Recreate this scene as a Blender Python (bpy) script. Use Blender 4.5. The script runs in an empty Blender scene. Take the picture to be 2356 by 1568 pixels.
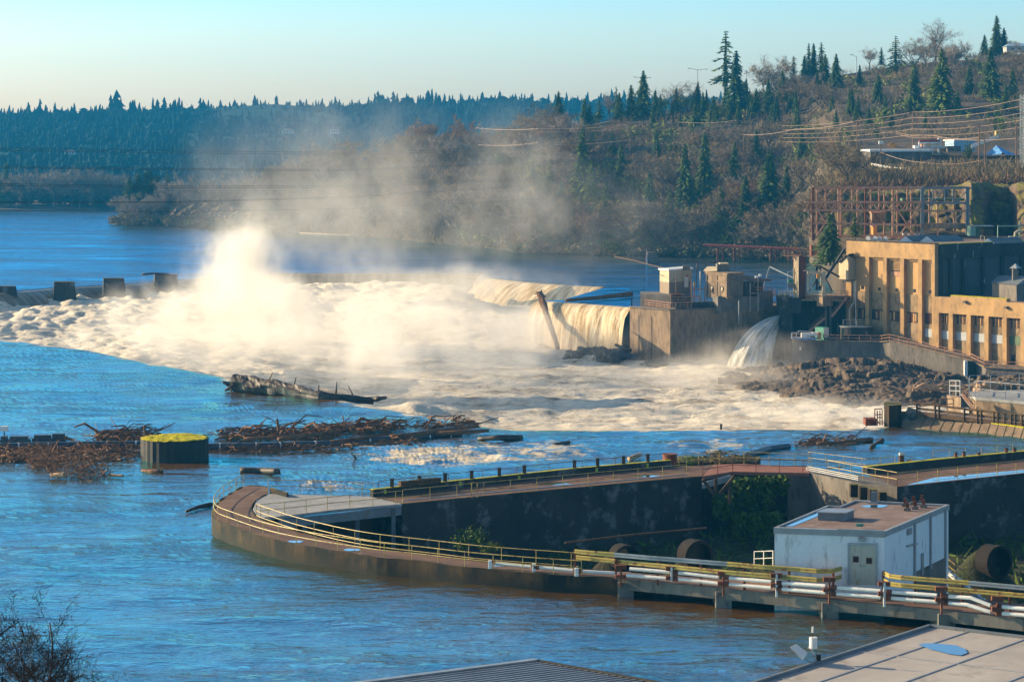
import bpy, bmesh, math, random
import numpy as np
from mathutils import Vector, Matrix
R = random.Random(7)
NP = np.random.default_rng(11)
C = bpy.context.scene.collection
SC = bpy.context.scene
F, CX, YH, H = 5600.0, 1178.0, 325.0, 34.0

def W(x, y, Y):
    return Vector(((x-CX)*Y/F, Y, H-(y-YH)*Y/F))
def P(x, y, z=0.0):
    Y = F*(H-z)/(y-YH)
    return Vector(((x-CX)*Y/F, Y, z))
def lerp(a, b, t): return a+(b-a)*t
def sstep(a, b, x):
    t = np.clip((x-a)/(b-a), 0, 1)
    return t*t*(3-2*t)

# ---------------------------------------------------------------- numpy noise
def _hash(ix, iy, s):
    h = (ix.astype(np.int64)*374761393 + iy.astype(np.int64)*668265263 + s*974634541) & 0xffffffff
    h = ((h ^ (h >> 13))*1274126177) & 0xffffffff
    return ((h ^ (h >> 16)) & 0xffff)/65535.0
def vnoise(x, y, s=0):
    ix, iy = np.floor(x), np.floor(y)
    fx, fy = x-ix, y-iy
    fx, fy = fx*fx*fx*(fx*(fx*6-15)+10), fy*fy*fy*(fy*(fy*6-15)+10)
    a, b = _hash(ix, iy, s), _hash(ix+1, iy, s)
    c, d = _hash(ix, iy+1, s), _hash(ix+1, iy+1, s)
    return (a+(b-a)*fx)*(1-fy) + (c+(d-c)*fx)*fy
def fbm(x, y, oct=4, s=0, gain=.5):
    v, a, t = 0, 1.0, 0
    for k in range(oct):
        ca, sa = math.cos(k*1.1), math.sin(k*1.1)
        v = v + a*vnoise((x*ca-y*sa)*2**k+17.3*k, (x*sa+y*ca)*2**k-9.1*k, s+k)
        t += a; a *= gain
    return v/t
def billow(x, y, oct=4, s=0):
    v, a, t = 0, 1.0, 0
    for k in range(oct):
        ca, sa = math.cos(k*1.1), math.sin(k*1.1)
        v = v + a*np.abs(2*vnoise((x*ca-y*sa)*2**k+17.3*k, (x*sa+y*ca)*2**k-9.1*k, s+k)-1)
        t += a; a *= .5
    return v/t

# ---------------------------------------------------------------- object helpers
def tag(o, label=None, cat=None, group=None, kind=None):
    if label: o['label'] = label
    if cat: o['category'] = cat
    if group: o['group'] = group
    if kind: o['kind'] = kind
    return o
def thing(name, label, cat, loc=(0, 0, 0), group=None):
    o = bpy.data.objects.new(name, None); C.objects.link(o)
    o.location = loc; o.empty_display_size = .5
    return tag(o, label, cat, group)
def wmat(q):
    m = Matrix.Translation(q.location)
    return m if q.parent is None else wmat(q.parent) @ q.matrix_parent_inverse @ m
def link(name, me, m, parent=None):
    if m is not None: me.materials.append(m)
    o = bpy.data.objects.new(name, me); C.objects.link(o)
    if parent is not None:
        o.parent = parent
        o.matrix_parent_inverse = wmat(parent).inverted()
    return o
def struct(o): o['kind'] = 'structure'; return o

class MB:
    def __init__(s): s.v = []; s.f = []
    def quadbox(s, c8):
        n = len(s.v); s.v += [tuple(p) for p in c8]
        for q in ((3,2,1,0),(4,5,6,7),(0,1,5,4),(1,2,6,5),(2,3,7,6),(3,0,4,7)):
            s.f.append(tuple(n+i for i in q))
        return s
    def obox(s, o, u, v, w):
        o, u, v, w = Vector(o), Vector(u), Vector(v), Vector(w)
        return s.quadbox([o, o+u, o+u+v, o+v, o+w, o+u+w, o+u+v+w, o+v+w])
    def box(s, cx, cy, z0, sx, sy, h, yaw=0):
        ca, sa = math.cos(yaw), math.sin(yaw)
        u = Vector((ca*sx, sa*sx, 0)); v = Vector((-sa*sy, ca*sy, 0))
        return s.obox(Vector((cx, cy, z0))-u/2-v/2, u, v, (0, 0, h))
    def bar(s, p, q, w=.1, h=None):
        p, q = Vector(p), Vector(q); h = h or w
        d = q-p
        if d.length < 1e-6: return s
        d.normalize()
        a = Vector((0, 0, 1)) if abs(d.z) < .95 else Vector((1, 0, 0))
        u = d.cross(a).normalized(); v = u.cross(d).normalized()
        return s.obox(p-u*w/2-v*h/2, u*w, q-p, v*h)
    def tube(s, pts, r, seg=8, cap=True, r1=None):
        pts = [Vector(p) for p in pts]; n0 = len(s.v); N = len(pts); prev = None
        for i, p in enumerate(pts):
            d = (pts[min(i+1, N-1)]-pts[max(i-1, 0)])
            d = d.normalized() if d.length > 1e-9 else Vector((0, 0, 1))
            if prev is None:
                a = Vector((0, 0, 1)) if abs(d.z) < .9 else Vector((1, 0, 0))
                u = d.cross(a).normalized()
            else:
                u = (prev-d*prev.dot(d)).normalized()
            prev = u; w = d.cross(u)
            rr = r[i] if isinstance(r, (list, tuple)) else (r if r1 is None else lerp(r, r1, i/(N-1)))
            for k in range(seg):
                t = 2*math.pi*k/seg
                s.v.append(tuple(p+u*math.cos(t)*rr+w*math.sin(t)*rr))
        for i in range(N-1):
            for k in range(seg):
                a, b = n0+i*seg+k, n0+i*seg+(k+1) % seg
                s.f.append((a, b, b+seg, a+seg))
        if cap:
            s.f.append(tuple(n0+k for k in reversed(range(seg))))
            s.f.append(tuple(n0+(N-1)*seg+k for k in range(seg)))
        return s
    def prism(s, poly, z0, z1, zt=None):
        n = len(poly); b = len(s.v)
        s.v += [(p[0], p[1], z0) for p in poly]
        s.v += [(p[0], p[1], (z1 if zt is None else zt[i])) for i, p in enumerate(poly)]
        ar = sum(poly[i][0]*poly[(i+1) % n][1]-poly[(i+1) % n][0]*poly[i][1] for i in range(n))
        idx = list(range(n)) if ar > 0 else list(reversed(range(n)))
        s.f.append(tuple(b+i for i in reversed(idx))); s.f.append(tuple(b+n+i for i in idx))
        for k in range(n):
            i, j = idx[k], idx[(k+1) % n]
            s.f.append((b+i, b+j, b+n+j, b+n+i))
        return s
    def poly(s, pts):
        n = len(s.v); s.v += [tuple(p) for p in pts]; s.f.append(tuple(range(n, n+len(pts)))); return s
    def strip(s, A, B):
        n = len(s.v); s.v += [tuple(p) for p in A]+[tuple(p) for p in B]; m = len(A)
        for i in range(m-1): s.f.append((n+i, n+i+1, n+m+i+1, n+m+i))
        return s
    def build(s, name, m, parent=None, smooth=False, bevel=0):
        me = bpy.data.meshes.new(name); me.from_pydata(s.v, [], s.f)
        if smooth: me.polygons.foreach_set('use_smooth', [True]*len(me.polygons))
        me.update()
        o = link(name, me, m, parent)
        if bevel:
            b = o.modifiers.new('bevel', 'BEVEL'); b.width = bevel; b.segments = 2; b.limit_method = 'ANGLE'
        return o

def np_mesh(name, verts, quads=None, tris=None, smooth=False):
    me = bpy.data.meshes.new(name)
    me.vertices.add(len(verts)); me.vertices.foreach_set('co', np.asarray(verts, np.float32).ravel())
    fs = []; 
    if quads is not None and len(quads): fs.append((np.asarray(quads), 4))
    if tris is not None and len(tris): fs.append((np.asarray(tris), 3))
    nl = sum(len(f)*k for f, k in fs); nf = sum(len(f) for f, k in fs)
    me.loops.add(nl); me.polygons.add(nf)
    me.loops.foreach_set('vertex_index', np.concatenate([f.ravel() for f, k in fs]).astype(np.int32))
    st = np.concatenate([np.full(len(f), k) for f, k in fs]); start = np.concatenate([[0], np.cumsum(st)[:-1]])
    me.polygons.foreach_set('loop_start', start.astype(np.int32))
    if smooth: me.polygons.foreach_set('use_smooth', np.ones(nf, bool))
    me.update(calc_edges=True); me.validate()
    return me
def grid_quads(nr, nc):
    i = np.arange(nr*nc).reshape(nr, nc)
    return np.stack([i[:-1, :-1], i[:-1, 1:], i[1:, 1:], i[1:, :-1]], -1).reshape(-1, 4)
def attr(me, name, vals):
    a = me.attributes.new(name, 'FLOAT', 'POINT'); a.data.foreach_set('value', np.asarray(vals, np.float32).ravel())

# ---------------------------------------------------------------- materials
def nt_new(name):
    m = bpy.data.materials.new(name); m.use_nodes = True
    return m, m.node_tree, m.node_tree.nodes, m.node_tree.links, m.node_tree.nodes['Principled BSDF']
def node(nt, t, **k):
    n = nt.nodes.new(t)
    for a, b in k.items(): setattr(n, a, b)
    return n
def noise(nt, vec, scale, detail=4, rough=.55):
    n = node(nt, 'ShaderNodeTexNoise'); n.inputs['Scale'].default_value = scale
    n.inputs['Detail'].default_value = detail; n.inputs['Roughness'].default_value = rough
    nt.links.new(vec, n.inputs['Vector']); return n.outputs['Fac']
def ramp(nt, fac, a, b, ca=(0, 0, 0, 1), cb=(1, 1, 1, 1)):
    r = node(nt, 'ShaderNodeValToRGB'); e = r.color_ramp.elements
    e[0].position, e[1].position = a, b; e[0].color, e[1].color = ca, cb
    nt.links.new(fac, r.inputs['Fac']); return r.outputs['Color']
def mixc(nt, fac, a, b, mode='MIX'):
    m = node(nt, 'ShaderNodeMix', data_type='RGBA', blend_type=mode)
    for s, v in ((0, fac), (6, a), (7, b)):
        if hasattr(v, 'is_linked'): nt.links.new(v, m.inputs[s])
        elif s == 0: m.inputs[s].default_value = v
        else: m.inputs[s].default_value = (v[0], v[1], v[2], 1)
    return m.outputs[2]
def mth(nt, op, a, b=None, clamp=False):
    m = node(nt, 'ShaderNodeMath', operation=op, use_clamp=clamp)
    for s, v in ((0, a), (1, b)):
        if v is None: continue
        if hasattr(v, 'is_linked'): nt.links.new(v, m.inputs[s])
        else: m.inputs[s].default_value = v
    return m.outputs[0]
def mapping(nt, vec, sc, rot=(0, 0, 0)):
    m = node(nt, 'ShaderNodeMapping'); m.inputs['Scale'].default_value = sc; m.inputs['Rotation'].default_value = rot
    nt.links.new(vec, m.inputs['Vector']); return m.outputs[0]
def bump(nt, h, strength, dist):
    b = node(nt, 'ShaderNodeBump'); b.inputs['Strength'].default_value = strength; b.inputs['Distance'].default_value = dist
    nt.links.new(h, b.inputs['Height']); return b.outputs['Normal']

def weathered(name, c1, c2, c3=None, scale=.8, streak=0.0, rough=.85, metal=0.0, t=(.35, .65), t3=(.55, .7), sc3=None, bmp=.25, bdist=.05, moss=None, foot_band=None):
    """c1/c2 mottled; c3 patches (rust, dirt, moss); streak > 0 stretches the mottling down walls"""
    m, nt, N, L, b = nt_new(name)
    pos = node(nt, 'ShaderNodeNewGeometry').outputs['Position']
    v = mapping(nt, pos, (1, 1, 1-streak*.9)) if streak else pos
    n1 = noise(nt, v, scale, 5, .6)
    col = mixc(nt, ramp(nt, n1, *t), c1, c2)
    if c3 is not None:
        n3 = noise(nt, mapping(nt, pos, (1, 1, 1-streak*.85)), sc3 or scale*2.7, 6, .65)
        col = mixc(nt, ramp(nt, n3, *t3), col, c3)
    if moss is not None:
        g = node(nt, 'ShaderNodeNewGeometry'); sx = node(nt, 'ShaderNodeSeparateXYZ'); L.new(g.outputs['Normal'], sx.inputs[0])
        up = mth(nt, 'MULTIPLY', ramp(nt, sx.outputs[2], .3, .8), ramp(nt, noise(nt, pos, scale*1.3, 5, .65), .42, .58))
        col = mixc(nt, up, col, moss)
    if foot_band is not None:   # darker band along the foot: (low, high, colour) in metres above the water
        sz_ = node(nt, 'ShaderNodeSeparateXYZ'); L.new(pos, sz_.inputs[0]); wz = mth(nt, 'ADD', sz_.outputs[2], mth(nt, 'MULTIPLY', mth(nt, 'SUBTRACT', noise(nt, pos, .35, 5, .65), .5), foot_band[1]*2.2))
        mr = node(nt, 'ShaderNodeMapRange'); mr.inputs['From Min'].default_value = foot_band[0]; mr.inputs['From Max'].default_value = foot_band[1]; mr.inputs['To Min'].default_value = .9; mr.inputs['To Max'].default_value = 0; L.new(wz, mr.inputs['Value'])
        col = mixc(nt, mr.outputs[0], col, foot_band[2])
    fine = noise(nt, pos, scale*9, 4, .6)
    col = mixc(nt, mth(nt, 'MULTIPLY', fine, .5), col, mixc(nt, 1.0, col, (.55, .55, .55), 'MULTIPLY'))
    L.new(col, b.inputs['Base Color'])
    b.inputs['Roughness'].default_value = rough; b.inputs['Metallic'].default_value = metal; b.inputs['Specular IOR Level'].default_value = .2 if rough > .7 else .5
    if bmp: L.new(bump(nt, noise(nt, pos, scale*6, 5, .65), bmp, bdist), b.inputs['Normal'])
    return m

M = {}
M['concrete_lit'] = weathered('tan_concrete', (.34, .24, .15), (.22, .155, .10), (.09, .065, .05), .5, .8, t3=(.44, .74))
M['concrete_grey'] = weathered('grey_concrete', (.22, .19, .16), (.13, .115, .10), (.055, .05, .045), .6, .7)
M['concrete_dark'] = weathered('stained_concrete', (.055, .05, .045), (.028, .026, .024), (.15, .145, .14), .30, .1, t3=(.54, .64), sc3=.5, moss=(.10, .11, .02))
M['concrete_quay'] = weathered('quay_concrete', (.085, .046, .018), (.04, .025, .011), (.012, .011, .009), .6, .6, t3=(.42, .58), sc3=.5, moss=(.16, .14, .02), foot_band=(.2, 1.0, (.020, .017, .010)))
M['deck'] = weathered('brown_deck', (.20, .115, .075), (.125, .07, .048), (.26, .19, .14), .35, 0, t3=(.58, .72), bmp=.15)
M['deck_grey'] = weathered('grey_deck', (.36, .36, .35), (.27, .27, .27), (.2, .18, .16), .5, 0, bmp=.1)
M['deck_red'] = weathered('red_deck', (.33, .14, .09), (.24, .10, .07), (.28, .2, .17), .5, 0, bmp=.1)
M['yellow'] = weathered('yellow_paint', (.52, .40, .09), (.42, .29, .07), (.22, .075, .025), 1.1, 0, .5, t3=(.56, .62), sc3=2.2, bmp=.1, bdist=.01)
M['galv'] = weathered('galvanised_steel', (.45, .46, .46), (.33, .34, .34), (.24, .17, .12), 1.2, 0, .4, .6, t3=(.66, .75), bmp=.05, bdist=.01)
M['white_pipe'] = weathered('white_pipe_paint', (.80, .78, .74), (.66, .63, .60), (.28, .11, .06), 1.3, 0, .5, t3=(.64, .70), bmp=.05, bdist=.01)
M['rust'] = weathered('rusty_steel', (.24, .075, .035), (.12, .04, .022), (.36, .17, .10), 1.5, .3, .8, .1, bmp=.2, bdist=.01)
M['rust_light'] = weathered('rusty_lattice_steel', (.52, .30, .18), (.42, .17, .085), (.58, .50, .40), .8, .2, .8, bmp=.1, bdist=.01)
M['steel_grey'] = weathered('blue_grey_steel', (.20, .23, .25), (.14, .16, .18), (.2, .13, .09), 1, .4, .6, .3, bmp=.1, bdist=.01)
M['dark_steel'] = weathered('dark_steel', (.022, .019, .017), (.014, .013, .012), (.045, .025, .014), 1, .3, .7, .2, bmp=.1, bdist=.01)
M['pipe_shade'] = weathered('shade_toned_pipe', (.024, .018, .015), (.014, .012, .011), (.05, .026, .015), .8, 0, .95)  # pit shade put into the pipe colour, near black
M['timber'] = weathered('old_timber', (.13, .075, .04), (.07, .04, .022), (.20, .13, .08), 1.4, .5, .9)
M['white_wall'] = weathered('white_block_wall', (.86, .85, .84), (.80, .80, .79), (.40, .37, .34), .7, .9, .8, t3=(.56, .76), bmp=.15, bdist=.03)
M['roof_tar'] = weathered('weathered_tar_roof', (.28, .20, .17), (.19, .13, .11), (.36, .31, .29), .55, 0, .9, t3=(.56, .7), bmp=.2)
M['trim'] = weathered('grey_metal_trim', (.42, .41, .40), (.34, .33, .33), None, 1, 0, .5, .4, bmp=0)
M['door'] = weathered('faded_door', (.52, .50, .40), (.46, .43, .33), (.40, .30, .16), .8, .8, .6, t3=(.60, .72), bmp=.05, bdist=.01)
M['black'] = weathered('dark_glass', (.02, .022, .025), (.03, .03, .03), None, 2, 0, .15, bmp=0)
M['roof_felt'] = weathered('grey_roof_felt', (.46, .42, .38), (.37, .335, .31), (.27, .235, .20), .22, 0, .9, t3=(.55, .72), bmp=.12)
M['corrugated'] = weathered('corrugated_sheet', (.30, .33, .36), (.23, .25, .28), None, .5, 0, .4, .5, bmp=0)
M['boom'] = weathered('dark_plastic_pipe', (.035, .045, .06), (.05, .06, .075), (.12, .11, .1), 1, 0, .35, t3=(.68, .78), bmp=.05, bdist=.01)
M['float'] = weathered('black_plastic_float', (.04, .05, .06), (.06, .07, .08), None, 1, 0, .5, bmp=0)
M['white'] = weathered('white_paint', (.80, .79, .76), (.70, .68, .65), None, 1, 0, .5, bmp=0)
M['cream'] = weathered('cream_siding', (.56, .46, .30), (.47, .38, .25), (.30, .23, .16), .8, .7, .8, t3=(.62, .75), bmp=.1)
M['brown_lower'] = weathered('brown_siding', (.30, .23, .17), (.25, .19, .14), None, .8, .7, .8, bmp=.1)
M['mill_wall'] = weathered('tan_mill_wall', (.54, .33, .14), (.40, .245, .11), (.20, .135, .08), .25, .5, .9, t3=(.46, .82), sc3=.9, bmp=.3)
M['mill_panel'] = weathered('tan_infill_panel', (.58, .36, .155), (.50, .31, .135), (.38, .25, .13), .4, .3, .9, t3=(.62, .75), bmp=.2)
M['mill_low'] = weathered('stained_lower_wall', (.40, .28, .15), (.25, .175, .10), (.12, .085, .055), .5, .6, .9, t3=(.44, .74), bmp=.3)
M['mill_dark'] = weathered('dark_and_shaded_wall', (.060, .058, .055), (.035, .034, .033), (.26, .26, .26), .3, .75, .9, t3=(.60, .68), sc3=.7, moss=(.08, .1, .02))  # shade of the end wall is put into this dark colour
M['mill_dark_panel'] = weathered('dark_infill_panel', (.085, .085, .09), (.065, .065, .07), (.17, .17, .17), .3, .6, .9, t3=(.66, .75))  # end wall panels: shade painted as a darker tone
M['blue_panel'] = weathered('grey_sheet_panel', (.42, .45, .47), (.34, .36, .38), (.30, .22, .15), 1, .8, .6, t3=(.66, .75), bmp=.1)
M['green_panel'] = weathered('green_panel', (.10, .17, .08), (.08, .12, .06), (.2, .16, .1), 1, .8, .7, t3=(.62, .72))
M['green_paint'] = weathered('pale_green_paint', (.24, .38, .28), (.18, .30, .23), (.2, .12, .07), 1, .5, .6, t3=(.66, .75), bmp=.05)
M['teal'] = weathered('teal_paint', (.03, .24, .17), (.03, .2, .15), None, 1, 0, .6, bmp=0)
M['gate_red'] = weathered('red_brown_gate', (.15, .05, .03), (.10, .035, .025), None, .6, .6, .8, bmp=.1)
M['orange'] = weathered('orange_hoist_paint', (.62, .26, .02), (.5, .2, .02), None, 1, 0, .5, bmp=0)
M['red_pipe'] = weathered('red_pipe_paint', (.50, .10, .06), (.40, .08, .05), (.5, .3, .22), 1, 0, .6, t3=(.62, .7), bmp=0)
M['tarp'] = weathered('blue_tarp', (.10, .30, .62), (.08, .24, .55), (.5, .58, .68), .25, 0, .5, t3=(.60, .72), bmp=.3, bdist=.2)
M['shed_blue'] = weathered('blue_shed_wall', (.30, .45, .58), (.25, .40, .52), None, .5, .6, .6, bmp=.1)
M['bark'] = weathered('driftwood_bark', (.25, .125, .065), (.12, .062, .035), (.40, .24, .13), 1.4, 0, .9, t3=(.58, .7))
M['bark_dark'] = weathered('wet_bark', (.075, .045, .03), (.03, .022, .018), (.16, .10, .06), 1.2, 0, .6, t3=(.6, .7))
M['pale_wood'] = weathered('pale_wood', (.50, .33, .20), (.40, .25, .15), (.28, .16, .09), 1.5, 0, .8)
M['moss'] = weathered('yellow_moss', (.70, .58, .01), (.45, .42, .01), (.13, .14, .02), 1.6, 0, .95, t3=(.54, .66), bmp=1.0, bdist=.2)
M['rock'] = weathered('brown_rock', (.17, .12, .08), (.095, .07, .05), (.04, .032, .026), .5, 0, .85, bmp=.7, bdist=.15)
M['rock_wet'] = weathered('wet_rock', (.09, .075, .06), (.05, .042, .035), (.15, .12, .09), .5, 0, .5, bmp=.6, bdist=.15)
M['cliff'] = weathered('mossy_cliff', (.18, .12, .075), (.085, .06, .042), (.20, .18, .04), .25, .5, .9, t3=(.62, .72), sc3=.3, moss=(.22, .20, .03), bmp=.8, bdist=.4)
M['pole'] = weathered('weathered_pole', (.26, .16, .11), (.19, .12, .08), None, 1, .6, .9, bmp=0)
M['wire'] = weathered('dark_wire', (.02, .02, .022), (.025, .025, .025), None, 1, 0, .5, bmp=0)
M['wire_lit'] = weathered('sunlit_wire', (.55, .38, .26), (.50, .32, .2), None, 1, 0, .4, .3, bmp=0)  # sunlight on the wires put into a bright warm colour
M['sign_yellow'] = weathered('lime_sign', (.55, .65, .04), (.5, .6, .04), None, 1, 0, .5, bmp=0)
M['red'] = weathered('red_paint', (.5, .04, .03), (.45, .04, .03), None, 1, 0, .5, bmp=0)
M['bldg_far'] = weathered('pale_house_wall', (.55, .53, .5), (.5, .48, .45), None, .2, 0, .9, bmp=0)
M['roof_far'] = weathered('dark_house_roof', (.12, .10, .10), (.1, .09, .09), None, .2, 0, .9, bmp=0)

def veg(name, c1, c2, c3, scale=.25, rough=.9, trans=.0):
    m, nt, N, L, b = nt_new(name)
    g = node(nt, 'ShaderNodeNewGeometry'); oi = node(nt, 'ShaderNodeObjectInfo')
    n1 = noise(nt, g.outputs['Position'], scale, 3, .6)
    col = mixc(nt, ramp(nt, n1, .35, .65), c1, c2)
    col = mixc(nt, mth(nt, 'MULTIPLY', oi.outputs['Random'], .75), col, c3)
    n2 = noise(nt, g.outputs['Position'], scale*8, 2, .6)
    col = mixc(nt, mth(nt, 'MULTIPLY', n2, .8), col, mixc(nt, 1.0, col, (.4, .4, .4), 'MULTIPLY'))
    L.new(col, b.inputs['Base Color']); b.inputs['Roughness'].default_value = rough
    b.inputs['Specular IOR Level'].default_value = .2
    return m
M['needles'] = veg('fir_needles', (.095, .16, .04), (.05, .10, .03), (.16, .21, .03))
M['needles_far'] = veg('far_needles', (.008, .04, .03), (.014, .045, .032), (.008, .038, .03), .05)  # blue of the distant haze mixed into the needle colour
M['twigs'] = veg('bare_twigs', (.27, .205, .12), (.155, .125, .075), (.34, .235, .13), .05)
M['twigs_grey'] = veg('grey_twigs', (.38, .31, .23), (.25, .21, .16), (.44, .34, .25), .05)
M['twigs_red'] = veg('russet_twigs', (.31, .17, .09), (.22, .125, .07), (.34, .2, .09), .06)
M['twigs_dark'] = veg('dark_twigs', (.045, .03, .024), (.03, .022, .018), (.055, .04, .03), .3)
M['trunk'] = veg('tree_bark', (.12, .09, .07), (.08, .06, .05), (.16, .12, .09), .3)
M['ivy'] = veg('ivy_leaves', (.07, .13, .02), (.045, .09, .015), (.13, .17, .02), .5)
M['autumn'] = veg('yellow_leaves', (.5, .30, .03), (.42, .22, .02), (.5, .3, .03), .5)
M['lime_bush'] = veg('lime_leaves', (.20, .24, .03), (.14, .18, .03), (.2, .24, .03), .3)
M['brush'] = veg('dry_brush', (.28, .195, .105), (.14, .12, .065), (.26, .19, .09), .04)
M['grass'] = veg('grass', (.16, .2, .03), (.2, .17, .05), (.16, .2, .03), .1)
def forest_mat(name, cols, scale):
    m, nt, N, L, b = nt_new(name)
    g = node(nt, 'ShaderNodeNewGeometry')
    col = mixc(nt, ramp(nt, noise(nt, g.outputs['Position'], scale, 3, .6), .42, .58), cols[0], cols[1])
    col = mixc(nt, ramp(nt, g.outputs['Random Per Island'], .55, .9), col, cols[2])
    L.new(col, b.inputs['Base Color']); b.inputs['Roughness'].default_value = .95; b.inputs['Specular IOR Level'].default_value = .1
    return m
M['forest'] = forest_mat('far_forest_canopy', ((.004, .030, .030), (.012, .045, .042), (.012, .042, .042)), .012)  # haze blue of the far ridge is put into the canopy colour
M['brown_wood'] = forest_mat('bare_wood_canopy', ((.13, .095, .06), (.09, .08, .045), (.18, .12, .075)), .05)
M['apron'] = weathered('apron_concrete', (.27, .19, .125), (.18, .125, .085), (.08, .06, .045), .4, .6)
M['soil'] = weathered('hillside_soil', (.12, .085, .055), (.07, .055, .035), (.12, .13, .035), .06, 0, .95, t3=(.62, .72), sc3=.05, bmp=.5, bdist=.5)
M['bank_soil'] = weathered('bank_soil', (.10, .075, .05), (.08, .06, .045), (.10, .12, .03), .03, 0, .95, t3=(.6, .7), bmp=.4, bdist=.5)

# water: brown silt body, blue glossy skin
def water_mat(name, sc, strength, body, body2, skin, rough=.06, skinf=1.0):
    m, nt, N, L, b = nt_new(name); N.remove(b); out = N['Material Output']
    pos = node(nt, 'ShaderNodeNewGeometry').outputs['Position']
    v1 = mapping(nt, pos, (.55, 1.25, 1)); v2 = mapping(nt, pos, (.8, 1.1, 1), (0, 0, .35))
    h = mth(nt, 'ADD', mth(nt, 'MULTIPLY', noise(nt, v1, .22*sc, 5, .65), 2.0), mth(nt, 'MULTIPLY', noise(nt, v2, 1.5*sc, 4, .6), .38))
    calm = ramp(nt, noise(nt, mapping(nt, pos, (.5, 1.3, 1), (0, 0, .25)), .045, 4, .6), .36, .66, (.12, .12, .12, 1), (1, 1, 1, 1))
    nor = bump(nt, mth(nt, 'MULTIPLY', h, calm), strength, 1.0)
    fr = node(nt, 'ShaderNodeFresnel'); fr.inputs['IOR'].default_value = 1.33; L.new(nor, fr.inputs['Normal'])
    fac = mth(nt, 'MULTIPLY', fr.outputs[0], skinf, True)
    d = node(nt, 'ShaderNodeBsdfDiffuse'); L.new(mixc(nt, ramp(nt, noise(nt, pos, .05, 3), .4, .6), body, body2), d.inputs['Color'])
    g = node(nt, 'ShaderNodeBsdfGlossy'); g.inputs['Color'].default_value = (*skin, 1); g.inputs['Roughness'].default_value = rough
    L.new(nor, g.inputs['Normal']); L.new(nor, d.inputs['Normal'])
    mx = node(nt, 'ShaderNodeMixShader'); L.new(fac, mx.inputs[0]); L.new(d.outputs[0], mx.inputs[1]); L.new(g.outputs[0], mx.inputs[2])
    # foam where the flow breaks
    at = node(nt, 'ShaderNodeAttribute', attribute_name='foam')
    fn = noise(nt, mapping(nt, pos, (.6, 1.2, 1)), .9, 6, .7)
    ff = mth(nt, 'MULTIPLY', mth(nt, 'ADD', mth(nt, 'ADD', at.outputs['Fac'], fn), -1.0), 5.0, True)
    fd = node(nt, 'ShaderNodeBsdfDiffuse'); fd.inputs['Color'].default_value = (.62, .53, .40, 1)
    L.new(bump(nt, fn, .8, .4), fd.inputs['Normal'])
    mx2 = node(nt, 'ShaderNodeMixShader'); L.new(ff, mx2.inputs[0]); L.new(mx.outputs[0], mx2.inputs[1]); L.new(fd.outputs[0], mx2.inputs[2])
    L.new(mx2.outputs[0], out.inputs['Surface'])
    return m
M['water'] = water_mat('silty_river_water', 1.0, .44, (.34, .165, .028), (.26, .130, .028), (.11, .55, .69), .045, .84)
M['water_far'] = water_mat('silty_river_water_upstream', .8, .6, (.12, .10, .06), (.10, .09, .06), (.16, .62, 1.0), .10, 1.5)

def foam_mat(name, streak=False):
    m, nt, N, L, b = nt_new(name)
    pos = node(nt, 'ShaderNodeNewGeometry').outputs['Position']
    if streak:
        uv = node(nt, 'ShaderNodeUVMap').outputs[0]
        n1 = noise(nt, mapping(nt, uv, (1, .12, 1)), .75, 6, .65); n2 = noise(nt, mapping(nt, uv, (1, .3, 1)), 2.2, 5, .65)
        col = mixc(nt, ramp(nt, n1, .38, .60), (.34, .21, .08), (.80, .66, .44))
        L.new(bump(nt, mth(nt, 'ADD', n1, mth(nt, 'MULTIPLY', n2, .5)), .9, .8), b.inputs['Normal'])
    else:
        n1 = mth(nt, 'ADD', mth(nt, 'MULTIPLY', noise(nt, mapping(nt, pos, (.6, 1, 1), (0, 0, .4)), .16, 8, .7), .62), mth(nt, 'MULTIPLY', noise(nt, mapping(nt, pos, (.7, 1.2, 1)), 1.1, 6, .7), .38))
        at = node(nt, 'ShaderNodeAttribute', attribute_name='foam')
        f = mth(nt, 'ADD', n1, at.outputs['Fac'])
        col = mixc(nt, ramp(nt, f, .43, .58), (.20, .115, .042), (.88, .77, .60))
        L.new(bump(nt, noise(nt, mapping(nt, pos, (.8, 1.1, 1)), .9, 8, .72), 1.0, 1.2), b.inputs['Normal'])
    L.new(col, b.inputs['Base Color']); b.inputs['Roughness'].default_value = .55
    b.inputs['Specular IOR Level'].default_value = .25
    return m
M['foam'] = foam_mat('churning_white_water')
M['fall'] = foam_mat('falling_water', True)
def slick_mat():
    m, nt, N, L, b = nt_new('glassy_falling_water')
    uv = node(nt, 'ShaderNodeUVMap').outputs[0]
    n1 = noise(nt, mapping(nt, uv, (1, .1, 1)), .5, 5, .6)
    L.new(mixc(nt, ramp(nt, n1, .45, .7), (.16, .115, .06), (.40, .32, .22)), b.inputs['Base Color'])
    L.new(bump(nt, n1, .5, .4), b.inputs['Normal']); b.inputs['Roughness'].default_value = .3
    return m
M['slick'] = slick_mat()
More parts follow.
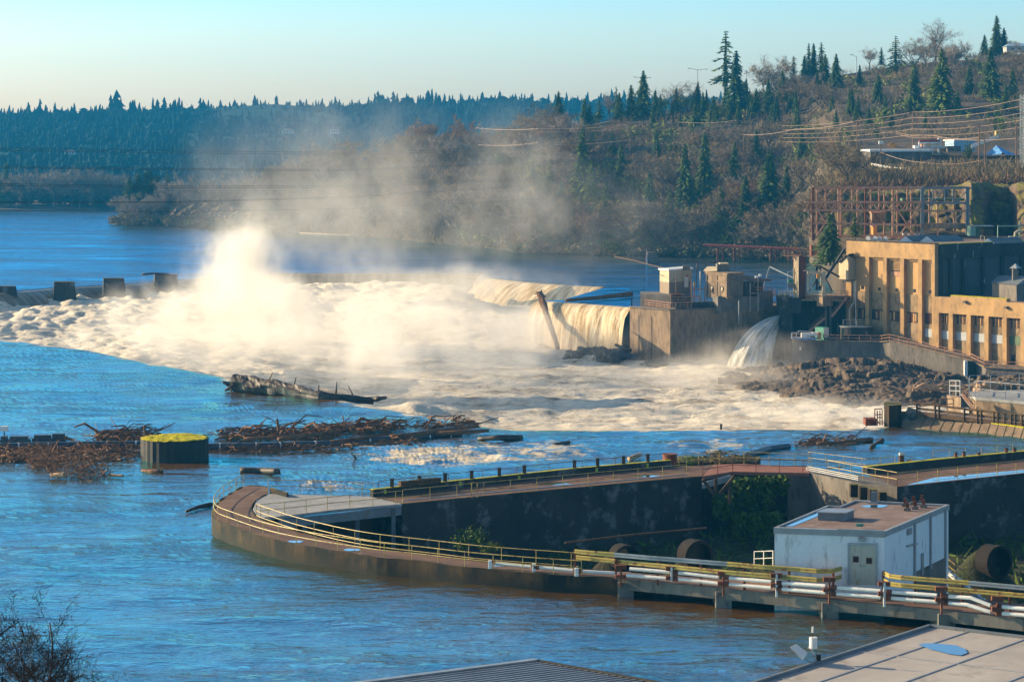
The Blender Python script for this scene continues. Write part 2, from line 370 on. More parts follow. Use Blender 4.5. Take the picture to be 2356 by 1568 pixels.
# ================================================================ camera, light, air
cam = bpy.data.cameras.new('camera'); cam_o = bpy.data.objects.new('camera', cam); C.objects.link(cam_o)
cam_o.location = (0, 0, H); cam_o.rotation_euler = (math.pi/2, 0, 0)
cam.sensor_width = 36; cam.lens = 36*F/2356; cam.shift_y = -(784-YH)/2356
cam.clip_start = 1; cam.clip_end = 9000
SC.camera = cam_o
SAZ, SEL = math.radians(-69), math.radians(18)
SDIR = Vector((math.sin(SAZ)*math.cos(SEL), math.cos(SAZ)*math.cos(SEL), math.sin(SEL)))
sun = bpy.data.lights.new('sun', 'SUN'); sun_o = bpy.data.objects.new('sun', sun); C.objects.link(sun_o)
sun.energy = 5.0; sun.angle = math.radians(.5); sun.color = (1, .76, .45)
sun_o.rotation_euler = SDIR.to_track_quat('Z', 'Y').to_euler()
wd = bpy.data.worlds.new('World'); SC.world = wd; wd.use_nodes = True
nt = wd.node_tree; bg = nt.nodes['Background']
sky = nt.nodes.new('ShaderNodeTexSky'); sky.sky_type = 'NISHITA'; sky.sun_disc = False
sky.sun_elevation = SEL; sky.sun_rotation = SAZ; sky.altitude = 50; sky.air_density = 1.0; sky.dust_density = 2.2; sky.ozone_density = 2.6
tcw = nt.nodes.new('ShaderNodeTexCoord'); sxw = nt.nodes.new('ShaderNodeSeparateXYZ'); nt.links.new(tcw.outputs['Generated'], sxw.inputs[0])
rw_ = nt.nodes.new('ShaderNodeValToRGB'); nt.links.new(sxw.outputs[2], rw_.inputs['Fac']); el = rw_.color_ramp.elements
for k_, (ps, cl) in enumerate(((.012, (1.56, 1.48, 1.42)), (.064, (.66, 1.06, 1.36)), (.25, (.68, .80, .86)), (.6, (.50, .54, .56)))):
    e_ = el[k_] if k_ < 2 else el.new(ps)
    e_.position = ps; e_.color = (*cl, 1)
skc = rw_.outputs['Color']   # clear air: creamier at the horizon, bluer above
nt.links.new(mixc(nt, 1.0, sky.outputs[0], skc, 'MULTIPLY'), bg.inputs['Color']); bg.inputs['Strength'].default_value = .135
SC.view_settings.view_transform = 'Standard'; SC.view_settings.look = 'None'
SC.view_settings.exposure = 1.05; SC.view_settings.gamma = 1
SC.cycles.max_bounces = 5; SC.cycles.diffuse_bounces = 2; SC.cycles.glossy_bounces = 2; SC.cycles.volume_bounces = 2
SC.cycles.transparent_max_bounces = 8; SC.cycles.volume_step_rate = 1.0; SC.cycles.volume_max_steps = 256
SC.cycles.use_denoising = True; SC.cycles.use_adaptive_sampling = True; SC.cycles.adaptive_threshold = .02

# haze box
m = bpy.data.materials.new('thin_blue_haze'); m.use_nodes = True; n2 = m.node_tree; n2.nodes.remove(n2.nodes['Principled BSDF'])
pv = n2.nodes.new('ShaderNodeVolumePrincipled'); pv.inputs['Color'].default_value = (.04, .46, 1.0, 1); pv.inputs['Density'].default_value = .00012
pv.inputs['Anisotropy'].default_value = .1
n2.links.new(pv.outputs[0], n2.nodes['Material Output'].inputs['Volume'])
hz = MB().obox((-1500, -30, -16), (3000, 0, 0), (0, 2900, 0), (0, 0, 146)).build('haze', m); hz['kind'] = 'stuff'

# spray off the falls: soft clouds of mist, one density field per plume
m = bpy.data.materials.new('waterfall_mist'); m.use_nodes = True; n2 = m.node_tree; n2.nodes.remove(n2.nodes['Principled BSDF'])
tc = node(n2, 'ShaderNodeTexCoord'); ln = node(n2, 'ShaderNodeVectorMath', operation='LENGTH'); n2.links.new(tc.outputs['Object'], ln.inputs[0])
g = node(n2, 'ShaderNodeNewGeometry')
wob = noise(n2, mapping(n2, g.outputs['Position'], (1, .7, .6), (0, .35, 0)), .045, 3, .6)
rr_ = mth(n2, 'ADD', mth(n2, 'MULTIPLY', ln.outputs['Value'], ln.outputs['Value']), mth(n2, 'MULTIPLY', mth(n2, 'SUBTRACT', wob, .42), 2.6))
fall = mth(n2, 'SUBTRACT', 1.0, rr_, True)
edge_ = mth(n2, 'SUBTRACT', 1.0, mth(n2, 'MULTIPLY', ln.outputs['Value'], ln.outputs['Value']), True)
fall = mth(n2, 'MULTIPLY', fall, mth(n2, 'MULTIPLY', edge_, 2.0, True))
fall = mth(n2, 'POWER', fall, 1.3)
nz = noise(n2, mapping(n2, g.outputs['Position'], (1, .7, .75), (0, .35, 0)), .12, 6, .66)
nzr = mth(n2, 'MULTIPLY', mth(n2, 'SUBTRACT', nz, .41), 6.0, True)
oi = node(n2, 'ShaderNodeObjectInfo'); sp = node(n2, 'ShaderNodeSeparateColor'); n2.links.new(oi.outputs['Color'], sp.inputs[0])
den = mth(n2, 'MULTIPLY', mth(n2, 'MULTIPLY', fall, nzr), sp.outputs[0])
pv = n2.nodes.new('ShaderNodeVolumePrincipled'); pv.inputs['Color'].default_value = (.99, .95, .89, 1); pv.inputs['Anisotropy'].default_value = .25
n2.links.new(den, pv.inputs['Density']); n2.links.new(pv.outputs[0], n2.nodes['Material Output'].inputs['Volume'])
M['mist'] = m
bm = bmesh.new(); bmesh.ops.create_icosphere(bm, subdivisions=2, radius=1.06); mist_me = bpy.data.meshes.new('mist'); bm.to_mesh(mist_me); bm.free(); mist_me.materials.append(m)
# (x, y, depth, rx, ry, rz, density)
for (x, y, Y, rx, ry, rz, d) in (
    (548, 640, 515, 15, 16, 17, .26), (590, 575, 525, 12, 14, 16, .07), (500, 715, 485, 28, 32, 11, .16), (760, 745, 460, 50, 50, 8, .05),
    (330, 775, 450, 26, 22, 4.5, .07), (1010, 780, 440, 46, 60, 7, .030), (880, 850, 400, 40, 26, 6, .045), (640, 800, 425, 36, 26, 6, .08),
    (700, 560, 545, 44, 40, 20, .012), (900, 430, 600, 66, 50, 30, .0065), (1180, 500, 600, 56, 50, 24, .0055), (640, 400, 640, 40, 40, 26, .0045),
    (1190, 765, 500, 18, 16, 8, .12), (1370, 800, 497, 11, 9, 5, .10), (1735, 818, 474, 16, 12, 7, .085), (1110, 660, 560, 30, 26, 7, .045),
    (1880, 962, 365, 24, 14, 4.6, .13), (1600, 870, 440, 30, 24, 5, .05), (860, 655, 585, 50, 18, 6, .035)):
    o = bpy.data.objects.new('mist', mist_me); C.objects.link(o); o.location = W(x, y, Y); o.scale = (rx, ry, rz)
    o.color = (d, 0, 0, 1); o['kind'] = 'stuff'

# ================================================================ ground and hills
gm = MB().obox((-1450, -20, -15.5), (2900, 0, 0), (0, 2900, 0), (0, 0, .5)).build('ground', M['bank_soil']); struct(gm)

class Terr:
    """columns of (image row, depth) control points, filled to a real height sheet"""
    def __init__(s, cols):
        s.xs = np.array([c[0] for c in cols], float)
        s.pts = np.array([[(p[1], H-(p[0]-YH)*p[1]/F) for p in c[1]] for c in cols])   # (ncol, npt, [Y, z])
    def at(s, x, t):
        """x image column, t 0..1 foot to crest -> world point"""
        x = np.asarray(x, float); t = np.asarray(t, float)
        j = np.clip(np.searchsorted(s.xs, x)-1, 0, len(s.xs)-2); fx = np.clip((x-s.xs[j])/(s.xs[j+1]-s.xs[j]), 0, 1)
        n = s.pts.shape[1]; k = np.clip(t*(n-1), 0, n-1.0001); i = k.astype(int); ft = k-i
        fx, ft = fx[..., None], ft[..., None]
        a = s.pts[j, i]*(1-ft)+s.pts[j, i+1]*ft; b = s.pts[j+1, i]*(1-ft)+s.pts[j+1, i+1]*ft
        q = a*(1-fx)+b*fx
        return np.stack([(x-CX)*q[..., 0]/F, q[..., 0], q[..., 1]], -1)
    def mesh(s, name, mat_, nc, nr, amp, sc):
        X, T = np.meshgrid(np.linspace(s.xs[0], s.xs[-1], nc), np.linspace(0, 1, nr))
        p = s.at(X, T); p[..., 2] += amp*(fbm(p[..., 0]/sc, p[..., 1]/sc, 5)-.5)*np.minimum(1, T*8)
        s.X, s.T, s.p = X, T, p
        return struct(link(name, np_mesh(name, p.reshape(-1, 3), grid_quads(nr, nc), smooth=True), mat_))
def col(pre, pts):
    """pre: first point given as (depth, z)"""
    return [(YH+(H-pre[1])*F/pre[0], pre[0])]+pts
def back(y, Y, dz=25):   # behind the crest the land falls again
    z = H-(y-YH)*Y/F-dz; Yb = Y+170
    return (YH+(H-z)*F/Yb, Yb)
rows = [
 (560, (940, -3), [(531, 930), (522, 945), (512, 960), (497, 990), (488, 1020), (482, 1060)]),
 (700, (896, -3), [(535, 905), (515, 915), (495, 930), (468, 950), (450, 980), (440, 1010)]),
 (800, (866, -3), [(540, 880), (515, 890), (490, 900), (450, 920), (424, 940), (408, 965)]),
 (1000, (806, -3), [(558, 815), (530, 822), (500, 830), (440, 850), (395, 880), (362, 925)]),
 (1200, (742, -3), [(578, 750), (545, 757), (510, 765), (430, 800), (365, 850), (330, 905)]),
 (1300, (730, -3), [(584, 736), (548, 744), (510, 754), (425, 795), (350, 850), (300, 912)]),
 (1400, (718, -3), [(588, 725), (550, 733), (510, 745), (420, 790), (340, 850), (283, 920)]),
 (1600, (706, -3), [(592, 715), (555, 725), (510, 735), (420, 780), (320, 850), (248, 930)]),
 (1800, (692, -3), [(598, 700), (560, 705), (500, 712), (420, 750), (305, 850), (202, 950)]),
 (1860, (684, -3), [(602, 692), (560, 690), (500, 690), (420, 720), (300, 845), (188, 950)]),
 (1930, (520, -3), [(552, 530), (538, 545), (432, 566), (398, 610), (310, 770), (166, 955)]),
 (2150, (505, -3), [(547, 515), (532, 540), (424, 560), (389, 605), (305, 765), (138, 960)]),
 (2400, (500, -3), [(547, 510), (527, 540), (418, 558), (385, 605), (298, 760), (118, 970)]),
 (2850, (495, -3), [(547, 505), (520, 538), (410, 555), (380, 600), (290, 760), (96, 970)])]
HILL = Terr([(x, col(pre, pts)+[back(*pts[-1])]) for x, pre, pts in rows])
HILL.mesh('hillside', M['soil'], 230, 110, 4.0, 22)
# far blue ridge
rows = [(-500, 290), (0, 276), (250, 268), (500, 266), (700, 262), (870, 250), (1000, 246), (1250, 246), (1500, 240), (2000, 240)]
FAR = Terr([(x, [(YH+(H-1)*F/1400, 1400), (428, 1500), (360, 1900), (310, 2150), (c, 2300), back(c, 2300)]) for x, c in rows])
FAR.mesh('far_hills', M['forest'], 160, 40, 30, 230)
# low bank across the river and the wooded point in front of it
LB = Terr([(x, col((1195, -3), [(480, 1222), (470, 1260), (462, 1340), (455, 1450)])) for x in (-500, 0, 300, 700, 1100)])
LB.mesh('far_bank', M['bank_soil'], 60, 14, 2, 40)
rows = [(252, (978, -3), [(516, 998), (514, 1004), (512, 1006), (511, 1010)]),
        (300, (972, -3), [(519, 985), (510, 1000), (502, 1040), (500, 1070)]),
        (420, (950, -3), [(524, 962), (512, 980), (500, 1040), (496, 1075)]),
        (560, (920, -3), [(531, 930), (516, 950), (500, 1010), (494, 1060)]),
        (720, (890, -3), [(537, 900), (520, 920), (500, 980), (492, 1040)])]
PT = Terr([(x, col(pre, pts)) for x, pre, pts in rows])
PT.mesh('wooded_point', M['bank_soil'], 60, 16, 1.2, 14)

# ================================================================ water
def poly_y(pts):
    xs, ys = zip(*pts); return lambda x: np.interp(x, xs, ys)
near_crest = [(-700, 700), (-300, 730), (-120, 755), (0, 780), (100, 793), (200, 806), (300, 828), (420, 850), (530, 872), (700, 903), (850, 935), (1000, 963), (1100, 979), (1180, 986), (1280, 988), (1660, 988), (2012, 984)]
yc = poly_y(near_crest+[(2100, 968), (3200, 960)])
xs = np.concatenate([np.linspace(-700, -20, 60, endpoint=False), np.linspace(-20, 2380, 900), np.linspace(2400, 3200, 50)])
nr = 330; t = np.linspace(0, 1, nr)
Xg = np.broadcast_to(xs, (nr, len(xs))).copy()
y0 = yc(xs)[None, :]
u = t[:, None]
Yg = np.where(u < .88, y0+(1660-y0)*(u/.88)**1.15, 0); k = (u-.88)/.12
Yg = np.where(u >= .88, 1660*np.exp(k*1.7), Yg)
D = F*H/(Yg-YH); Xw = (Xg-CX)*D/F
amp = np.minimum(1, (D-0)/60)
edge = sstep(0, 9, (Yg-y0))
fl = fbm(Xw/60, D/60, 3, 5)
z = (.62*(fbm(Xw/15, D/8, 4, 1)-.5) + .20*(fbm(Xw/3.4, D/2.1, 3, 2)-.5)*(.3+1.4*fl))
rif = lambda cx, cy, sx, sy: np.exp(-((Xg-cx)/sx)**2-((Yg-cy)/sy)**2)
rough = 1.15*rif(980, 1052, 200, 27)+1.1*rif(760, 1118, 150, 20)+.7*rif(1250, 1040, 150, 22)+.35*rif(1500, 1015, 400, 18)+.55*rif(1650, 1030, 90, 16)
foam = .42*fbm(Xw/3, D/1.6, 4, 8)*sstep(.42, .6, fbm(Xw/40, D/30, 3, 9))*sstep(1230, 1000, Yg) + np.clip(rough, 0, 1)*(.34+.46*billow(Xw/2.5, D/1.5, 4, 6))
foam += .95*np.exp(-((Yg-y0)/7)**2)*fbm(Xw/6, D/3, 4, 12)
z = z*edge*(1+.5*sstep(1150, 950, Yg)) + np.clip(rough, 0, 1)*edge*(.9*billow(Xw/4, D/2.5, 4, 6)-.3)
me = np_mesh('river_water', np.stack([Xw, D, z], -1).reshape(-1, 3), grid_quads(nr, len(xs)), smooth=True)
attr(me, 'foam', foam)
struct(link('river_water', me, M['water']))
# upstream reach beyond the falls
far_crest = [(1390, 659), (1300, 655), (1200, 648), (1130, 640), (1112, 629), (850, 628), (580, 628), (500, 634), (420, 643), (300, 652), (115, 662), (0, 672), (-300, 690), (-700, 694)]
yf = poly_y(sorted(far_crest)+[(1392, 660), (1448, 661), (1456, 706), (1980, 690)])
xs = np.concatenate([np.linspace(-700, -20, 40, endpoint=False), np.linspace(-20, 1980, 600)]); nr = 150
u = np.linspace(0, 1, nr)[:, None]; y0 = yf(xs)[None, :]
Yg = y0+(473-y0)*u; Xg = np.broadcast_to(xs, Yg.shape); D = F*H/(Yg-YH); Xw = (Xg-CX)*D/F
z = .22*(fbm(Xw/16, D/9, 4, 3)-.5)*sstep(0, 5, y0-Yg)
foam = .6*np.exp(-((Xg-420)/170)**2-((Yg-648)/7)**2)
me = np_mesh('upstream_water', np.stack([Xw, D, z], -1).reshape(-1, 3), grid_quads(nr, len(xs)), smooth=True); attr(me, 'foam', foam)
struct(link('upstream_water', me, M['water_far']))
# tongue of still water behind the low dam
tp = [P(1240, 691), P(1292, 690.5), P(1392, 661), P(1452, 661), P(1452, 706)]
me = np_mesh('backwater', [(p.x, p.y, .004) for p in tp], None, [(0, 1, 4), (1, 2, 4), (2, 3, 4)]); attr(me, 'foam', [0]*5)
struct(link('backwater', me, M['water_far']))

# the basin outline on the upper water level, walked with the basin on the left hand
low_dam = [(1462, 707), (1452, 706), (1400, 702.5), (1320, 697), (1240, 691)]
def dens(pts, n):
    out = []
    for a, b in zip(pts[:-1], pts[1:]):
        for k in range(n): out.append((lerp(a[0], b[0], k/n), lerp(a[1], b[1], k/n)))
    return out+[pts[-1]]
loop = [P(x, y) for x, y in near_crest] + [Vector((60, 320, 0)), Vector((80, 360, 0)), Vector((85, 420, 0)), Vector((70, 460, 0)), Vector((52, 490, 0)), Vector((42, 496, 0)), Vector((32, 488.5, 0))] \
    + [P(x, y) for x, y in low_dam] + [P(1292, 690.5)] + [P(x, y) for x, y in far_crest]
lx = np.array([p.x for p in loop]); ly = np.array([p.y for p in loop])
def inside(X, Y):
    c = np.zeros(X.shape, bool); n = len(lx); j = n-1
    for i in range(n):
        cond = ((ly[i] > Y) != (ly[j] > Y)) & (X < (lx[j]-lx[i])*(Y-ly[i])/(ly[j]-ly[i]+1e-12)+lx[i]); c ^= cond; j = i
    return c
def segdist(X, Y, pts):
    d = np.full(X.shape, 1e9)
    for a, b in zip(pts[:-1], pts[1:]):
        ax, ay, bx, by = a.x, a.y, b.x, b.y; L2 = (bx-ax)**2+(by-ay)**2+1e-9
        tt = np.clip(((X-ax)*(bx-ax)+(Y-ay)*(by-ay))/L2, 0, 1)
        d = np.minimum(d, np.hypot(X-ax-tt*(bx-ax), Y-ay-tt*(by-ay)))
    return d
gx = np.arange(-175, 92, .55); gy = np.arange(283, 640, .62)
Xw, Yw = np.meshgrid(gx, gy)
ins = inside(Xw, Yw); dall = segdist(Xw, Yw, loop+[loop[0]]); dfar = segdist(Xw, Yw, [P(x, y) for x, y in far_crest]); dnear = segdist(Xw, Yw, [P(x, y) for x, y in near_crest])
zf = -2.6-3.2*sstep(-22, 2, Xw)-3.0*sstep(4, 14, Xw)
leftlev = sstep(-20, -85, Xw)
zb = zf+(-10.2-zf)*sstep(4, 95, dfar)
zb = zb*(1-leftlev)+leftlev*(-3.6-1.8*sstep(20, 70, dfar))
chop = .75+.7*leftlev+.5*sstep(40, 10, dfar)
wave = chop*(1.9*(billow(Xw/17, Yw/13, 6, 21)-.28)+1.15*(billow(Xw/5, Yw/3.2, 5, 23)-.3))
p0 = P(430, 822, -1.0); p1 = P(260, 800, -1.5)
hump = 4.2*np.exp(-(((Xw-p0.x)*.94+(Yw-p0.y)*.34)/13)**2-((-(Xw-p0.x)*.34+(Yw-p0.y)*.94)/4.5)**2)
hump += 2.6*np.exp(-((Xw-P(950, 905, -6).x)/9)**2-((Yw-P(950, 905, -6).y)/5)**2)
zz = zb+wave*np.minimum(1, dall/4)+hump
zz = np.where(ins, np.minimum(zz, -.7+hump*.5), np.minimum(zz, -2.5))
keep = ins | (dall < 2.5)
q = grid_quads(len(gy), len(gx)); q = q[keep.ravel()[q].all(1)]
used = np.unique(q); remap = np.full(keep.size, -1); remap[used] = np.arange(len(used))
me = np_mesh('white_water', np.stack([Xw, Yw, zz], -1).reshape(-1, 3)[used], remap[q], smooth=True)
fo = (.05+.22*(billow(Xw/15, Yw/15, 5, 21)-.28)+.10*sstep(-9.5, -5, zz)).ravel()[used]; attr(me, 'foam', fo)
struct(link('white_water', me, M['foam']))

def curtain(name, pts, prof, mat_, sub=8, wob=.25, seed=0):
    """water sheet bending over a crest line; prof = (out, drop) pairs"""
    P2 = []
    for a, b in zip(pts[:-1], pts[1:]):
        n = max(1, int((b-a).length/1.2))
        for k in range(n): P2.append(a.lerp(b, k/n))
    P2.append(pts[-1]); n = len(P2); V = []; U = []
    prof2 = []
    for a, b in zip(prof[:-1], prof[1:]):
        for k in range(sub): prof2.append((lerp(a[0], b[0], k/sub), lerp(a[1], b[1], k/sub)))
    prof2.append(prof[-1]); arc = 0; xx = np.arange(n)*1.2
    lump = billow(xx/3.0, xx*0+3.3, 4, 31+seed)
    for i, p in enumerate(P2):
        i0, i1 = max(0, i-3), min(n-1, i+3); d = P2[i1]-P2[i0]; d.z = 0; d.normalize(); nn = Vector((-d.y, d.x, 0))
        if i: arc += (P2[i]-P2[i-1]).length
        for k, (o, dr) in enumerate(prof2):
            f = min(1, max(0, -dr/2.0)); V.append(p+nn*(o+wob*3*f*(lump[i]-.3))+Vector((0, 0, p.z*0+dr))); U.append((arc, -dr*1.0+o))
    m2 = len(prof2); qd = grid_quads(n, m2)
    me = np_mesh(name, [tuple(v) for v in V], qd, smooth=True)
    uv = me.uv_layers.new(name='UVMap'); vi = np.zeros(len(me.loops), np.int32); me.loops.foreach_get('vertex_index', vi)
    uv.data.foreach_set('uv', np.array(U, np.float32)[vi].ravel())
    return struct(link(name, me, mat_))
steep = [(-.3, -.02), (.8, -.12), (1.8, -.7), (2.8, -2.2), (3.4, -5), (3.9, -11)]
curtain('water_over_crest', [P(x, y) for x, y in near_crest], steep, M['slick'], 4)
curtain('waterfall', [P(x, y) for x, y in low_dam], steep, M['fall'], 6, .35, 2)
gentle = [(-.5, -.02), (1.5, -.3), (3.5, -1.3), (6, -3.2), (8.5, -5.6), (9.5, -9)]
curtain('waterfall', [P(x, y) for x, y in far_crest if x >= 1130], gentle, M['fall'], 6, .5, 3)
curtain('waterfall', [P(x, y) for x, y in far_crest if 400 < x <= 1130], steep, M['slick'], 4, .1, 4)
curtain('waterfall', [P(x, y) for x, y in far_crest if x <= 420], gentle, M['slick'], 5, .5, 5)
# ================================================================ trees
def tris_obj(arr, name, mat_):
    arr = np.asarray(arr, np.float32); n = len(arr)
    me = np_mesh(name, arr.reshape(-1, 3), None, np.arange(n*3).reshape(n, 3)); me.materials.append(mat_); return me
def conifer_tris(seed, r=.2, lev=26, nb=8, sp=5, droop=.25, low=.08, sparse=0.0, leaf=1.0):
    g = np.random.default_rng(seed); T = []
    for i in range(lev):
        t = low+(1-low)*(i+.3*g.random())/lev
        gapk = 1-.35*g.random()
        rad = r*((1-t)/(1-low))**.8*gapk+.006
        n = max(3, int(nb*(.6+.4*(1-t))))
        for b in range(n):
            if g.random() < sparse: continue
            a = 2*math.pi*(b+g.random())/n+i*2.4; L = rad*(.5+.7*g.random()); ca, sa = math.cos(a), math.sin(a)
            for k in range(sp):
                f = (k+.5+.5*g.random())/sp
                p = np.array([ca*L*f, sa*L*f, t-droop*L*f*f*1.4+.35*L*f*(1-f)])
                w = leaf*(.036+.24*L*(1-.5*f))*(.6+.8*g.random()); l = leaf*(.026+.25*L)*(.7+.6*g.random())
                d = np.array([ca, sa, -droop*1.4*f+.1+.3*(g.random()-.5)]); sd = np.array([-sa, ca, .5*(g.random()-.5)])
                s1 = p+sd*w*.5+np.array([0, 0, -.25*w]); s2 = p-sd*w*.5+np.array([0, 0, -.25*w])
                T.append((p-d*l*.5, s1, p+d*l*.7)); T.append((p-d*l*.5, p+d*l*.7, s2))
    T.append(([-.006, 0, .93], [.006, 0, .93], [0, 0, 1.0])); T.append(([0, -.006, .93], [0, .006, .93], [0, 0, 1.0]))
    return np.array(T)
def tier_tris(seed, r, n, seg, low):
    """solid jagged skirts, one above the other"""
    g = np.random.default_rng(seed); T = []
    for i in range(n):
        z0 = low+(1-low)*i/n; z1 = min(1.0, z0+(1-low)/n*2.1); rad = r*((1-z0)/(1-low))**.85*(.8+.35*g.random())
        a = np.linspace(0, 2*np.pi, seg*2+1)[:-1]+g.random()*6; ox, oy = (g.random(2)-.5)*rad*.5; rr = rad*np.where(np.arange(seg*2) % 2, .55, 1.0)*(.75+.5*g.random(seg*2))
        zz = z0-.25*rr+(g.random(seg*2)-.5)*.03
        p = np.stack([rr*np.cos(a)+ox, rr*np.sin(a)+oy, zz], -1); ap = np.array([0, 0, z1])
        for k in range(seg*2): T.append((p[k], p[(k+1) % (seg*2)], ap))
    return np.array(T)
def cone_trunk(name, r, h, mat_):
    b = MB().tube([(0, 0, -.03), (0, 0, h*.5), (0, 0, h)], [r, r*.6, r*.1], 6); me = bpy.data.meshes.new(name); me.from_pydata(b.v, [], b.f); me.materials.append(mat_); return me
CON = {}
for k, (r, lev, nb, sp, dr, low, spa) in {
    'full': (.27, 28, 10, 6, .30, .03, .0), 'wide': (.34, 26, 10, 6, .35, .05, .05), 'slim': (.20, 30, 8, 5, .3, .05, .0),
    'open': (.21, 26, 8, 5, .25, .12, .15), 'gaunt': (.23, 24, 7, 6, .15, .22, .35), 'arms': (.36, 18, 7, 8, .08, .10, .12)}.items():
    core = {'full': .5, 'wide': .45, 'slim': .6, 'open': .3, 'arms': .2, 'gaunt': .2}.get(k)
    CON[k] = [(tris_obj(np.concatenate([conifer_tris(s+len(k)*7, r, lev, nb, sp, dr, low, spa)]+([tier_tris(s+5, r*core, 15, 8, low+.03)] if core else [])), 'crown', M['needles']), cone_trunk('trunk', .012, .97, M['trunk'])) for s in range(2)]
CON['far'] = [(tris_obj(tier_tris(90+s, (.2, .16, .26, .22)[s], (10, 9, 7, 8)[s], 6, .04), 'crown', M['needles_far']), None) for s in range(4)]

def bare_tree(seed, spread=.42, trunk_h=.25, up=.5, fine=6, width=1.0, gn=(5, 4, 5)):
    """returns (trunk+limb mesh builder, twig tris); unit height"""
    g = random.Random(seed); mb = MB(); tw = []
    def rnd(): return Vector((g.uniform(-1, 1), g.uniform(-1, 1), g.uniform(-1, 1)))
    def grow(p, d, L, r, lv):
        q = p; pts = [p]; dd = d
        for k in range(3):
            dd = (dd+rnd()*.22+Vector((0, 0, .05))).normalized(); q = q+dd*L/3; pts.append(q)
        if lv < 2: mb.tube(pts, r, 5 if lv == 0 else 4, False, r1=r*.55)
        else:
            for a, b in zip(pts[:-1], pts[1:]):
                s = (b-a).cross(rnd()).normalized()*r*.8
                tw.append((a+s, a-s, b))
        if lv == 3: return
        n = gn[lv]
        for k in range(n):
            f = .35+.65*(k+g.random())/n; i = min(2, int(f*3)); pp = pts[i].lerp(pts[i+1], f*3-i)
            side = rnd(); side.z = side.z*.4; side = (side-dd*side.dot(dd)).normalized()
            nd = (dd*up+side*(1-up*.4)+Vector((0, 0, .18))).normalized()
            grow(pp, nd, L*g.uniform(.5, .78), r*.5, lv+1)
            if lv >= 1:
                for _ in range(fine):
                    o = pp+rnd()*L*.15; v = (nd+rnd()*.8).normalized()*L*g.uniform(.25, .5); s = v.cross(rnd()).normalized()*.0022*width
                    tw.append((o+s, o-s, o+v))
    lean = Vector((g.uniform(-.12, .12), g.uniform(-.12, .12), 1)).normalized()
    top = lean*trunk_h
    mb.tube([Vector((0, 0, -.04)), lean*trunk_h*.5, top], [.022, .017, .014], 6, False)
    n = gn[0]
    for k in range(n):
        a = 2*math.pi*(k+g.random()*.6)/n; sp = spread*g.uniform(.5, 1.25)
        d = Vector((math.cos(a)*sp, math.sin(a)*sp, .75)).normalized()
        grow(top*g.uniform(.65, 1.0), d, .42*g.uniform(.75, 1.1), .011, 1 if k % 2 else 0)
    zt = sorted(max(q.z for q in t) for t in tw)[int(len(tw)*.985)]; s = 1/zt
    mb.v = [(x*s, y*s, z*s) for x, y, z in mb.v]
    return mb, np.array([[tuple(v*s) for v in t] for t in tw])
BARE = {}
def bare_kind(key, n, twig_mat, **kw):
    BARE[key] = []
    for s in range(n):
        mb, tw = bare_tree(hash(key) % 97+s*13 if False else sum(map(ord, key))+s*13, **kw)
        me = bpy.data.meshes.new('trunk'); me.from_pydata(mb.v, [], mb.f); me.materials.append(M['trunk'])
        BARE[key].append((tris_obj(tw, 'crown', M[twig_mat]), me))
bare_kind('brown', 4, 'twigs', spread=.75, trunk_h=.18, up=.35, fine=7, width=1.5)
bare_kind('grey', 3, 'twigs_grey', spread=.5, trunk_h=.22, up=.5, fine=6, width=1.4)
bare_kind('tall', 2, 'twigs_grey', spread=.3, trunk_h=.3, up=.6, fine=4, width=.9, gn=(6, 4, 4))
bare_kind('russet', 2, 'twigs_red', spread=.55, trunk_h=.2, up=.45, fine=9, width=2.2)
bare_kind('oak', 2, 'twigs', spread=1.0, trunk_h=.28, up=.25, fine=3, width=1.0, gn=(5, 4, 4))

def leafball(seed, n, size, sq=.75, lumps=7):
    g = np.random.default_rng(seed); c = g.normal(size=(lumps, 3))*.28; c[:, 2] = np.abs(c[:, 2])*1.1+.22
    T = []
    for i in range(n):
        k = g.integers(lumps); d = g.normal(size=3); d /= np.linalg.norm(d); p = c[k]+d*(.30*g.random()**.35)
        p[2] = max(.01, p[2]*sq*1.2)
        u = g.normal(size=3); u /= np.linalg.norm(u); v = np.cross(u, d); s = size*(.6+.8*g.random())
        T.append((p-u*s, p+u*s, p+v*s*1.3))
    T = np.array(T); T[..., 2] /= T[..., 2].max(); return T
BUSH = {k: [tris_obj(leafball(40+s, 420, .06), 'crown', M[mt]) for s in range(2)] for k, mt in (('ivy', 'ivy'), ('autumn', 'autumn'), ('lime', 'lime_bush'), ('brush', 'brush'))}

def inst(name, parts, loc, sx, sz, rz, label, cat, group=None, single=False):
    """parts: list of (part name, mesh); mesh data are shared, every tree is its own object"""
    parts = [(n, me) for n, me in parts if me is not None]
    if len(parts) == 1:
        o = bpy.data.objects.new(name, parts[0][1]); C.objects.link(o)
    else:
        o = bpy.data.objects.new(name, None); C.objects.link(o)
        for n, me in parts:
            c = bpy.data.objects.new(n, me); C.objects.link(c); c.parent = o
    o.location = loc; o.scale = (sx, sx, sz); o.rotation_euler = (0, 0, rz)
    return tag(o, label, cat, group)
tt = np.linspace(1/7, 6/7, 400)
def on_hill(x, y, T=HILL):
    p = T.at(np.full(400, float(x)), tt); py = YH+(H-p[:, 2])*F/p[:, 1]
    i = np.argmax(py <= y) if (py <= y).any() else 399
    return Vector(p[i])
KEEP = []
def conifer(x, ytop, ybase, kind, label, group=None, w=1.0, T=HILL, Y=None, name='fir_tree'):
    b = on_hill(x, ybase, T) if Y is None else W(x, ybase, Y)
    h = (ybase-ytop)*b.y/F*1.06; KEEP.append((x, ytop, ybase, (ybase-ytop)*.25))
    cr, tr = CON[kind][R.randrange(len(CON[kind]))]
    b.x = (x-CX)*b.y/F
    return inst(name, [('trunk', tr), ('crown', cr)], b+Vector((0, 0, -.2)), h*w, h, R.uniform(0, 6), label, 'tree', group)
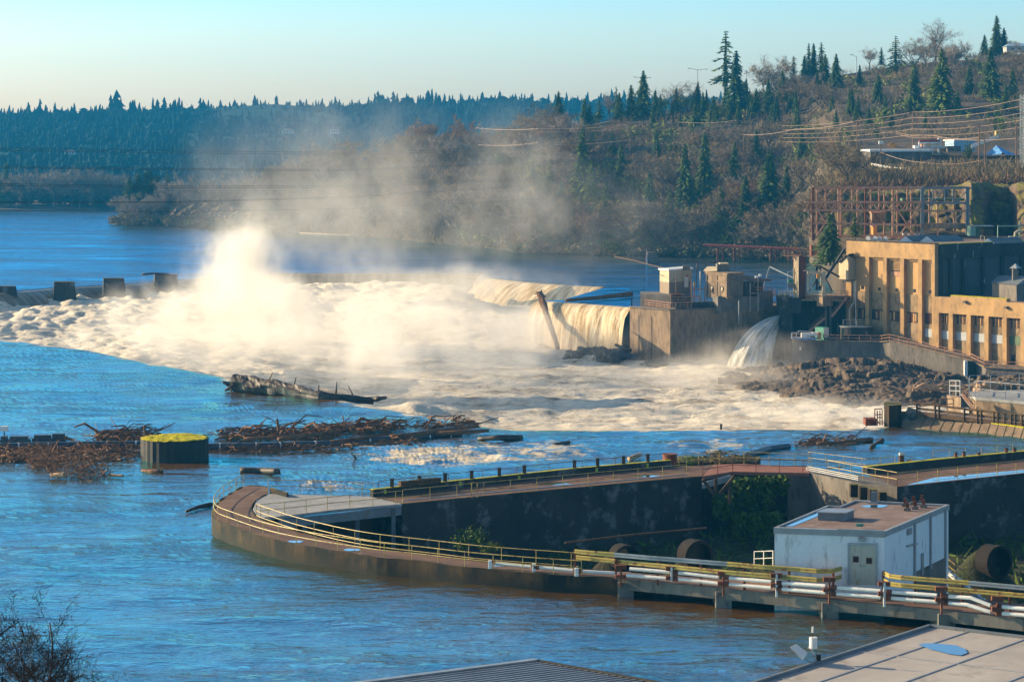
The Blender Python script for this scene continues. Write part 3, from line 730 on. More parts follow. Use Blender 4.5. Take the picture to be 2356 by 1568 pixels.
def bare(x, ytop, ybase, kind, label, group=None, w=1.0, T=HILL, Y=None, name='bare_tree'):
    b = on_hill(x, ybase, T) if Y is None else W(x, ybase, Y)
    h = (ybase-ytop)*b.y/F
    cr, tr = BARE[kind][R.randrange(len(BARE[kind]))]
    return inst(name, [('trunk', tr), ('crown', cr)], b+Vector((0, 0, -.3)), h*w, h, R.uniform(0, 6), label, 'tree', group)

G1 = 'evergreens on the right hillside'
for x, yt, yb, k, w, lab in (
    (1670, 78, 240, 'gaunt', 1.0, 'tallest gaunt fir with bare upper trunk breaking the hill skyline'),
    (1694, 122, 262, 'full', 1.0, 'full dark fir standing against the right side of the gaunt fir'),
    (1826, 104, 170, 'open', 1.1, 'small ragged fir poking above the skyline between bare oaks and a fir clump'),
    (1851, 132, 226, 'full', 1.15, 'dense dark fir just below the ragged skyline fir'),
    (1861, 84, 170, 'open', 1.0, 'left tallest point of the skyline clump of firs'),
    (1872, 88, 170, 'slim', 1.1, 'middle spire of the skyline clump of firs'),
    (1890, 96, 175, 'open', 1.1, 'right shoulder fir of the skyline clump'),
    (1899, 128, 208, 'full', 1.2, 'left fir of a joined dark pair below the skyline clump'),
    (1924, 126, 205, 'wide', 1.0, 'right fir of a joined dark pair below the skyline clump'),
    (1978, 150, 200, 'slim', 1.2, 'small dark fir alone among grey bare trees under a street light'),
    (2028, 86, 130, 'open', 1.3, 'small skyline fir left of the wide-armed cedar'),
    (2061, 86, 172, 'arms', .9, 'wide-armed open cedar with long drooping limbs on the upper slope'),
    (2104, 150, 258, 'full', 1.1, 'smaller of two big firs side by side on the upper slope'),
    (2167, 118, 264, 'wide', 1.0, 'broadest tallest fir on the upper slope, beside the smaller one'),
    (2279, 112, 228, 'wide', .95, 'single broad fir below the lamp posts near the hilltop house'),
    (2293, 37, 125, 'full', 1.1, 'highest skyline fir beside the blue-roofed hilltop house'),
    (2310, 62, 122, 'full', 1.2, 'shorter skyline fir touching the highest fir on its right'),
    (2265, 80, 128, 'wide', 1.1, 'low bushy evergreen left of the highest skyline firs'),
    (1768, 184, 266, 'wide', .9, 'broad fir below the leafless oaks on the crest'),
    (1834, 230, 300, 'slim', 1.0, 'thin ivy-green conifer in the middle of the bare slope'),
    (1577, 340, 482, 'full', .95, 'left of two tall firs rising mid slope above the shore brush'),
    (1622, 310, 466, 'full', .9, 'right and taller of two tall firs rising mid slope'),
    (1771, 348, 492, 'slim', 1.6, 'bright green fir left of the steel switchyard frame'),
    (1716, 408, 524, 'full', 1.1, 'lower bright fir leaning out below its taller neighbour'),
    (1285, 170, 262, 'wide', 1.0, 'lone shapely fir where the near hill meets the far blue ridge'),
    (1379, 170, 226, 'gaunt', 1.1, 'thin see-through fir on the crest beside a sparse snag'),
    (1418, 168, 246, 'gaunt', .9, 'sparse snag-like fir with hanging ivy on the crest'),
    (1480, 166, 276, 'wide', 1.0, 'tall broad fir with a ragged top on the crest by a street light'),
    (1452, 198, 278, 'full', 1.2, 'blue-green fir pressed against the left of the ragged-topped fir'),
    (1556, 162, 214, 'wide', 1.1, 'small rounded fir between leafless oaks on the crest'),
    (1340, 302, 452, 'full', .95, 'tall soft fir mid slope behind the falls spray'),
    (1362, 372, 470, 'wide', .9, 'lower fir at the foot of the tall soft fir behind the spray'),
    (1226, 374, 428, 'full', 1.1, 'small fir fading into the spray, left of a rounder one'),
    (1268, 368, 432, 'wide', 1.1, 'small round-shouldered fir fading into the spray'),
    (1500, 520, 566, 'slim', 1.2, 'little green cypress among brush at the water edge'),
    (1040, 300, 340, 'wide', 1.3, 'dark evergreen clump under the red-brown bare trees')):
    conifer(x, yt, yb, k, lab, G1, w)
for i in range(58):
    x = R.choice([R.uniform(1320, 1700), R.uniform(1600, 1960), R.uniform(1950, 2340)])
    yb = R.uniform(235, 300) if x > 1500 else R.uniform(280, 400)
    conifer(x, yb-R.uniform(30, 62), yb, R.choice(['full', 'full', 'slim', 'wide']), 'small dark evergreen half hidden among the bare hillside trees', 'small evergreens among the bare trees')
for x, yt, yb, k, w in ((1430, 330, 420, 'full', 1.0), (1495, 395, 480, 'wide', .9), (1540, 430, 510, 'full', 1.0), (1395, 420, 500, 'wide', 1.0), (1660, 430, 520, 'full', 1.0), (1690, 330, 420, 'wide', .9), (1740, 300, 370, 'full', 1.0), (1810, 380, 460, 'full', 1.0), (1845, 300, 370, 'wide', 1.0), (1510, 300, 365, 'full', 1.0),
        (1600, 235, 300, 'wide', 1.0), (1740, 205, 270, 'full', 1.1), (1960, 205, 262, 'full', 1.1), (2020, 170, 235, 'wide', 1.0), (2230, 150, 215, 'full', 1.1), (2330, 160, 230, 'wide', 1.0), (1150, 330, 390, 'full', 1.1), (1290, 420, 490, 'wide', 1.0), (1345, 225, 290, 'full', 1.1), (1425, 215, 285, 'wide', 1.0), (1880, 170, 235, 'full', 1.1), (1800, 165, 235, 'wide', 1.0)):
    conifer(x, yt, yb, k, 'mid-sized dark fir scattered among the bare trees of the right hillside', 'firs scattered over the right hillside', w)
for x, yt, yb, k, w, lab in (
    (974, 242, 330, 'russet', 1.1, 'left of two big red-brown bare trees against the far blue ridge'),
    (1060, 244, 325, 'russet', 1.1, 'right of two big red-brown bare trees against the far blue ridge'),
    (919, 258, 332, 'tall', .8, 'thin pale bare tree left of the red-brown pair'),
    (818, 302, 352, 'grey', 1.0, 'small pale bare tree fading into the mist on the ridge'),
    (742, 330, 450, 'brown', .9, 'large bare tree on the wooded point seen through mist'),
    (1756, 134, 196, 'oak', 1.0, 'leafless oak with a clean dark outline on the skyline'),
    (1796, 142, 205, 'oak', 1.0, 'second leafless oak leaning right on the skyline'),
    (2152, 46, 152, 'tall', 1.3, 'very tall spreading bare tree high on the crest'),
    (2000, 92, 140, 'grey', 1.0, 'fine-twigged bare tree left of the wide-armed cedar'),
    (1580, 158, 225, 'oak', 1.0, 'leafless oak above the lime bushes on the crest'),
    (1545, 165, 225, 'oak', 1.0, 'gnarled leafless oak beside the small rounded fir'),
    (1400, 178, 250, 'tall', .8, 'pale bare tree between the two sparse crest firs'),
    (1040, 418, 500, 'russet', .9, 'rust-orange tree standing out low in the mist'),
    (2318, 90, 125, 'grey', 1.0, 'small bare tree behind the hilltop house'),
    (2225, 80, 118, 'tall', .9, 'little pointed grey bare tree on the crest right of the tall one')):
    bare(x, yt, yb, k, lab, 'bare trees standing clear on the hill', w)

def proj(p): return CX+p[0]*F/p[1], YH+(H-p[2])*F/p[1]
def blocked(x, y):
    return (x > 1965 and 300 < y < 428) or (x > 1855 and y > 425) or (2200 < x and y > 405)
placed = 0; tries = 0
while placed < 172 and tries < 4000:
    tries += 1
    x = R.uniform(600, 2420); t = R.uniform(.15, .855)
    p = HILL.at(np.array(x), np.array(t)); px, py = proj(p)
    if any(abs(px-a) < w_+26 and yb-4 < py < yb+48 for a, yt_, yb, w_ in KEEP): continue
    if blocked(px, py) or (x < 900 and R.random() < .45): continue
    h = R.uniform(8, 14)*(1.15 if py > 400 else 1.0)*p[1]/850
    k = R.choices(['brown', 'grey', 'russet', 'oak'], [6, 3, .45 if x > 1150 else 1.4, 1])[0]
    cr, tr = BARE[k][R.randrange(len(BARE[k]))]
    lab = {'brown': 'brown leafless tree crowded among others on the wooded hillside', 'grey': 'pale grey leafless tree crowded among others on the wooded hillside',
           'russet': 'reddish leafless tree crowded among others on the wooded hillside', 'oak': 'dark crooked leafless tree crowded among others on the wooded hillside'}[k]
    inst('bare_tree', [('trunk', tr), ('crown', cr)], Vector(p)+Vector((0, 0, -.5)), h*R.uniform(.9, 1.3), h, R.uniform(0, 6), lab, 'tree', k+' leafless trees on the hillside')
    placed += 1
for i in range(10):
    x = 1805+i*11+R.uniform(-4, 4); yb = R.uniform(205, 262); bare(x, yb-R.uniform(40, 62), yb, R.choice(['brown', 'grey']), 'leafless tree on the steep shoulder right of the crest oaks', 'leafless trees on the crest shoulder', 1.1)
# bushes that stand out by colour
for x, y, wpx, hpx, k, lab in (
    (1645, 0, 0, 0, None, None), (1280, 270, 46, 36, 'lime', 'lime-green bush below the lone fir'), (1525, 250, 34, 40, 'lime', 'yellow-green bush beside the ragged-topped fir'),
    (1570, 235, 46, 34, 'lime', 'lime bush under the crest oaks'), (1376, 248, 26, 34, 'lime', 'green bush at the foot of the see-through fir'),
    (2053, 343, 24, 16, 'autumn', 'bright yellow autumn tree behind the concrete tank'), (1874, 352, 28, 32, 'ivy', 'ivy-covered stump in the middle of the slope'),
    (2016, 322, 16, 42, 'ivy', 'narrow ivy-clad trunk left of the concrete tank'), (2226, 368, 24, 44, 'ivy', 'dark green ivy column by the conveyor'),
    (2290, 308, 14, 80, 'ivy', 'tall ivy-clad trunk left of the lattice mast'), (2306, 310, 22, 56, 'ivy', 'bushier ivy-clad trunk nearest the lattice mast'),
    (2310, 182, 60, 16, 'lime', 'mossy green hummock below the hilltop'), (1650, 268, 26, 30, 'lime', 'olive bush under the full dark fir'),
    (1700, 520, 30, 24, 'lime', 'yellow-green bush near the shore below the bright firs')):
    if k is None: continue
    b = on_hill(x, y); s = b.y/F
    inst('bush', [('crown', BUSH[k][R.randrange(2)])], b, wpx*s*.9, hpx*s, R.uniform(0, 6), lab, 'bush')
# brush along the right shore
for i in range(46):
    x = 1180+i*17+R.uniform(-6, 6); b = Vector(HILL.at(np.array(float(x)), np.array(1/7+.012))); s = R.uniform(3, 5.5)
    if 1905 < x: continue
    inst('shrub', [('crown', BUSH[R.choice(['brush', 'brush', 'brush', 'ivy'])][R.randrange(2)])], b+Vector((0, 0, -.4)), s*1.5, s*R.uniform(.6, 1.1), R.uniform(0, 6), 'dry rounded shrub overhanging the far river bank', 'bush', 'shrubs along the right river bank')

# dense twiggy undergrowth under the trees
g = np.random.default_rng(5); N = 15000
x = g.uniform(560, 2850, N); t = g.uniform(.145, .86, N); p = HILL.at(x, t); hh = g.uniform(1.2, 4.2, N)
px = CX+p[:, 0]*F/p[:, 1]; py = YH+(H-p[:, 2])*F/p[:, 1]
clear = (px > 2190) & (py > 420) | (px > 1860) & (py > 430) | (px > 1960) & (py < 372) & (py > 318) | (np.abs(py-386) < 5) & (px > 1990)
p, hh = p[~clear], hh[~clear]; N = len(p); K = 16
d = g.normal(size=(N, K, 3)); d[..., 2] = np.abs(d[..., 2])+.5; d /= np.linalg.norm(d, axis=-1, keepdims=True)
o = p[:, None, :]+g.normal(size=(N, K, 3))*np.array([1.6, 1.6, .3]); tip = o+d*hh[:, None, None]*g.uniform(.5, 1.1, (N, K, 1))
sd = np.cross(d, g.normal(size=(N, K, 3))); sd /= np.linalg.norm(sd, axis=-1, keepdims=True); sd *= .10
T = np.stack([o-sd, o+sd, tip], 2).reshape(-1, 3, 3)
me = tris_obj(T, 'undergrowth', M['brush']); o = bpy.data.objects.new('undergrowth', me); C.objects.link(o); o['kind'] = 'stuff'

# the further crowd of bare trees, one mass behind the nearer ones
g = np.random.default_rng(21); T = []
for _ in range(150):
    x = g.uniform(700, 2420); t = g.uniform(.2, .86); p = HILL.at(np.array(x), np.array(t)); px, py = proj(p)
    if blocked(px, py) or any(abs(px-a) < w_+20 and yb-4 < py < yb+40 for a, yt_, yb, w_ in KEEP): continue
    me = BARE['brown' if g.random() < .6 else 'grey'][g.integers(3)][0]; co = np.empty(len(me.vertices)*3, np.float32); me.vertices.foreach_get('co', co); v = co.reshape(-1, 3, 3)[g.integers(2)::2]
    h = g.uniform(8, 13)*p[1]/850; a = g.uniform(0, 6.28); ca, sa = math.cos(a), math.sin(a)
    T.append(np.stack([(v[..., 0]*ca-v[..., 1]*sa)*h*1.15+p[0], (v[..., 0]*sa+v[..., 1]*ca)*h*1.15+p[1], v[..., 2]*h+p[2]-.4], -1))
me = tris_obj(np.concatenate(T), 'bare_wood', M['twigs']); o = bpy.data.objects.new('bare_wood', me); C.objects.link(o); o['kind'] = 'stuff'
# evergreen scrub and ivy between the trees
N = 1500; x = g.uniform(900, 2450, N); t = g.uniform(.15, .84, N); p = HILL.at(x, t); px = CX+p[:, 0]*F/p[:, 1]; py = YH+(H-p[:, 2])*F/p[:, 1]
ok = (fbm(px/70, py/40, 3, 91) > .52) & ~((px > 1960) & (py > 300) & (py < 400)) & ~((px > 1860) & (py > 380)); p = p[ok]; N = len(p); K = 40
o = p[:, None, :]+g.normal(size=(N, K, 3))*np.array([1.5, 1.5, 1.0])+np.array([0, 0, 1.2]); s = g.normal(size=(N, K, 3))*.38; u = g.normal(size=(N, K, 3))*.45
me = tris_obj(np.stack([o-s, o+s, o+u], 2).reshape(-1, 3, 3), 'evergreen_scrub', M['lime_bush']); o = bpy.data.objects.new('evergreen_scrub', me); C.objects.link(o); o['kind'] = 'stuff'

# far ridge: wood as one mass, skyline trees each their own
low = tier_tris(3, .22, 5, 5, .02)
def mass(name, T, n, t0, t1, h0, h1, mat_, rnd=.35, x0=-400, x1=1700):
    x = g.uniform(x0, x1, n); t = g.uniform(t0, t1, n); p = T.at(x, t); h = g.uniform(h0, h1, n)
    isr = g.random(n) < rnd; V = low[None]*1.0
    a = g.uniform(0, 6.28, n); ca, sa = np.cos(a)[:, None, None], np.sin(a)[:, None, None]
    L = np.broadcast_to(low, (n,)+low.shape).copy()
    zz = L[..., 2]; wid = np.where(isr[:, None, None], 1.5*np.sqrt(np.clip(zz*(1.05-zz)*4, .1, 1))/np.clip(1.05-zz, .15, 1), 1.0)
    X = (L[..., 0]*ca-L[..., 1]*sa)*wid; Yv = (L[..., 0]*sa+L[..., 1]*ca)*wid
    zs = np.where(isr, .62, 1.0)*h
    out = np.stack([X*h[:, None, None], Yv*h[:, None, None], zz*zs[:, None, None]], -1)+p[:, None, None, :]
    me = tris_obj(out.reshape(-1, 3, 3), name, mat_); o = bpy.data.objects.new(name, me); C.objects.link(o); o['kind'] = 'stuff'
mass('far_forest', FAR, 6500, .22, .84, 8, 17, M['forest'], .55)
for i in range(14):
    x = 1862+i*6.5; yb = R.uniform(470, 590); b = W(x, yb, R.uniform(538, 552)); bare(x, yb-R.uniform(45, 80), yb, R.choice(['brown', 'grey']), 'leafless tree crowding the steep bank left of the switchyard', 'leafless trees beside the switchyard', 1.2, HILL, b.y)
mass('riverside_wood', LB, 260, .32, .9, 7, 14, M['forest'], .9, -300, 760)
sky = [(30, 30), (65, 40), (80, 30), (92, 46), (105, 34), (255, 50), (268, 60), (278, 44), (300, 36), (310, 40), (352, 44), (362, 40), (378, 44), (392, 32), (403, 40), (412, 44), (461, 42), (470, 34), (486, 30), (512, 26), (540, 38), (556, 32), (586, 46), (592, 40), (618, 30), (636, 44), (664, 30), (690, 36), (705, 36), (720, 28), (870, 42), (880, 34), (905, 40), (914, 36), (962, 30), (985, 40), (994, 44), (1003, 36), (1012, 30), (1060, 34), (1080, 30), (1110, 36), (1130, 30), (1150, 38), (1180, 32), (1200, 34), (1225, 34)]
for x, hp in sky+[(R.gauss(R.choice([640, 760, 900, 980, 1080, 1180]), 22), R.uniform(10, 32)*R.uniform(.6, 1.1)) for _ in range(80)]+[(R.uniform(0, 600), R.uniform(5, 13)) for _ in range(40)]:
    b = Vector(FAR.at(np.array(float(x)), np.array(.8))); h = hp*1.12*b.y/F; cr = CON['far'][R.randrange(4)][0]
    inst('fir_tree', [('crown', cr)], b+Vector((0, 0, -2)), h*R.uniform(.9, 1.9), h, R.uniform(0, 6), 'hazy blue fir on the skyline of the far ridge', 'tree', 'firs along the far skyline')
# trees on the low bank and the wooded point
for x, yt, yb, k, w, lab in (
    (14, 375, 470, 'slim', 1.0, 'tall narrow dark fir at the water left of the bare bank trees'), (-4, 390, 470, 'full', 1.0, 'dark fir cut by the left picture edge on the low bank')):
    conifer(x, yt, yb, k, lab, None, w, LB, 1230)
PW = 'dark cedars on the wooded point'
for x, yt, yb, w in ((298, 408, 500, 1.1), (318, 400, 503, 1.2), (338, 394, 505, 1.2), (346, 397, 505, 1.2), (362, 404, 504, 1.3), (385, 402, 500, 1.0), (328, 425, 508, 1.3), (310, 430, 510, 1.2), (352, 425, 508, 1.3)):
    conifer(x, yt, yb, 'slim', 'dark pointed cedar in the tight clump on the wooded point', PW, w*1.5, PT, 1005, 'cedar_tree')
for i in range(32):
    x = R.uniform(-30, 262); bare(x, R.uniform(385, 420), 476, R.choice(['brown', 'grey', 'brown']), 'leafless tree in the row along the low far bank', 'leafless trees along the low far bank', 1.1, LB, R.uniform(1225, 1260))
for i in range(50):
    x = R.uniform(270, 720); Y = R.uniform(960, 1060); yb = YH+(H-1.6)*F/Y
    bare(x, yb-R.uniform(50, 105)*(1 if x > 400 else .65), yb, R.choice(['brown', 'grey', 'grey', 'tall']), 'leafless tree on the wooded point veiled by mist', 'leafless trees on the wooded point', 1.0, PT, Y)
mass('point_wood', PT, 220, .3, .95, 6, 13, M['brown_wood'], 1.0, 400, 720)
for i in range(40):
    x = 262+i*11.5; b = Vector(PT.at(np.array(float(x)), np.array(.28))); s = R.uniform(3, 6)
    inst('shrub', [('crown', BUSH[R.choice(['brush', 'brush', 'ivy'])][R.randrange(2)])], b, s*1.6, s, R.uniform(0, 6), 'low shrub at the water edge of the wooded point', 'bush', 'shrubs edging the wooded point')
# ================================================================ near works: quay, pit, white building, booms, roofs
ZD = 1.45
def L3(x, y): return (.342*x, 1031.9+.342*y)
def R4(x, y): return (775.4+.342*x, 1031.9+.342*y)
def R3(x, y): return (1550.7+.342*x, 1031.9+.342*y)
def Q(p, z=ZD): return P(p[0], p[1], z)
class Face:
    """vertical plane through A and B; outward normal faces the camera"""
    def __init__(s, A, B):
        s.A = Vector((A[0], A[1], 0)); s.u = Vector((B[0]-A[0], B[1]-A[1], 0)); s.L = s.u.length; s.u.normalize()
        s.n = Vector((s.u.y, -s.u.x, 0))
        if s.n.dot(-s.A) < 0: s.n = -s.n
    def sz(s, x, y):
        k = (x-CX)/F; t = (k*s.A.y-s.A.x)/(s.u.x-k*s.u.y); Y = s.A.y+t*s.u.y
        return t, H-(y-YH)*Y/F
    def at(s, t, z, o=0): return s.A+s.u*t+s.n*o+Vector((0, 0, z))
    def pt(s, x, y, o=0): t, z = s.sz(x, y); return s.at(t, z, o)
    def rect(s, mb, t0, t1, z0, z1, o0, o1):
        return mb.obox(s.at(t0, z0, o0), s.u*(t1-t0), s.n*(o1-o0), (0, 0, z1-z0))
    def box(s, mb, x0, y0, x1, y1, o0=0, o1=.1):
        t0, _ = s.sz(x0, 0); t1, _ = s.sz(x1, 0); _, za = s.sz((x0+x1)/2, y0); _, zb = s.sz((x0+x1)/2, y1)
        return s.rect(mb, min(t0, t1), max(t0, t1), min(za, zb), max(za, zb), o0, o1)
def resample(pts, step):
    out = [pts[0]]; acc = 0
    for a, b in zip(pts[:-1], pts[1:]):
        L = (b-a).length; d = step-acc
        while d <= L:
            out.append(a.lerp(b, d/L)); d += step
        acc = L-(d-step)
    if (out[-1]-pts[-1]).length > step*.3: out.append(pts[-1])
    return out
def railing(label, pts, h=1.1, step=2.4, m_='yellow', rails=(1.0, .52), r=.032, group=None, name='railing', cat='railing', postm=None):
    pts = [Vector(p) for p in pts]; t = thing(name, label, cat, pts[0], group)
    for f in rails: MB().tube([p+Vector((0, 0, h*f)) for p in pts], r, 6).build('rail', M[m_], t)
    for p in resample(pts, step): MB().tube([p-Vector((0, 0, .05)), p+Vector((0, 0, h))], r*1.05, 6).build('post', M[postm or m_], t)
    return t
def smooth_px(pts, n=5):
    out = []
    for i in range(len(pts)-1):
        p0, p1, p2, p3 = pts[max(i-1, 0)], pts[i], pts[i+1], pts[min(i+2, len(pts)-1)]
        for k in range(n):
            t = k/n
            out.append(tuple(.5*((2*p1[j])+(-p0[j]+p2[j])*t+(2*p0[j]-5*p1[j]+4*p2[j]-p3[j])*t*t+(-p0[j]+3*p1[j]-3*p2[j]+p3[j])*t**3) for j in (0, 1)))
    return out+[pts[-1]]
outer = smooth_px([(616, 1119), (566, 1116), (534, 1131), (506, 1149), (490, 1167), (487, 1181), (496, 1194), (523, 1205), (564, 1220), (616, 1236), (684, 1251), (752, 1263), (805, 1271), (871, 1281), (946, 1288), (1073, 1303), (1220, 1316), (1322, 1323), (1424, 1330)], 4)
inner = smooth_px([(617, 1135), (588, 1150), (580, 1170), (593, 1190), (633, 1205), (684, 1222), (752, 1239), (805, 1251), (878, 1263), (1015, 1279), (1117, 1291), (1316, 1306), (1424, 1314)], 4)
bro = [(1424, 1330), (1551, 1341), (1653, 1351), (1903, 1377), (2159, 1401), (2354, 1423), (2760, 1470)]
bri = [(1424, 1314), (1551, 1323), (1653, 1331), (1800, 1341), (1935, 1350), (2034, 1352), (2120, 1362), (2354, 1388), (2760, 1433)]
qo = [Q(p) for p in outer]; qi = [Q(p) for p in inner]
def ring(t_, name, A, B, z0, z1, m_):
    mb = MB(); A0 = [Vector((p.x, p.y, z0)) for p in A]; A1 = [Vector((p.x, p.y, z1)) for p in A]; B0 = [Vector((p.x, p.y, z0)) for p in B]; B1 = [Vector((p.x, p.y, z1)) for p in B]
    mb.strip(A0, A1); mb.strip(B1, B0); mb.poly([A0[0], A1[0], B1[0], B0[0]]); mb.poly([A0[-1], B0[-1], B1[-1], A1[-1]])
    return mb.build(name, m_, t_)
def arcsample(pts, n):
    L = [0]
    for a, b in zip(pts[:-1], pts[1:]): L.append(L[-1]+(b-a).length)
    out = []
    for k in range(n):
        d = L[-1]*k/(n-1); i = min(len(pts)-2, max(0, np.searchsorted(L, d)-1)); f = (d-L[i])/max(1e-6, L[i+1]-L[i]); out.append(pts[i].lerp(pts[i+1], f))
    return out
A, B = arcsample(qo, 70), arcsample(qi, 70)
q = thing('quay', 'curved concrete quay with brown deck sweeping round its rounded upstream end', 'quay', A[0])
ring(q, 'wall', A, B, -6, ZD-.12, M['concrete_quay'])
# worn coping edge, then the deck
cop = MB()
Ai = [p.lerp(b, .025) for p, b in zip(A, B)]; Bi = [b.lerp(p, .03) for p, b in zip(A, B)]
for X0, X1 in ((A, Ai), (Bi, B)):
    jit = [R.uniform(-.05, .07) for _ in X0]
    a = [p+Vector((0, 0, -.12)) for p in X0]; b = [p+Vector((0, 0, j)) for p, j in zip(X0, jit)]; c = [p+Vector((0, 0, j)) for p, j in zip(X1, jit)]; d = [p+Vector((0, 0, -.12)) for p in X1]
    cop.strip(a, b); cop.strip(b, c); cop.strip(c, d)
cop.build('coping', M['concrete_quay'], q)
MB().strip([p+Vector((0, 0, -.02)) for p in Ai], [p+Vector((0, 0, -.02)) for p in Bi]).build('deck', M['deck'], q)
# puddles lie on the deck
m, nt, N_, L_, b_ = nt_new('rain_puddle'); b_.inputs['Base Color'].default_value = (.03, .03, .03, 1); b_.inputs['Roughness'].default_value = .03; b_.inputs['Specular IOR Level'].default_value = 1.0
b_.inputs['Coat Weight'].default_value = 1; b_.inputs['Coat Tint'].default_value = (.6, .85, 1, 1); M['puddle'] = m
def puddle(label, x, y, rx, ry, z, n=18):
    pts = []
    for k in range(n):
        a = 2*math.pi*k/n; f = .75+.4*R.random(); pts.append(P(x+rx*math.cos(a)*f, y+ry*math.sin(a)*f, z))
    o = MB().poly(pts[::-1]).build('puddle', M['puddle']); return tag(o, label, 'puddle', 'rain puddles')
for i, (x, y, rx, ry) in enumerate(((680, 1247, 18, 3), (808, 1266, 20, 3), (1150, 1302, 16, 2))):
    puddle(('puddle on the brown quay deck nearest the rounded end', 'puddle halfway along the brown quay deck', 'puddle on the quay deck under the start of the white pipe')[i], x, y-2, rx, ry, ZD+.006)
railing('yellow pipe railing along the outer water side of the curved quay', [p.lerp(b, .04) for p, b in zip(A, B)][3:67], 1.12, 2.5, rails=(1, .5), group='yellow railings')
railing('rusty yellow railing along the inner pit side of the curved quay', [b.lerp(p, .03) for p, b in zip(A, B)][18:66], 1.2, 2.9, rails=(1, .5, .16), group='yellow railings')
# grey landing between the quay and the middle wall
pl = [Q(p) for p in ((617, 1135), (862, 1141), (925, 1158), (775, 1171), (650, 1186), (594, 1190), (582, 1170), (590, 1150))]
g_ = thing('landing_platform', 'flat grey concrete landing joining the curved quay to the middle wall', 'platform', pl[0])
MB().prism(pl, ZD-.25, ZD-.01).build('slab', M['deck_grey'], g_)
a, b = Q((640, 1189)), Q((925, 1158)); MB().bar(a+Vector((0, .3, -.65)), b+Vector((0, .3, -.65)), .3, .75).build('beam', M['steel_grey'], g_)
for x, y in ((822, 1168), (700, 1182), (905, 1161)): p = Q((x, y)); MB().box(p.x, p.y+.3, -5, .35, .35, 6.1).build('column', M['steel_grey'], g_)
railing('yellow railing along the front edge of the grey landing', [Q(p) for p in ((600, 1190), (650, 1185.5), (775, 1170.5), (922, 1158))], 1.15, 2.3, group='yellow railings')
railing('yellow railing along the river side of the grey landing', [Q(p) for p in ((617, 1133), (695, 1134), (862, 1140))], 1.2, 3.0, group='yellow railings')
p = [Q(x) for x in ((620, 1131), (660, 1143), (664, 1141), (624, 1129))]
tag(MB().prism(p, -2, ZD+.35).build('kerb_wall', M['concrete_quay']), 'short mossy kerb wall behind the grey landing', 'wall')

# ---- middle wall
fr = [(926, 1158), (1060, 1145), (1300, 1123), (1581, 1097), (1615, 1095)]
bk = [(1640, 1068), (1541, 1073), (1322, 1092), (1117, 1114), (1017, 1124), (855, 1142)]
mw = thing('middle_wall', 'tall stained concrete wall across the pit with a walkway on top', 'wall', Q(fr[0]))
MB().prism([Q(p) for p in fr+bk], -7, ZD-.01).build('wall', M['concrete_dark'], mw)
MB().poly([Q(p, ZD+.005) for p in ((930, 1157), (1060, 1144.5), (1300, 1122.3), (1581, 1096.3), (1614, 1094), (1640, 1069), (1541, 1074), (1322, 1093), (1117, 1115), (1017, 1125), (862, 1142))]).build('walkway', M['deck'], mw)
a = [Q(p) for p in bk[1:]]; par = MB()
for p0, p1 in zip(a[:-1], a[1:]): par.bar(p0+Vector((0, 0, .32)), p1+Vector((0, 0, .32)), .5, .66)
par.build('parapet', M['concrete_dark'], mw)
mo = MB()
for p0, p1 in zip(a[:-1], a[1:]): mo.bar(p0+Vector((0, 0, .67)), p1+Vector((0, 0, .67)), .46, .05)
mo.build('moss_cap', M['moss'], mw)
puddle('long puddle on the middle wall walkway past the small gate', 1270, 1112, 45, 3, ZD+.012); puddle('smaller puddle on the middle wall walkway near its far end', 1490, 1094, 26, 2.2, ZD+.012)
def parapet_pt(x):
    i = [k for k in range(len(a)-1)]; best = None
    for k in i:
        x0, x1 = bk[1:][k][0], bk[1:][k+1][0]
        if min(x0, x1) <= x <= max(x0, x1): return a[k].lerp(a[k+1], (x-x0)/(x1-x0))
    return a[0]
sp = [368, 553, 727, 905, 1090, 1256, 1597, 1750, 1923, 2088]
for i, cx in enumerate(sp):
    p = parapet_pt(775.4+.342*cx)
    b_ = thing('timber_post', 'dark square timber post on the middle wall parapet', 'post', p+Vector((0, 0, .69)), 'timber posts on the middle wall')
    MB().box(p.x, p.y, .69+ZD, .34, .3, .72).build('shaft', M['timber'], b_); MB().box(p.x, p.y, 1.41+ZD, .4, .36, .05).build('cap', M['dark_steel'], b_)
railing('thin rusty rail strung behind the timber posts of the middle wall', [parapet_pt(x)+Vector((0, .35, .55)) for x in (870, 1000, 1150, 1300, 1420, 1535)], .75, 4, 'rust', (1.0,), .03)
railing('long yellow railing along the pit edge of the middle wall', [Q(p)+Vector((0, .3, 0)) for p in fr[:4]], 1.2, 2.9, rails=(1, .45), group='yellow railings')
MB_ = MB().tube([Q(p)+Vector((0, .2, .22)) for p in fr[:4]], .06, 6); tag(MB_.build('conduit_pipe', M['galv']), 'grey conduit pipe along the foot of the middle wall railing', 'pipe')
gt = thing('walkway_gate', 'small yellow tubular gate frame on the middle wall walkway', 'gate', Q((1090, 1143)))
for x in (1085, 1098): p = Q((x, 1144)); MB().tube([p, p+Vector((0, 0, 1.35))], .05, 6).build('post', M['yellow'], gt)
for h in (.6, 1.35): MB().tube([Q((1085, 1144))+Vector((0, 0, h)), Q((1098, 1144))+Vector((0, 0, h))], .05, 6).build('rail', M['yellow'], gt)
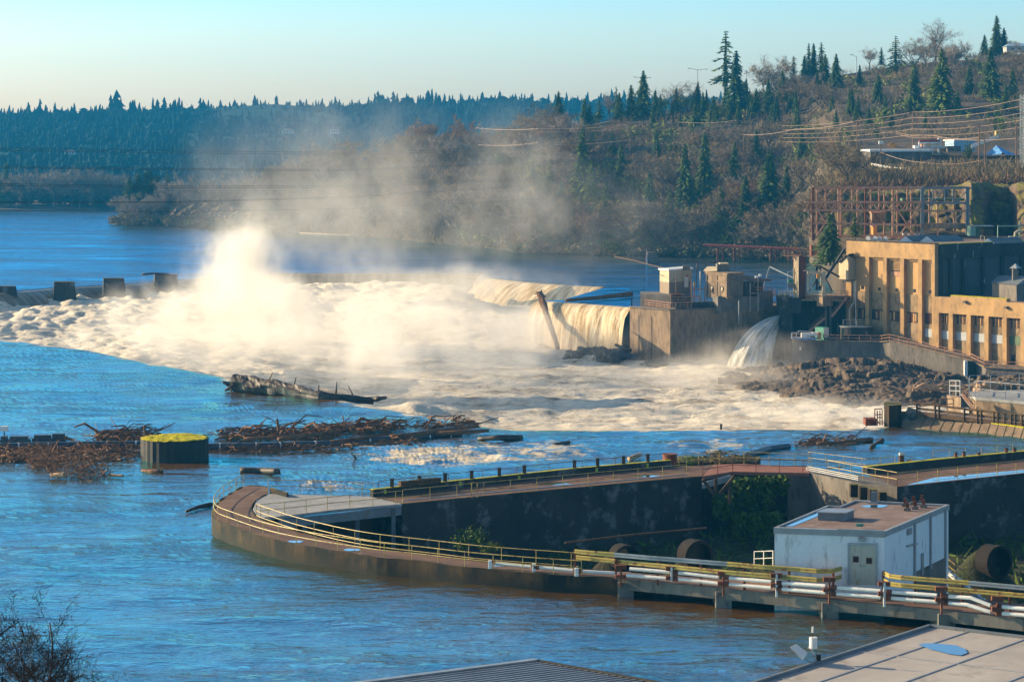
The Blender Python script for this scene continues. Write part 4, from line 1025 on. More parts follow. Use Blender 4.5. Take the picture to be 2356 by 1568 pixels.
for i, (x, s_) in enumerate(((317, 'GB 2'), (822, 'GB 3'), (1214, 'GB 4'), (1737, 'GB 5'), (2078, 'GB 6'))):
    p = parapet_pt(775.4+.342*x)+Vector((.0, -.30, .18)); t_ = thing('number_sign', 'small lime sign lettered '+s_+' on the parapet', 'sign', p, 'lime bay signs')
    MB().box(p.x, p.y, p.z, .42, .03, .36).build('plate', M['sign_yellow'], t_)
    cu = bpy.data.curves.new('lettering', 'FONT'); cu.body = s_; cu.size = .17; cu.align_x = 'CENTER'; cu.align_y = 'CENTER'
    o = bpy.data.objects.new('tmp', cu); C.objects.link(o); bpy.context.view_layer.update(); me = bpy.data.meshes.new_from_object(o); bpy.data.objects.remove(o)
    tr = Matrix.Translation(p+Vector((0, -.025, .18))) @ Matrix.Rotation(math.pi/2, 4, 'X'); me.transform(tr); link('lettering', me, M['black'], t_)
for i, (x0, x1) in enumerate(((420, 540), (535, 690))):
    p0, p1 = parapet_pt(775.4+.342*x0)+Vector((0, -.2, .95)), parapet_pt(775.4+.342*x1)+Vector((0, -.2, .9))
    tag(MB().bar(p0, p1, .5, .45).build('timber_beam', M['timber'], None, bevel=.02), ('shorter heavy timber lying on the parapet by the posts', 'longer heavy timber lying on the parapet by the posts')[i], 'timber')

# ---- the pit
pitp = [Q((x, y+5)) for x, y in inner[8:]] + [Q((x, y+2)) for x, y in bri[1:]] + [Q((2760, 1042)), Q((2356, 1082)), Q((2065, 1112)), Q((1960, 1098)), Q((1850, 1078)), Q((1690, 1078))] + [Q((x, y-4)) for x, y in reversed(fr)] + [Q((760, 1152)), Q((620, 1150))]
pit_xy = [(p.x, p.y) for p in pitp]
def inpoly(X, Y, poly):
    c = np.zeros(np.shape(X), bool); j = len(poly)-1
    for i in range(len(poly)):
        (xi, yi), (xj, yj) = poly[i], poly[j]; c ^= ((yi > Y) != (yj > Y)) & (X < (xj-xi)*(Y-yi)/(yj-yi+1e-12)+xi); j = i
    return c
rw = bpy.data.objects['river_water'].data
co = np.empty(len(rw.vertices)*3, np.float32); rw.vertices.foreach_get('co', co); co = co.reshape(-1, 3)
ip = inpoly(co[:, 0], co[:, 1], pit_xy)
bm = bmesh.new(); bm.from_mesh(rw); bm.verts.ensure_lookup_table()
bmesh.ops.delete(bm, geom=[bm.verts[i] for i in np.nonzero(ip)[0]], context='VERTS'); bm.to_mesh(rw); bm.free()
M['pit'] = weathered('pit_floor_growth', (.05, .06, .02), (.035, .03, .022), (.11, .14, .02), .5, 0, .95, t3=(.58, .66), bmp=.8, bdist=.2)  # floor tones darkened to stand for the deep shade of the pit
gx, gy = np.meshgrid(np.linspace(-28, 62, 130), np.linspace(176, 262, 120))
pz = -4.6+1.3*(fbm(gx/5, gy/5, 4, 50)-.5)+2.2*sstep(222, 245, gy-.25*gx)*sstep(18, 26, gx)
for bx_, by_, bY, ba in ((1606, 1278, 203, 2.0), (1440, 1284, 207, 1.9), (2296, 1292, 206, 2.1)):
    c_ = W(bx_, by_, bY); ex, ey = c_.x+2.2*math.cos(ba), c_.y+2.2*math.sin(ba)
    pz = pz+3.6*np.exp(-((gx-ex)/2.6)**2-((gy-ey)/1.7)**2)
qd = grid_quads(120, 130); qd = qd[inpoly(gx, gy, pit_xy).ravel()[qd].any(1)]
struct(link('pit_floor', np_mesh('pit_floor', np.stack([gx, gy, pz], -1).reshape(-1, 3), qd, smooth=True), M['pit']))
gr = np.random.default_rng(3); n = 7000; X = gr.uniform(-20, 60, n); Y = gr.uniform(178, 255, n); k_ = inpoly(X, Y, pit_xy); X, Y = X[k_], Y[k_]; n = len(X)
Z = -4.7+1.3*(fbm(X/5, Y/5, 4, 50)-.5)+2.2*sstep(222, 245, Y-.25*X)*sstep(18, 26, X)
o = np.stack([X, Y, Z], -1); d = gr.normal(size=(n, 3)); d[:, 2] = np.abs(d[:, 2])*.8+.2; s = gr.normal(size=(n, 3))*.14
me = tris_obj(np.stack([o-s, o+s, o+d*.55], 1), 'weeds', M['ivy']); ob = bpy.data.objects.new('weeds', me); C.objects.link(ob); ob['kind'] = 'stuff'
def penstock(label, x, y, Y, r, ang, L=11):
    p = W(x, y, Y); d = Vector((math.cos(ang), math.sin(ang), 0)); t_ = thing('penstock_pipe', label, 'pipe', p, 'old penstock pipes in the pit')
    n = 22; u = Vector((-d.y, d.x, 0)); mb = MB(); rim = MB()
    def circ(o, rr): return [o+u*math.cos(2*math.pi*k/n)*rr+Vector((0, 0, math.sin(2*math.pi*k/n)*rr)) for k in range(n+1)]
    mb.strip(circ(p, r), circ(p+d*L, r)); mb.strip(circ(p+d*L, r*.9), circ(p, r*.9)); mb.build('shell', M['pipe_shade'], t_)
    rim.strip(circ(p-d*.25, r*1.06), circ(p+d*.35, r*1.06)); rim.strip(circ(p-d*.25, r*.86), circ(p-d*.25, r*1.06)); rim.build('flange', M['pipe_shade'], t_)
    MB().poly(circ(p+d*L*.6, r*.9)[:-1]).build('inside', M['black'], t_)  # black disc put in for the dark inside of the pipe
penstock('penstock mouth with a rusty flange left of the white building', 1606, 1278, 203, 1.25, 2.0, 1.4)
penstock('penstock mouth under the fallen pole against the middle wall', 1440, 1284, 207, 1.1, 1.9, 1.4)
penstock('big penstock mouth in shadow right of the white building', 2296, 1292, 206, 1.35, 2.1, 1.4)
MB_ = MB().tube([W(1300, 1248, 205), W(1450, 1230, 207), W(1625, 1214, 212)], .09, 6); tag(MB_.build('fallen_pole', M['timber']), 'pale fallen pole leaning along the foot of the middle wall', 'pole')
for lab, x, y, wp, hp, Y in (('green ivy clump climbing the middle wall foot', 1082, 1262, 90, 66, 206), ('lower green weeds beside the climbing ivy', 1130, 1264, 60, 30, 204)):
    s_ = Y/F; inst('ivy', [('crown', BUSH['ivy'][0])], W(x, y, Y)+Vector((0, 0, -.3)), wp*s_*.8, hp*s_, 1, lab, 'plant')

# ---- far side of the pit: red walkway, ivy wall, wing wall, right wall
rwk = [(1615, 1095), (1683, 1084), (1862, 1087), (1866, 1073), (1700, 1066), (1640, 1068), (1560, 1077)]
t_ = thing('bridge_walkway', 'red-brown walkway slab bridging from the middle wall to the wing wall', 'walkway', Q(rwk[0]))
MB().prism([Q(p) for p in rwk], ZD-.35, ZD-.012).build('slab', M['deck_red'], t_)
a0, a1 = Q((1617, 1099)), Q((1680, 1087)); MB().bar(a0+Vector((0, -.1, -.7)), a1+Vector((0, -.1, -.5)), .2, .6).build('beam', M['trim'], t_)
for x0, y0, x1, y1 in ((1617, 1102, 1642, 1137), (1647, 1100, 1647, 1130), (1690, 1095, 1656, 1136), (1679, 1120, 1679, 1160)):
    MB().bar(W(x0, y0, 233.2), W(x1, y1, 233.2), .3).build('brace', M['timber'], t_)
railing('rusty railing on the pit side of the red walkway', [Q(p) for p in ((1617, 1094), (1684, 1083.5), (1780, 1085.5), (1860, 1086.5))], 1.2, 2.3, 'rust')
railing('rusty yellow railing on the river side of the red walkway', [Q(p) for p in ((1562, 1076), (1640, 1068), (1700, 1065.5), (1866, 1072.5))], 1.2, 2.6, 'yellow')
iv = [Q(p) for p in ((1615, 1090), (1690, 1080), (1815, 1082), (1815, 1076), (1600, 1078))]
tag(MB().prism(iv, -7, ZD-.4).build('pit_back_wall', M['concrete_dark']), 'dark wall under the red walkway overgrown with ivy', 'wall')
g3 = np.random.default_rng(8); T = []
for x0, x1, y0, y1, n, yy in ((1690, 1775, 1100, 1200, 2300, 236.8), (1755, 1812, 1098, 1170, 1000, 237.5), (1640, 1690, 1140, 1200, 500, 235), (1680, 1800, 1180, 1240, 900, 233)):
    for _ in range(n):
        fx_, fy_ = g3.random(), g3.random(); wx_ = lerp(x0, x1, fx_)
        if float(fbm(np.array(wx_/14.), np.array(fy_*3.), 3, 5)) < .30+.38*fy_**2 or abs(fx_-.5)**3*7 > 1-fy_*.9+.25*g3.random(): continue
        p = np.array(W(wx_+g3.normal()*2, lerp(y0, y1, fy_), yy+g3.normal()*.7)); u = g3.normal(size=3)*.16; v = g3.normal(size=3)*.16; T.append((p-u, p+u, p+v*1.5))
me = tris_obj(np.array(T), 'ivy_curtain', M['ivy']); o = bpy.data.objects.new('ivy_curtain', me); C.objects.link(o); tag(o, 'thick green ivy hanging over the wall under the red walkway', 'ivy')
wg = [Q(p) for p in ((1812, 1086), (1862, 1086), (1960, 1107), (2064, 1119), (2064, 1110), (2000, 1096), (1866, 1072))]
t_ = thing('wing_wall', 'lighter concrete wing wall with a diagonal shadow behind the white building', 'wall', wg[0])
MB().prism(wg, -7, ZD-.02).build('wall', M['concrete_grey'], t_)
for i in range(4):
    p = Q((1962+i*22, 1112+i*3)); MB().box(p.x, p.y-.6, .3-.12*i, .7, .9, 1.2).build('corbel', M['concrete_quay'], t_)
MB_ = MB()
for h in (.25, .42, .6): MB_.tube([Q((1855, 1086))+Vector((0, 0, h)), Q((1975, 1110))+Vector((0, 0, h))], .05, 5)
tag(MB_.build('conduit_bundle', M['galv']), 'bundle of grey conduits sloping over the wing wall', 'pipe')
rwp = [Q(p) for p in ((2064, 1119), (2200, 1104.5), (2356, 1088), (2760, 1046), (2760, 1012), (2356, 1052), (2150, 1072), (2000, 1090))]
t_ = thing('right_wall', 'tall dark concrete wall with yellow rails closing the right of the pit', 'wall', rwp[0])
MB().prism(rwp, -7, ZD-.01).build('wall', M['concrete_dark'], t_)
MB().poly([p+Vector((0, 0, .004)) for p in rwp]).build('walkway', M['deck'], t_)
rpar = [Q(p) for p in ((1990, 1090), (2150, 1073), (2356, 1053), (2760, 1013))]; par = MB(); mo = MB()
for p0, p1 in zip(rpar[:-1], rpar[1:]): par.bar(p0+Vector((0, 0, .35)), p1+Vector((0, 0, .35)), .6, .72); mo.bar(p0+Vector((0, 0, .735)), p1+Vector((0, 0, .735)), .56, .05)
par.build('parapet', M['concrete_dark'], t_); mo.build('moss_cap', M['moss'], t_)
MB().poly([Q(p, ZD+.012) for p in ((2085, 1115), (2356, 1086.5), (2356, 1080), (2150, 1098))]).build('wet_patch', M['puddle'], t_)
railing('bright yellow railing along the pit edge of the right wall', [Q(p) for p in ((2064, 1118), (2356, 1087.5), (2760, 1046))], 1.25, 2.6, group='yellow railings')
railing('yellow railing stepping down from the wing wall to the right wall', [Q(p) for p in ((1905, 1089), (1995, 1106), (2064, 1118))], 1.3, 1.8, group='yellow railings')
railing('long thin railing along the river behind the wing wall', [Q(p)+Vector((0, 2.2, 0)) for p in ((1866, 1073), (2000, 1090), (2067, 1084))], 1.2, 2.3, 'yellow', r=.026)
railing('thin railing along the river behind the right wall parapet', [p+Vector((0, .8, 0)) for p in rpar[1:]], 1.5, 2.2, 'yellow', r=.024)
def bollard(label, x, y0, y1, Y, r=.2):
    b0, b1 = W(x, y1, Y), W(x, y0, Y); t_ = thing('mooring_bollard', label, 'bollard', b0, 'bollards on the right wall')
    MB().tube([b0, b1], r, 10).build('shaft', M['rust'], t_); MB().tube([b1, b1+Vector((0, 0, .08))], r*1.25, 10).build('cap', M['dark_steel'], t_)
    MB().bar(b0+Vector((-.5, 0, .25)), b0+Vector((.5, 0, .25)), .14).build('crossbar', M['rust'], t_)
for i, (x, y0, y1) in enumerate(((1895, 30, 100), (1950, 25, 95), (2050, 30, 82), (2235, 0, 60), (2290, -2, 52))):
    px, _ = R3(x, 0); Yp = np.interp(px, (1999, 2150, 2356), (Q((1990, 1090)).y, Q((2150, 1073)).y, Q((2356, 1053)).y))
    bollard(('first', 'second', 'third', 'fourth', 'fifth')[i]+' rusty bollard counted from the capped piles along the mossy parapet', px, R3(0, y0)[1], R3(0, y1)[1], Yp, .17)
for i, (x, y0, y1) in enumerate(((1530, 25, 145), (1585, 75, 135))):
    px, _ = R3(x, 0); b0 = W(px, R3(0, y1)[1], 243.5); t_ = thing('timber_pile', ('taller grey-capped pile where the wing wall meets the right wall', 'shorter dark pile beside the tall grey-capped pile')[i], 'pile', b0)
    MB().tube([b0-Vector((0, 0, 1)), W(px, R3(0, y0)[1]+6, 243.5)], .28-.05*i, 10).build('shaft', M['timber'], t_); MB().tube([W(px, R3(0, y0)[1]+6, 243.5), W(px, R3(0, y0)[1], 243.5)], .3-.05*i, 10).build('cap', M['galv'] if i == 0 else M['rust'], t_)
# drum and overgrown mound on the middle wall end
p = Q((1541, 1066)); t_ = thing('steel_drum', 'squat rusty steel drum at the far end of the middle wall', 'drum', p)
MB().tube([p, p+Vector((0, 0, .95))], .72, 16).build('shell', M['rust'], t_); MB().tube([p+Vector((0, 0, .9)), p+Vector((0, 0, 1.0))], .78, 16).build('rim', M['rust'], t_)
for lab, x, wp, hp, k in (('mossy mound right of the rusty drum', 1590, 70, 14, 'lime'), ('reddish brush on the mound behind the red walkway rails', 1650, 110, 24, 'brush'), ('brown brush at the right end of the overgrown mound', 1712, 60, 18, 'brush')):
    b0 = P(x, 1066, 1.0); s_ = b0.y/F; inst('bush', [('crown', BUSH[k][0])], b0, wp*s_*.8, hp*s_*1.5, 2, lab, 'bush')
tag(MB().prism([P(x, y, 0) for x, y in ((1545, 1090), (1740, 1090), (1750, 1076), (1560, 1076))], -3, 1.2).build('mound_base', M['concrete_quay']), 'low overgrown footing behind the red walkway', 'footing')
tag(MB().tube([P(1720, 1046, .2), P(1770, 1032, .2), P(1815, 1026, .2)], .32, 8).build('boom_pipe', M['boom']), 'dark boom pipe from the overgrown mound out to the floating debris', 'boom')

# ---- bridge deck with girders, piers, guard rails and pipes
bo = [Q(p) for p in bro]; bi = [Q(p) for p in bri]
t_ = thing('service_bridge', 'low concrete service bridge on piers carrying pipes to the white building', 'bridge', bo[0])
MB().prism(bo+bi[::-1], ZD-.3, ZD-.014).build('deck', M['deck'], t_)
gd = MB()
for p0, p1 in zip(bo[:-1], bo[1:]): gd.bar(p0+Vector((0, .2, -.42)), p1+Vector((0, .2, -.42)), .4, .8)
gd.build('girder', M['concrete_grey'], t_)
for x in (1440, 1665, 1910, 2178, 2420):
    y = np.interp(x, *zip(*bro)); p = Q((x, y)); MB().box(p.x, p.y+2.2, -5, 1.15, 4.6, 6.2).build('pier', M['concrete_grey'], t_)
bw = MB()
for p0, p1 in zip(bi[:-1], bi[1:]): bw.bar(p0+Vector((0, -.4, -3.6)), p1+Vector((0, -.4, -3.6)), .4, 6.4)
bw.build('added_dark_wall', M['concrete_dark'], t_)  # wall added to keep the space under the bridge dark
def Yo(x): return float(np.interp(x, [p[0] for p in outer[-20:]]+[p[0] for p in bro], [p.y for p in qo[-20:]]+[p.y for p in bo]))
def wbeam(pts, m_, parent):
    """corrugated guard-rail beam"""
    prof = [(0, -.155), (.05, -.13), (.05, -.06), (0, -.02), (0, .02), (.05, .06), (.05, .13), (0, .155)]
    rows_ = []
    for i, p in enumerate(pts):
        d = pts[min(i+1, len(pts)-1)]-pts[max(i-1, 0)]; d.z = 0; d.normalize(); nn = Vector((d.y, -d.x, 0))
        rows_.append([p+nn*o+Vector((0, 0, z)) for o, z in prof])
    mb = MB()
    for r0, r1 in zip(rows_[:-1], rows_[1:]): mb.strip(r0, r1)
    o = mb.build('beam', M[m_], parent); so = o.modifiers.new('solid', 'SOLIDIFY'); so.thickness = .02
def guard(label, up, lo, zz):
    t_ = thing('guard_rail', label, 'guard rail', P(*up[0][0][0], zz[0]))
    for k, lst in enumerate((up, lo)):
        for seg, m_ in lst: wbeam([P(*s, zz[k]) for s in seg], m_, t_)
    allp = [s for seg, _ in up for s in seg]
    for p in resample([P(*s, zz[0]) for s in allp], 3.4):
        MB().box(p.x, p.y+.12, ZD-.2, .16, .16, zz[0]-ZD+.25).build('post', M['rust'], t_)
guard('double guard rail, yellow and galvanised, curling in at the white building door',
      [([R4(1600, 690), R4(1730, 702), R4(1865, 712)], 'yellow'), ([R4(1865, 712), R4(2100, 733), R4(2355, 752), R3(180, 760), R3(360, 774)], 'galv'), ([R3(360, 774), R3(600, 795), R3(850, 812), R3(960, 822), R3(1060, 822), R3(1125, 805)], 'yellow')],
      [([R4(1600, 728), R4(1865, 755), R4(2355, 805), R3(360, 832), R3(850, 872), R3(960, 882), R3(1060, 880), R3(1125, 858)], 'yellow')], (3.2, 2.68))
guard('double guard rail right of the white building door, yellow then galvanised',
      [([R3(1410, 832), R3(1450, 856), R3(1530, 866), R3(1760, 884), R3(1985, 902)], 'yellow'), ([R3(1985, 902), R3(2355, 935), R3(2900, 985)], 'galv')],
      [([R3(1410, 882), R3(1450, 908), R3(1530, 918), R3(1985, 955), R3(2355, 988), R3(2900, 1036)], 'yellow')], (3.15, 2.63))
def pipe_run(label, segs, r=.135, dy=.25):
    t_ = thing('white_pipe', label, 'pipe', W(*segs[0][0], Yo(segs[0][0][0])-dy), 'white pipes along the service bridge')
    for s in segs: MB().tube([W(x, y, Yo(x)-dy) for x, y in s], r, 10).build('pipe_length', M['white_pipe'], t_)
    for s in segs[1:]: p = W(*s[0], Yo(s[0][0])-dy); MB().tube([p-Vector((.35, 0, -.02)), p+Vector((.05, 0, 0))], r*1.25, 10).build('coupling', M['rust'], t_)
u0 = [(1970, 805), (2235, 830)]
pipe_run('upper white pipe with rusty couplings along the bridge edge', [[R4(1970, 806), R4(2235, 828)], [R4(2290, 834), R4(2355, 838), R3(300, 862)], [R3(365, 868), R3(655, 893)], [R3(720, 902), R3(1020, 922)], [R3(1090, 933), R3(1390, 955)], [R3(1460, 962), R3(1770, 985)], [R3(1840, 991), R3(2000, 1002), R3(2130, 1052)], [R3(2200, 1060), R3(2355, 1075), R3(2900, 1130)]])
pipe_run('lower white pipe with rusty couplings along the bridge edge', [[R4(1950, 850), R4(2235, 872)], [R4(2290, 876), R4(2355, 880), R3(300, 905)], [R3(365, 910), R3(655, 935)], [R3(720, 942), R3(1020, 967)], [R3(1085, 974), R3(1390, 997)], [R3(1455, 1003), R3(1770, 1028)], [R3(1840, 1036), R3(1975, 1048), R3(2130, 1097)], [R3(2200, 1105), R3(2355, 1118), R3(2900, 1170)]])
pipe_run('single white pipe starting on the curved quay deck', [[R4(1070, 768), R4(1300, 790)], [R4(1355, 796), R4(1590, 818)], [R4(1645, 824), R4(1890, 838)]], .14, -.6)
for i, (cx, y0, y1, m_, f) in enumerate(((1910, 785, 930, 'rust', R4), (2250, 795, 890, 'white_pipe', R4), (333, 828, 992, 'rust', R3), (690, 842, 995, 'white_pipe', R3), (1045, 868, 1042, 'rust', R3), (1415, 898, 1060, 'white_pipe', R3), (1800, 932, 1110, 'rust', R3), (2180, 995, 1120, 'rust', R3))):
    x, ya = f(cx, y0); _, yb = f(0, y1); Y = Yo(x)-.42
    lab = 'rusty steel pipe bracket clamped to the bridge girder' if m_ == 'rust' else 'white flat pipe hanger with rusty clamps on the bridge girder'
    t_ = thing('pipe_bracket', lab, 'bracket', W(x, yb, Y), ('rusty' if m_ == 'rust' else 'white')+' pipe brackets')
    a0, a1 = W(x, yb, Y), W(x, ya, Y)
    MB().bar(a0, a1, .22 if m_ == 'rust' else .16, .14).build('upright', M[m_], t_)
    for h in (.12, .85 if m_ == 'rust' else .8):
        p = a1-Vector((0, 0, h)); MB().bar(p-Vector((.42, -.15, 0)), p+Vector((.42, .15, .0)), .36, .3).build('clamp', M['rust'], t_)
for i, (x, y) in enumerate(((1030, 782), (1325, 802), (1612, 832))):
    px, py = R4(x, y); p = P(px, py+8, ZD); tag(MB().box(p.x, p.y, ZD, .28, .28, .62).build('pipe_stand', M['white'], None, bevel=.03), 'white concrete pipe stand on the quay deck', 'stand', 'pipe stands on the quay')

# ---- white building
zr = 6.0
wbp = [P(x, y, zr) for x, y in ((1782, 1212.5), (2034, 1221.5), (2182, 1160), (1968, 1150), (1934, 1163.5), (1905, 1162))]
A_, B_, C_, D_ = wbp[:4]
wb = thing('white_building', 'white block pump house with a flat brown roof and faded double doors', 'building', (A_.x, A_.y, 0))
MB().prism(wbp, -6, zr-.3).build('wall', M['white_wall'], wb)
ins_ = [p+((sum((q_ for q_ in wbp), Vector())/6)-p)*.035 for p in wbp]
MB().poly([Vector((p.x, p.y, zr-.12)) for p in ins_]).build('roof', M['roof_tar'], wb)
tr = MB()
n = 6
for i in range(n):
    p0, p1, i0, i1 = wbp[i], wbp[(i+1) % n], ins_[i], ins_[(i+1) % n]
    oo = (p0-ins_[i]).normalized()*.12; o2 = (p1-ins_[(i+1) % n]).normalized()*.12
    a0, a1 = p0+oo, p1+o2
    tr.strip([Vector((a0.x, a0.y, zr-.42)), Vector((a1.x, a1.y, zr-.42))], [Vector((a0.x, a0.y, zr)), Vector((a1.x, a1.y, zr))])
    tr.strip([Vector((a0.x, a0.y, zr)), Vector((a1.x, a1.y, zr))], [Vector((i0.x, i0.y, zr+.0)), Vector((i1.x, i1.y, zr+.0))])
    tr.strip([Vector((i0.x, i0.y, zr)), Vector((i1.x, i1.y, zr))], [Vector((i0.x, i0.y, zr-.14)), Vector((i1.x, i1.y, zr-.14))])
    tr.strip([Vector((a1.x, a1.y, zr-.42)), Vector((a0.x, a0.y, zr-.42))], [Vector((p1.x, p1.y, zr-.42)), Vector((p0.x, p0.y, zr-.42))])
tr.build('fascia', M['trim'], wb)
ff = Face(A_, B_); rf = Face(B_, C_)
def R3b(f, mb, x0, y0, x1, y1, o0, o1): a, b = R3(x0, y0), R3(x1, y1); return f.box(mb, a[0], a[1], b[0], b[1], o0, o1)
fr_ = MB(); R3b(ff, fr_, 1168, 632, 1178, 915, .002, .12); R3b(ff, fr_, 1358, 632, 1368, 915, .002, .12); R3b(ff, fr_, 1178.2, 632, 1357.8, 645, .002, .12); fr_.build('door_frame', M['blue_panel'], wb)
for k, (x0, x1) in enumerate(((1179, 1262), (1263, 1357))):
    d_ = MB(); R3b(ff, d_, x0, 648, x1, 912, .003, .06); d_ = d_.build('door', M['door'], wb)
    w_ = MB(); xa = x0+(25 if k == 0 else 30); R3b(ff, w_, xa, 720-k*-10, xa+40, 762+k*10, .062, .08); w_.build('window_frame', M['rust'], d_)
    w_ = MB(); R3b(ff, w_, xa+6, 727+k*10, xa+34, 755+k*10, .081, .09); w_.build('pane', M['black'], d_)
    w_ = MB(); R3b(ff, w_, xa+(42 if k == 0 else -22), 775, xa+(48 if k == 0 else -16), 790, .062, .12); w_.build('handle', M['trim'], d_)
w_ = MB(); R3b(ff, w_, 1250, 575, 1278, 592, .003, .1); w_.build('warning_light', M['red'], wb)
w_ = MB(); R3b(ff, w_, 1242, 598, 1292, 618, .003, .3); w_.build('wall_lamp', M['trim'], wb)
w_ = MB(); R3b(ff, w_, 1102, 540, 1418, 560, .05, .22); w_.build('canopy_strip', M['trim'], wb)
for x in (1615, 1722, 1822):
    w_ = MB(); ytop = np.interp(x, (1415, 1850), (560, 385)); R3b(rf, w_, x-4, ytop+12, x+4, ytop+370, .003, .12); w_.build('downpipe', M['trim'], wb)
w_ = MB(); R3b(rf, w_, 1565, 535, 1590, 575, .003, .15); w_.build('meter_box', M['trim'], wb)
w_ = MB(); R3b(rf, w_, 1660, 700, 1674, 850, .003, .1); w_.build('conduit', M['galv'], wb)
w_ = MB(); p0 = rf.pt(*R3(1563, 652), .1); p1 = rf.pt(*R3(1625, 636), .1); w_.bar(p0, p1, .12); w_.build('bracket', M['trim'], wb)
bs = MB(); p0, p1 = rf.sz(*R3(1625, 815)), rf.sz(*R3(1835, 735)); rf.rect(bs, p0[0], p1[0]-.2, -6, .5*(p0[1]+p1[1]), .002, .03); bs.build('base_course', M['concrete_grey'], wb)
hb = P(*R3(1090, 470), zr-.1); t_ = thing('roof_hatch', 'low grey metal hatch on the flat brown roof', 'hatch', hb)
uu = (B_-A_).normalized(); vv = (C_-B_).normalized()
def roofbox(c, su, sv, h, z0): return MB().obox(c-uu*su/2-vv*sv/2+Vector((0, 0, z0-c.z)), uu*su, vv*sv, (0, 0, h))
roofbox(hb, 2.0, 1.9, .55, zr-.11).build('curb', M['steel_grey'], t_); roofbox(hb, 2.2, 2.1, .08, zr+.445).build('lid', M['galv'], t_)
c = P(*R3(1345, 355), zr); t_ = thing('roof_flue', 'short square flue standing in a puddle on the flat roof', 'flue', c); roofbox(c, .4, .4, .9, zr-.12).build('stack', M['steel_grey'], t_); roofbox(c, .75, .6, .12, zr-.11).build('collar', M['trim'], t_)
for i, (x, y) in enumerate(((1555, 385), (1612, 375), (1668, 365), (1570, 415), (1622, 405), (1680, 395))):
    c = P(*R3(x, y), zr-.1); t_ = thing('roof_vent', 'small rusty vent stub on the far corner of the flat roof', 'vent', c, 'vent stubs on the white building'); roofbox(c, .4, .35, .22, zr-.115).build('curb', M['concrete_grey'], t_); roofbox(c, .2, .16, .42, zr+.105).build('cowl', M['rust'], t_)
c = P(*R3(1250, 522), zr); tag(roofbox(c, .5, .26, .2, zr+.003).build('green_canister', M['teal'], None, bevel=.05), 'small green canister lying on the roof edge above the doors', 'canister')
puddle('long blue puddle along the left edge of the flat roof', *R3(850, 480), 1, 1, zr-.1) if False else None
pp = [P(*R3(x, y), zr-.10) for x, y in ((745, 520), (800, 520), (960, 455), (985, 430), (970, 428), (900, 445))]
tag(MB().poly(pp).build('puddle', M['puddle']), 'blue puddle along the left edge of the flat roof', 'puddle', 'rain puddles')
pp = [P(*R3(x, y), zr-.10) for x, y in ((1250, 382), (1290, 392), (1350, 396), (1410, 392), (1445, 378), (1360, 374))]
tag(MB().poly(pp).build('puddle', M['puddle']), 'blue puddle round the flue on the flat roof', 'puddle', 'rain puddles')
# stair down on the right of the building
st = thing('stair', 'steel stair with yellow rails going down right of the white building', 'stair', W(2182, 1290, 190))
s0, s1 = W(2170, 1305, 189), W(2260, 1378, 186)
for k in range(9): p = s0.lerp(s1, k/8); MB().box(p.x, p.y, p.z, .45, 1.1, .06).build('tread', M['galv'], st)
MB().bar(s0+Vector((0, -.55, -.1)), s1+Vector((0, -.55, -.1)), .08, .3).build('stringer', M['white'], st)
for h in (1.0, .5): MB().tube([s0+Vector((0, -.55, h)), s1+Vector((0, -.55, h))], .035, 6).build('rail', M['yellow'], st)
for f in (0, .5, 1): p = s0.lerp(s1, f)+Vector((0, -.55, 0)); MB().tube([p, p+Vector((0, 0, 1))], .035, 6).build('post', M['yellow'], st)
railing('white pipe handrail left of the white building', [W(1735, 1302, 180), W(1778, 1300, 182)], 1.1, 1.3, 'white')

# ---- moss-topped round pile and boom
c = Vector(((402-CX)*261/F, 261, 0)); t_ = thing('round_pile', 'big round sheet-pile dolphin with a yellow mossy top', 'dolphin', c)
n = 56; mb = MB(); pts0 = []; 
for k in range(n):
    a_ = 2*math.pi*k/n; rr = 3.55+(.07 if k % 2 else 0); pts0.append(Vector((c.x+rr*math.cos(a_), c.y+rr*math.sin(a_), 0)))
mb.prism(pts0, -5, 2.2); mb.build('sheet_piling', M['dark_steel'], t_)
gx, gy = np.meshgrid(np.linspace(-3.7, 3.7, 60), np.linspace(-3.7, 3.7, 60)); rr = np.hypot(gx, gy)
mz = 2.2+np.clip(.30*(fbm(gx/.7, gy/.7, 4, 61)-.3), -.05, 1)*sstep(3.72, 3.4, rr)+.05*sstep(3.7, 3.5, rr); qd = grid_quads(60, 60); qd = qd[(rr < 3.68).ravel()[qd].all(1)]
link('moss_cap', np_mesh('moss_cap', np.stack([gx+c.x, gy+c.y, mz], -1).reshape(-1, 3), qd, smooth=True), M['moss'], t_)
def boom(label, pts, r=.42, rings=9):
    P3 = [P(x, y, .25) for x, y in pts]; t_ = thing('boom_pipe', label, 'boom', P3[0], 'debris boom')
    S = [Vector(p) for p in arcsample(P3, 24)]; MB().tube(S, r, 10).build('pipe', M['boom'], t_)
    for k in range(rings):
        p = S[min(22, int((k+.5)*24/rings))]; q_ = S[min(23, int((k+.5)*24/rings)+1)]; d = (q_-p).normalized()
        MB().tube([p-d*.08, p+d*.08], r*1.07, 10).build('strap', M['white_pipe'], t_)
boom('long dark boom pipe left of the round pile', [(-60, 1030), (60, 1026), (200, 1023), (330, 1022)], .42, 6)
boom('long dark boom pipe curving away right of the round pile', [(478, 1028), (620, 1026), (760, 1021), (900, 1010), (1000, 1002), (1062, 1000)], .42, 9)
